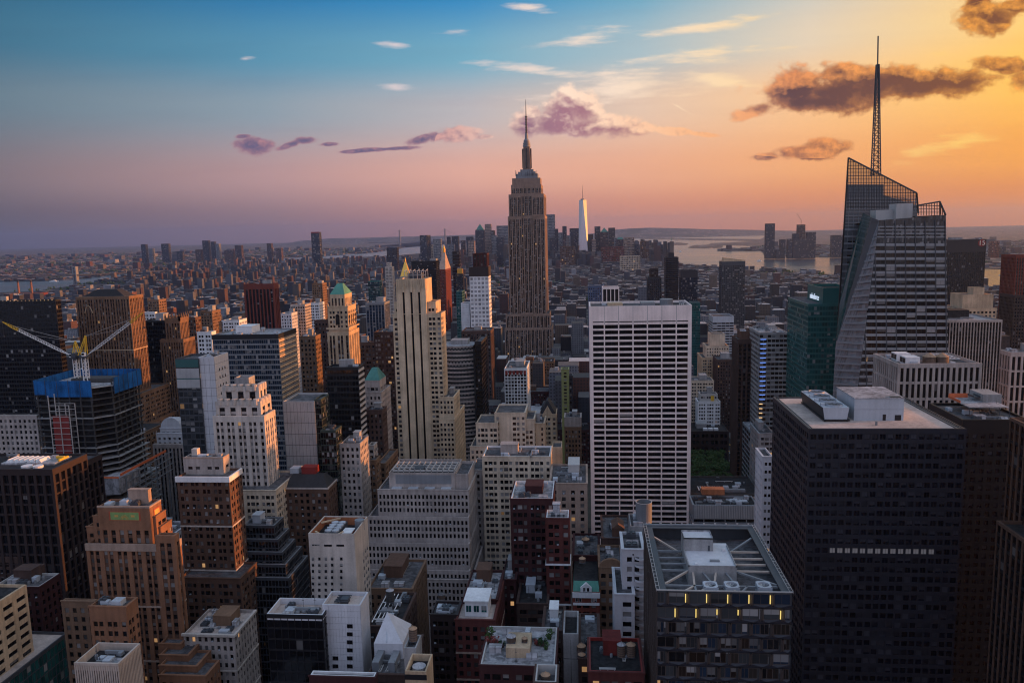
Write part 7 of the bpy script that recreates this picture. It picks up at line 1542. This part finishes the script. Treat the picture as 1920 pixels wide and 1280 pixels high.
# bridges
def suspension(label, towers, Yt, ztop, deck, ends, wt):
    root = thing('suspension_bridge', label, 'bridge', (towers[0][0], towers[0][1], 0))
    for (x, y) in towers:
        m = MB(); m.box(x-wt, x-wt*.4, y-wt, y+wt, -3, ztop); m.box(x+wt*.4, x+wt, y-wt, y+wt, -3, ztop)
        for f in (.55, .78, .97): m.box(x-wt*.4, x+wt*.4, y-wt*.8, y+wt*.8, ztop*f-wt*.3, ztop*f+wt*.2)
        m.build('bridge_tower', 'steel', root)
    P = [ends[0]]+list(towers)+[ends[1]]
    m = MB()
    for p, q in zip(P[:-1], P[1:]): m.bar((p[0], p[1], deck), (q[0], q[1], deck), wt*2.4, wt*.6)
    m.build('deck', 'dark_steel', root)
    m = MB()
    for k, (p, q) in enumerate(zip(P[:-1], P[1:])):
        h0 = ztop if k > 0 else deck; h1 = ztop if k < len(P)-2 else deck; pr = None
        for i in range(17):
            f = i/16; sag = (h0*(1-f)+h1*f); sag -= 4*f*(1-f)*((ztop-deck)*.94 if 0 < k < len(P)-2 else (ztop-deck)*.2)
            c = (p[0]+(q[0]-p[0])*f, p[1]+(q[1]-p[1])*f, sag)
            if pr: m.bar(pr, c, wt*.14)
            if i % 2 == 0: m.bar(c, (c[0], c[1], deck), wt*.06)
            pr = c
    m.build('cable', 'dark_steel', root)
w0 = g(143, 529); w1 = g(-160, 541); suspension('dark steel suspension bridge across the river at the left', [w1, w0], 0, 93, 42, (g(-300, 548), g(330, 519)), 12)
v0, v1 = at(749, 431, 15500), at(834, 429, 15500); suspension('far hazy suspension bridge on the horizon left of the spired skyscraper', [(v0[0], v0[1]), (v1[0], v1[1])], 0, v0[2], 70, (at(690, 440, 15500)[:2], at(900, 440, 15500)[:2]), 15)
# power station with chimneys
c0 = at(33, 552, 3150); ps = thing('power_station', 'red brick power station with two tall chimneys at the left by the river', 'power station', (c0[0], 3150, 0))
m = MB(); xa, xb = at(14, 552, 3150)[0], at(76, 552, 3150)[0]; m.box(xa, xb, 3150, 3200, 0, at(40, 550, 3150)[2]); m.build('wall', 'maroon', ps)
for px, py in ((33, 526), (57.5, 525)): cc = at(px, py, 3165); m = MB(); m.cyl(cc[0], 3165, 10, cc[2]-9, 4.6, 3.8, 12); m.build('chimney', 'orange_brick', ps); m = MB(); m.cyl(cc[0], 3165, cc[2]-9, cc[2], 3.8, 3.7, 12); m.build('chimney_cap', 'dark_granite', ps)
# boats
for k, (px, py, L) in enumerate(((1236, 471, 40), (1276, 471.5, 34), (1215, 455, 60), (1424, 489, 36), (102, 527, 60), (60, 524, 45), (1886, 515, 50))):
    x, y = g(px, py); bo = thing('ferry_boat', ('small pale ferry in the harbour right of the downtown towers', 'second small ferry nearer the islands in the harbour', 'long dark ship far out in the harbour', 'ferry in front of the far west bank', 'long white barge on the left river', 'dark barge near the bridge on the left river', 'barge on the river at the right edge')[k], 'boat', (x, y, -3), 'boats on the water')
    m = MB(); w = L*.14; m.poly([(x-L/2, y-w, 0), (x+L*.35, y-w, 0), (x+L/2, y, 0), (x+L*.35, y+w, 0), (x-L/2, y+w, 0)]); P = [(x-L/2, y-w), (x+L*.35, y-w), (x+L/2, y), (x+L*.35, y+w), (x-L/2, y+w)]
    for p, q in zip(P, P[1:]+P[:1]): m.quad((p[0], p[1], -3.2), (q[0], q[1], -3.2), (q[0], q[1], 0), (p[0], p[1], 0))
    m.build('hull', 'dark_steel' if k in (2, 5) else 'white_paint', bo); m = MB(); m.box(x-L*.35, x+L*.2, y-w*.7, y+w*.7, 0, 4.5); m.box(x-L*.1, x+L*.1, y-w*.5, y+w*.5, 4.5, 7); m.build('cabin', 'white_paint', bo)

# ------------------------------------------------------------------ infill buildings
RECTS = []
for b in ALL: RECTS += b.rects
RECTS += [(1297, 1404, 800, 925, 830), (1376, 1404, 840, 915, 1000)]
RECTS += [(-20, 70, 500, 549, 3650), (70, 140, 500, 543, 4000), (140, 236, 500, 533, 4300), (745, 792, 470, 481, 6000), (1216, 1270, 440, 489, 5300), (1270, 1345, 440, 503, 4400), (1345, 1425, 440, 505, 4300), (1425, 1500, 480, 510, 4100), (1500, 1562, 480, 514, 3900), (1856, 1908, 503, 543, 2600)]
FOOT = [t[:4] for b in ALL for t in b.T if t[3] < 3000] + [PARK]
RA = np.array(RECTS, dtype=float)
def proj_v(X, Y, Z):
    v = np.stack([X, Y, Z-CAMZ], -1); f = v@np.array(FW); a = FPX*(v@np.array(R0))/f; b_ = -FPX*(v@np.array(U0))/f
    return 960+a*CR+b_*SR, 640-a*SR+b_*CR
def z_at(px, py, Y):
    dx, dy = px-960, py-640; a, b_ = dx*CR-dy*SR, dx*SR+dy*CR
    dyy = FW.y*FPX+R0.y*a-U0.y*b_; dz = FW.z*FPX+R0.z*a-U0.z*b_; return CAMZ+dz*Y/dyy
def clamp(X0, X1, Y0, Y1, Z):
    # lower each box until it hides no part of a named building that the view shows
    z = Z.copy(); p0, _ = proj_v(X0, Y0, Z); p1, _ = proj_v(X1, Y0, Z); q0, _ = proj_v(X0, Y1, Z); q1, _ = proj_v(X1, Y1, Z)
    lo = np.minimum(np.minimum(p0, p1), np.minimum(q0, q1)); hi = np.maximum(np.maximum(p0, p1), np.maximum(q0, q1))
    for x0, x1, yt, yb, Yh in RECTS:
        m = (Y0 < Yh) & (lo < x1-1.5) & (hi > x0+1.5)
        if m.any(): z[m] = np.minimum(z[m], z_at(np.clip((lo[m]+hi[m])/2, x0, x1), yb+1.0, Y1[m]))
    return z
RL = random.Random(21)
lots = []
for X0, X1, Y0, Y1 in blocks(380, 1560):
    ym = (Y0+Y1)/2
    for (a, c) in ((Y0+.5, ym-.8), (ym+.8, Y1-.5)):
        x = X0+.5
        while x < X1-8:
            w = min(RL.choice((14, 18, 20, 24, 28, 34, 42)), X1-.5-x); d0 = 0
            if X1-.5-(x+w) < 8: w = X1-.5-x
            e = RL.random(); far_ = c
            if e < .15 and a < ym: far_ = min(Y1-.5, c)
            h = RL.choice((18, 22, 26, 30, 36, 42, 50, 58, 64)) if Y0 > 900 else RL.choice((24, 32, 40, 48, 56, 64, 72, 84))
            if RL.random() < .10: h *= 1.5
            if a > 1000 and x > 200: h = min(h, 55)
            f = (x, x+w-.4, a, far_)
            if not any(overlap(f, q) for q in FOOT): lots.append((*f, h))
            x += w
LA = np.array(lots); zz_ = clamp(LA[:, 0], LA[:, 1], LA[:, 2], LA[:, 3], LA[:, 4].astype(float))
px0, py0 = proj_v(LA[:, 0], LA[:, 2], zz_); px1, _ = proj_v(LA[:, 1], LA[:, 2], zz_); _, pb = proj_v((LA[:, 0]+LA[:, 1])/2, LA[:, 3], zz_)
vis = (zz_ > 5) & (np.maximum(px0, px1) > -20) & (np.minimum(px0, px1) < 1940) & (py0 < 1330)
size = np.abs(px1-px0)*(np.clip(py0-pb, 0, 60)+np.minimum(25, zz_/LA[:, 2]*1470*.4))*vis
order = np.argsort(-size); NIND = 150
FST = [('tan brick', lime(wall='tan_brick', bay=3.3)), ('brown brick', lime(wall='brown_brick', bay=3.3)), ('red brick', lime(wall='red_brick', bay=3.2)), ('pale stone', lime(wall='limestone', bay=3.2)), ('grey stone', lime(wall='limestone_grey', bay=3.3)), ('dark brownstone', lime(wall='brownstone', bay=3.2)),
       ('white', lime(wall='white_tile', bay=3.4, pier=.55)), ('grey concrete', S('ribbon', wall='concrete', bay=4)), ('dark glass', S('curtain', wall='slate_metal', glass='glass_blue', bay=2.4)), ('dark red brick', lime(wall='dark_red_brick', bay=3.2)), ('buff stone', lime(wall='buff_stone', bay=3.1, pier=.5))]
FILL = []
for i in order[:NIND]:
    if size[i] < 20: break
    X0, X1, Y0, Y1, _ = LA[i]; Z = zz_[i]; nm, st = FST[RL.choice((0, 0, 1, 1, 2, 3, 3, 4, 4, 5, 5, 6, 7, 8, 9, 10))]
    rf, rn = RL.choice((('roof_grey', 'grey'), ('roof_pale', 'pale'), ('roof_tar', 'black'), ('roof_tar', 'black'), ('roof_gravel', 'tan')))
    b = Bld('infill_building', '', 1300, 'building', 'smaller buildings between the towers'); b.fill = (nm, rn)
    b.pent = RL.choice(('concrete', 'brown_brick', 'frame_pale', 'limestone_grey'))
    t = b.block(X0, X1, Y0, Y1, Z, st, 0.0, 1.1, rf)
    b.clutter(t, 3 if Y0 > 800 else 5, RL.random() < .7)
    b.px = proj((X0+X1)/2, Y0, Z); FILL.append(b)
rest = [i for i in range(len(LA)) if vis[i] and i not in set(order[:len(FILL)].tolist())]
# labels for the infill, by colour, roof and what they stand beside
MARKS = [(30, 'the leftmost black tower'), (190, 'the wide brown gothic tower'), (330, 'the slim gothic tower'), (480, 'the banded office tower'), (490, 'the dark red ribbed tower'), (560, 'the blank grey panelled tower'), (640, 'the green roofed ornate tower'), (700, 'the flat topped teal pyramid roof'), (790, 'the beige tower with three black stripes'), (895, 'the white panelled tower'), (985, 'the tall spired skyscraper'), (1060, 'the lime yellow tower'), (1200, 'the white gridded slab'), (1330, 'the park trees'), (1345, 'the tan stepped tower'), (1440, 'the blue lit glass tower'), (1375, 'the glass tower with tan sloping crown'), (1520, 'the dark green glass tower'), (1680, 'the slanted glass skyscraper'), (1820, 'the dark slab with the emblem'), (1880, 'the right edge')]
ORD = ['leftmost', 'second from left', 'third from left', 'fourth from left', 'fifth from left', 'sixth from left', 'seventh from left', 'eighth from left', 'ninth from left']
seen = {}
for b in FILL:
    x, y = b.px; mk = min(MARKS, key=lambda q: abs(q[0]-x)); d = x-mk[0]
    rel = ('below' if abs(d) < 22 else ('left of' if d < 0 else 'right of'))
    b.lab = f'{b.fill[0]} building with {b.fill[1]} roof {rel} {mk[1]}'; seen.setdefault(b.lab, []).append(b)
for k, v in seen.items():
    v.sort(key=lambda q: q.px[0])
    for i, b in enumerate(v): b.label = k if len(v) == 1 else f'{k}, {ORD[min(i, 8)]}'

# ------------------------------------------------------------------ the mass of far buildings
def inside(poly, X, Y):
    r = np.zeros(len(X), bool); n = len(poly)
    for i in range(n):
        (x0, y0), (x1, y1) = poly[i], poly[(i+1) % n]
        if y0 == y1: continue
        c = ((y0 > Y) != (y1 > Y)) & (X < (x1-x0)*(Y-y0)/(y1-y0)+x0); r ^= c
    return r
rng = np.random.RandomState(4)
def scatter(y0, y1, step, poly, hfun, fill=.85, ang=0.0):
    out = []; ca, sa = math.cos(ang), math.sin(ang); R_ = y1*1.15
    xs = np.arange(-R_, R_, step); ys = np.arange(-R_*.4, y1*1.35, step); GX, GY = np.meshgrid(xs, ys); GX = GX.ravel(); GY = GY.ravel()
    X = GX*ca-GY*sa; Y = GX*sa+GY*ca
    m = (Y > y0) & (Y < y1) & (rng.rand(len(X)) < fill) & ((np.mod(GY, step*3.4) > step) | (step > 60)) & (np.mod(GX, step*9.5) > step*.9); X, Y = X[m], Y[m]
    px, py = proj_v(X, Y, np.zeros(len(X))); m = (px > -40) & (px < 1960); X, Y = X[m], Y[m]
    m = inside(poly, X, Y); X, Y = X[m], Y[m]; n = len(X)
    w = step*rng.uniform(.44, .55, n); d = step*rng.uniform(.34, .52, n)
    X = X+rng.uniform(-.06, .06, n)*step; Y = Y+rng.uniform(-.06, .06, n)*step
    h = hfun(X, Y, n); return X-w, X+w, Y-d, Y+d, h
def h_mid(X, Y, n):
    h = rng.choice([13, 15, 17, 19, 22, 26, 32, 42], n).astype(float); t = rng.rand(n); h[t < .06] *= 1.7
    nearer = np.clip((2600-Y)/1200, 0, 1); h *= 1+nearer*.45; return h*rng.uniform(.85, 1.15, n)
def h_vil(X, Y, n):
    h = rng.choice([10, 12, 14, 15, 17, 21], n).astype(float); t = rng.rand(n); h[t < .022] = rng.uniform(34, 70, (t < .022).sum())
    les = (X < -500) & (rng.rand(n) < .03); h[les] = rng.uniform(42, 66, les.sum())
    dt = (Y > 5000) & (np.abs(X-100) < 900); h[dt] = rng.uniform(30, 90, dt.sum())*np.where(rng.rand(dt.sum()) < .25, 1.7, 1.0); return h
def h_far(X, Y, n):
    h = rng.choice([7, 9, 10, 12, 15], n).astype(float); t = rng.rand(n); h[t < .02] = rng.uniform(25, 60, (t < .02).sum()); return h
B_ = [scatter(1560, 2700, 24, MANH, h_mid, .92), scatter(2700, 6900, 24, MANH, h_vil, .9, .18), scatter(2800, 7500, 44, BROOK, h_far, .75, -.35), scatter(7500, 14000, 75, BROOK, h_far, .7, .3), scatter(2400, 9000, 50, JERSEY, h_far, .7, .2)]
X0, X1, Y0, Y1, H_ = [np.concatenate([q[i] for q in B_]) for i in range(5)]
if rest:
    r_ = np.array(rest); X0 = np.concatenate([LA[r_, 0], X0]); X1 = np.concatenate([LA[r_, 1], X1]); Y0 = np.concatenate([LA[r_, 2], Y0]); Y1 = np.concatenate([LA[r_, 3], Y1]); H_ = np.concatenate([LA[r_, 4], H_])
Z_ = clamp(X0, X1, Y0, Y1, H_); ok = Z_ > 4
far_foot = np.array([t[:4] for b in ALL for t in b.T if t[2] > 1500])
for f in far_foot: ok &= ~((X0 < f[1]) & (X1 > f[0]) & (Y0 < f[3]) & (Y1 > f[2]))
X0, X1, Y0, Y1, Z_ = X0[ok], X1[ok], Y0[ok], Y1[ok], Z_[ok]; n = len(X0)
pal = np.array([(.17,.075,.06), (.12,.05,.045), (.24,.165,.12), (.17,.17,.19), (.06,.062,.08), (.42,.40,.40), (.09,.065,.06), (.24,.09,.06), (.13,.11,.11)]); pr = np.array([.09,.10,.09,.23,.19,.09,.12,.02,.07])
wc = pal[rng.choice(len(pal), n, p=pr/pr.sum())]*rng.uniform(.34, .72, (n, 1))*np.array([[.92, 1.0, 1.14]]); rc = np.where(rng.rand(n, 1) < .28, rng.uniform(.28, .5, (n, 1)), rng.uniform(.03, .11, (n, 1)))*np.array([[1, .98, 1.0]])
V = np.zeros((n, 8, 3)); V[:, [0, 3, 4, 7], 0] = X0[:, None]; V[:, [1, 2, 5, 6], 0] = X1[:, None]; V[:, [0, 1, 4, 5], 1] = Y0[:, None]; V[:, [2, 3, 6, 7], 1] = Y1[:, None]; V[:, 4:, 2] = Z_[:, None]; V[:, :4, 2] = -.5
Q = np.array([(0, 1, 5, 4), (1, 2, 6, 5), (3, 0, 4, 7), (2, 3, 7, 6), (4, 5, 6, 7)])
F = (np.arange(n)[:, None, None]*8+Q[None]).reshape(-1, 4)
UV = np.zeros((n, 5, 4, 2), np.float32); sx = (X1-X0)/3.6; sy = (Y1-Y0)/3.6; sz = Z_/3.7
for k, L_ in ((0, sx), (1, sy), (2, sy), (3, sx)): UV[:, k, 1, 0] = L_; UV[:, k, 2, 0] = L_; UV[:, k, 2, 1] = sz; UV[:, k, 3, 1] = sz
UV[:, 4] = -1
off = rng.randint(0, 200, (n, 1, 1)); UV[:, :4, :, 0] += off
C_ = np.ones((n, 5, 4), np.float32); C_[:, :4, :3] = wc[:, None, :]; C_[:, 4, :3] = rc
me = bpy.data.meshes.new('distant_buildings'); me.vertices.add(n*8); me.vertices.foreach_set('co', V.astype(np.float32).ravel()); me.loops.add(len(F)*4); me.loops.foreach_set('vertex_index', F.astype(np.int32).ravel()); me.polygons.add(len(F)); me.polygons.foreach_set('loop_start', np.arange(0, len(F)*4, 4, dtype=np.int32))
ul = me.uv_layers.new(name='UVMap'); ul.data.foreach_set('uv', UV.ravel()); at_ = me.attributes.new('tint', 'FLOAT_COLOR', 'FACE'); at_.data.foreach_set('color', C_.ravel()); me.polygons.foreach_set('use_smooth', np.zeros(len(F), bool)); me.update(calc_edges=True)
m = bpy.data.materials.new('distant_walls'); m.use_nodes = True; nt = m.node_tree; bs = nt.nodes['Principled BSDF']; N = nt.nodes.new; Lk = nt.links.new
a = N('ShaderNodeAttribute'); a.attribute_name = 'tint'; uv = N('ShaderNodeUVMap'); uv.uv_map = 'UVMap'; fr = N('ShaderNodeVectorMath'); fr.operation = 'FRACTION'; Lk(uv.outputs[0], fr.inputs[0]); s1 = N('ShaderNodeSeparateXYZ'); Lk(fr.outputs[0], s1.inputs[0]); s2 = N('ShaderNodeSeparateXYZ'); Lk(uv.outputs[0], s2.inputs[0])
def ma(op, p, q):
    k = N('ShaderNodeMath'); k.operation = op
    for i, v in enumerate((p, q)):
        if isinstance(v, (int, float)): k.inputs[i].default_value = v
        else: Lk(v, k.inputs[i])
    return k.outputs[0]
wx = ma('MULTIPLY', ma('GREATER_THAN', s1.outputs[0], .3), ma('LESS_THAN', s1.outputs[0], .78)); wz = ma('MULTIPLY', ma('GREATER_THAN', s1.outputs[1], .25), ma('LESS_THAN', s1.outputs[1], .78)); wm = ma('MULTIPLY', ma('MULTIPLY', wx, wz), ma('GREATER_THAN', s2.outputs[1], -.5))
mx = N('ShaderNodeMix'); mx.data_type = 'RGBA'; Lk(ma('MULTIPLY', wm, .85), mx.inputs[0]); Lk(a.outputs['Color'], mx.inputs[6]); mx.inputs[7].default_value = (.018, .019, .024, 1)
nz = N('ShaderNodeTexNoise'); nz.inputs['Scale'].default_value = .15; tcc = N('ShaderNodeTexCoord'); Lk(tcc.outputs['Object'], nz.inputs['Vector']); m2 = N('ShaderNodeMix'); m2.data_type = 'RGBA'; m2.blend_type = 'MULTIPLY'; m2.inputs[0].default_value = 1; Lk(mx.outputs[2], m2.inputs[6]); Lk(ma('ADD', ma('MULTIPLY', nz.outputs[0], .8), .6), m2.inputs[7])
Lk(m2.outputs[2], bs.inputs['Base Color']); bs.inputs['Roughness'].default_value = .85
me.materials.append(m); o = bpy.data.objects.new('distant_buildings', me); COL.objects.link(o); o['kind'] = 'stuff'; o['label'] = 'carpet of small far off city buildings'
# tree cover between the far houses, one mass of small crowns
def crowns(k0, y0, y1, poly, s0, nmax):
    X = rng.uniform(-y1*.95, y1*.62, nmax); Y = rng.uniform(y0, y1, nmax)
    import mathutils
    f = np.array([mathutils.noise.noise((x*.0022+k0, y*.0022, 0)) for x, y in zip(X, Y)]); m = (f > .05) & inside(poly, X, Y); X, Y = X[m], Y[m]
    px, _ = proj_v(X, Y, np.zeros(len(X))); m = (px > -30) & (px < 1950); return X[m], Y[m], rng.uniform(.7, 1.4, m.sum())*s0
cs = [crowns(0, 2600, 6800, MANH, 6.5, 16000), crowns(5, 3000, 14000, BROOK, 11, 24000), crowns(9, 2400, 9000, JERSEY, 9, 8000)]
TX, TY, TS = [np.concatenate([q[i] for q in cs]) for i in range(3)]; tn = len(TX)
OV = np.array([(1,0,.9),(0,1,.9),(-1,0,.9),(0,-1,.9),(.1,.1,1.7),(0,0,0)]); TV = np.stack([TX, TY, np.zeros(tn)], 1)[:, None]+OV[None]*TS[:, None, None]*rng.uniform(.7, 1.3, (tn, 6, 1))
TF = np.array([(0,1,4),(1,2,4),(2,3,4),(3,0,4),(1,0,5),(2,1,5),(3,2,5),(0,3,5)]); TF = (np.arange(tn)[:, None, None]*6+TF[None]).reshape(-1, 3)
mt_ = bpy.data.meshes.new('far_trees'); mt_.vertices.add(tn*6); mt_.vertices.foreach_set('co', TV.astype(np.float32).ravel()); mt_.loops.add(len(TF)*3); mt_.loops.foreach_set('vertex_index', TF.astype(np.int32).ravel()); mt_.polygons.add(len(TF)); mt_.polygons.foreach_set('loop_start', np.arange(0, len(TF)*3, 3, dtype=np.int32)); mt_.update(calc_edges=True)
mt_.materials.append(MT('leaf2')); o = bpy.data.objects.new('far_trees', mt_); COL.objects.link(o); o['kind'] = 'stuff'
# rooftop clutter on the nearer mass: small huts as one mass
m = MB(); rr = random.Random(8)
for i in range(n):
    if Y0[i] < 2600 and X1[i]-X0[i] > 9:
        for k in range(rr.choice((0, 1, 1, 2))):
            x = X0[i]+1+rr.random()*(X1[i]-X0[i]-6); y = Y0[i]+1+rr.random()*max(1, Y1[i]-Y0[i]-6); m.box(x, x+rr.uniform(2.5, 5), y, y+rr.uniform(2.5, 5), Z_[i], Z_[i]+rr.uniform(2, 4.5))
m.build('rooftop_huts', 'roof_pale', None, 'stuff')

# ------------------------------------------------------------------ finish every building
for b in ALL: b.finish()
cr = [('crane', 0)]
crane('left one of two cranes, jib reaching left with yellow tip over the blue netted tower', 147, 722, 672, (4, 603), (141, 640), Yc+20)
crane('right one of two cranes, jib rising right in front of the brown gothic tower', 164, 724, 670, (268, 586), (160, 630), Yc+16)
for i, T_ in enumerate(TANKS):
    if i == BIGTANK:
        lab, px, yt, ybm, Yd, wp, zr, body, cone = T_; X = at(px, ybm, Yd)[0]; z1 = at(px, yt, Yd-3)[2]; r = wp/2/1470*Yd
        root = thing('water_tank', lab, 'water tank', (X, Yd, zr), 'rooftop water tanks'); m = MB(); m.cyl(X, Yd, zr, z1, r, n=28, cap=False); m.cyl(X, Yd, z1, zr+4, r*.94, r*.94, 28, cap=False); m.build('tank_body', body, root)
        m = MB(); m.cyl(X, Yd, z1-4, z1-2.2, r*.94, r*.1, 24); m.build('tank_roof', cone, root)
        m = MB()
        nn = 28
        for k in range(nn):
            a0, a1 = 2*math.pi*k/nn, 2*math.pi*(k+1)/nn; P = lambda a, q: (X+q*math.cos(a), Yd+q*math.sin(a), z1+.02)
            m.quad(P(a0, r*1.02), P(a1, r*1.02), P(a1, r*.92), P(a0, r*.92))
        m.build('rim', 'frame_pale', root)
    else: tank(*T_)

# ------------------------------------------------------------------ park trees, plants, cars
def leaf_blob(seed, n, R3, size, mat, flat=.75):
    r = random.Random(seed); m = MB(); cl = [(r.uniform(-.62, .62), r.uniform(-.62, .62), r.uniform(-.4, .6), r.uniform(.32, .55)) for _ in range(9)]
    for _ in range(n):
        c = r.choice(cl); u, v = r.uniform(0, 2*math.pi), r.uniform(-1, 1); q = c[3]*r.uniform(.55, 1.05); s = math.sqrt(1-v*v)
        p = Vector(((c[0]+q*s*math.cos(u))*R3, (c[1]+q*s*math.sin(u))*R3, (c[2]+q*v)*R3*flat)); nrm = Vector((s*math.cos(u)+r.uniform(-.6, .6), s*math.sin(u)+r.uniform(-.6, .6), v+.5+r.uniform(-.5, .5))).normalized()
        a = nrm.cross(Vector((.3, .2, 1))).normalized()*size*r.uniform(.6, 1.2); b_ = nrm.cross(a).normalized()*size*r.uniform(.5, 1.0)
        m.quad(tuple(p-a), tuple(p-b_*.7), tuple(p+a), tuple(p+b_*.7))
    ob = m.build('crown', mat, off=(0, 0, 0)); me = ob.data; bpy.data.objects.remove(ob); return me
CROWN = [leaf_blob(k, 520, 5.2, .75, 'leaf') for k in range(4)]
m = MB(); m.cyl(0, 0, 0, 6.5, .34, .2, 8)
for a in range(5): m.bar((0, 0, 4.2), (2.6*math.cos(a*1.26), 2.6*math.sin(a*1.26), 8.0), .18)
ob = m.build('trunk', 'trunk', off=(0, 0, 0)); TRUNK = ob.data; bpy.data.objects.remove(ob)
rt = random.Random(14)
def plant_tree(x, y, s, lab, cat='tree', group='trees crowding the park'):
    t = thing('plane_tree', lab, cat, (x, y, .15), group); t.rotation_euler = (0, 0, rt.uniform(0, 6.28)); t.scale = (s, s, s*rt.uniform(.95, 1.15))
    for nm, me, z in (('trunk', TRUNK, 0), ('crown', rt.choice(CROWN), 9.5)): o = bpy.data.objects.new(nm, me); COL.objects.link(o); o.parent = t; o.location = (0, 0, z)
nt_ = 0
for yy in range(615, 800, 9):
    for xx in range(52, 140, 9):
        x, y = xx+rt.uniform(-2, 2), yy+rt.uniform(-2, 2); p = proj(x, y, 12)
        if 1292 < p[0] < 1400 and y < 792: plant_tree(x, y, rt.uniform(.9, 1.2), 'leafy green tree in the dense park grove behind the white gridded slab')
CARM = {}
def car_meshes():
    m = MB(); L, w = 2.35, .92
    m.frus((-w, w, -L, L, .32), (-w*.97, w*.97, -L*.98, L*.98, .85)); m.frus((-w*.86, w*.86, -L*.35, L*.72, .85), (-w*.72, w*.72, -L*.12, L*.5, 1.42)); b0 = m.build('body', 'white_paint', off=(0, 0, 0))
    m = MB()
    for sx in (-1, 1):
        for sy in (-1, 1):
            q = []
            for i in range(10): a = 2*math.pi*i/10; q.append((sx*.86, sy*1.45+.33*math.cos(a), .33+.33*math.sin(a)))
            m.poly(q if sx > 0 else q[::-1]); 
            for i in range(10): p, s_ = q[i], q[(i+1) % 10]; m.quad((p[0]-sx*.2, p[1], p[2]), (s_[0]-sx*.2, s_[1], s_[2]), s_, p)
    b1 = m.build('wheels', 'black_metal', off=(0, 0, 0))
    m = MB(); m.frus((-w*.87, w*.87, -L*.36, L*.73, .90), (-w*.76, w*.76, -L*.18, L*.56, 1.34), False); b2 = m.build('windows', 'glass_black', off=(0, 0, 0))
    m = MB()
    for sx in (-.6, .6): m.box(sx-.17, sx+.17, -L*1.005, -L*.99, .55, .75, 'NWET')
    b3 = m.build('headlights', 'lamp_warm', off=(0, 0, 0))
    r = [q.data for q in (b0, b1, b2, b3)]
    for q in (b0, b1, b2, b3): bpy.data.objects.remove(q)
    return r
bodies = car_meshes(); PAINT = [('white', 'white_paint'), ('black', 'black_metal'), ('yellow', 'yellow_paint'), ('grey', 'grey_metal'), ('yellow', 'yellow_paint')]
BM = {}
for nm, mt in PAINT: me = bodies[0].copy(); me.materials.clear(); me.materials.append(MT(mt)); BM[nm] = me
rc_ = random.Random(6)
for k in range(46):
    y = 640+k*11+rc_.uniform(-3, 3); x = 150+rc_.choice((-8.2, -4.9, -1.6, 1.6, 4.9, 8.2)); nm = rc_.choice(PAINT)[0]
    c = thing('parked_car' if abs(x-150) > 8 else 'car', f'{nm} car on the avenue beside the park trees', 'car', (x, y, .0), f'{nm} cars on the avenue')
    for q, (pn, me) in enumerate((('body', BM[nm]), ('wheels', bodies[1]), ('windows', bodies[2]), ('headlights', bodies[3]))): o = bpy.data.objects.new(pn, me); COL.objects.link(o); o.parent = c
SHR = [leaf_blob(30+k, 160, 1.5, .34, ('leaf', 'leaf2', 'leaf_red')[k], .9) for k in range(3)]
t = GARDEN
for k, (px, py, s, q, nm) in enumerate(((918, 1190, 1.3, 0, 'tall green bush at the far left corner of the roof terrace'), (917, 1199, .9, 2, 'red leaved bush at the left end of the roof terrace'), (930, 1200, 1.0, 2, 'second red leaved bush beside the left one on the roof terrace'), (942, 1206, .9, 1, 'dark slim shrub beside the left tank on the roof terrace'), (1008, 1203, .8, 2, 'red brown bush right of the tanks on the roof terrace'), (1018, 1203, 1.1, 1, 'dark green bush right of the tanks on the roof terrace'), (1030, 1190, 1.1, 0, 'green bush at the far right corner of the roof terrace'), (1024, 1210, .8, 0, 'low shrubs at the right end of the roof terrace'))):
    x, y = ground(px, py+6, t[5]-1.1); b = thing('bush', nm, 'bush', (x, y, t[5]-1.1), 'plants on the roof terrace'); b.scale = (s, s, s*1.25)
    o = bpy.data.objects.new('foliage', SHR[q]); COL.objects.link(o); o.parent = b; o.location = (0, 0, 1.1)
    m = MB(); m.box(x-.6, x+.6, y-.6, y+.6, t[5]-1.1, t[5]-.4); o = m.build('planter', 'brownstone', b)
# ------------------------------------------------------------------ haze
HZ = bpy.data.materials.new('haze'); HZ.use_nodes = True; nt = HZ.node_tree
for q in list(nt.nodes):
    if q.type != 'OUTPUT_MATERIAL': nt.nodes.remove(q)
pv = nt.nodes.new('ShaderNodeVolumePrincipled'); pv.inputs['Color'].default_value = (.40, .57, 1.0, 1); pv.inputs['Density'].default_value = 2.6e-5; pv.inputs['Anisotropy'].default_value = 0.55
nt.links.new(pv.outputs[0], [q for q in nt.nodes if q.type == 'OUTPUT_MATERIAL'][0].inputs['Volume'])
m = MB(); m.box(-30500, 30500, -2600, 30500, -8, 640, 'NSWETB'); MATS['haze'] = HZ; m.build('haze', 'haze', None, 'stuff')
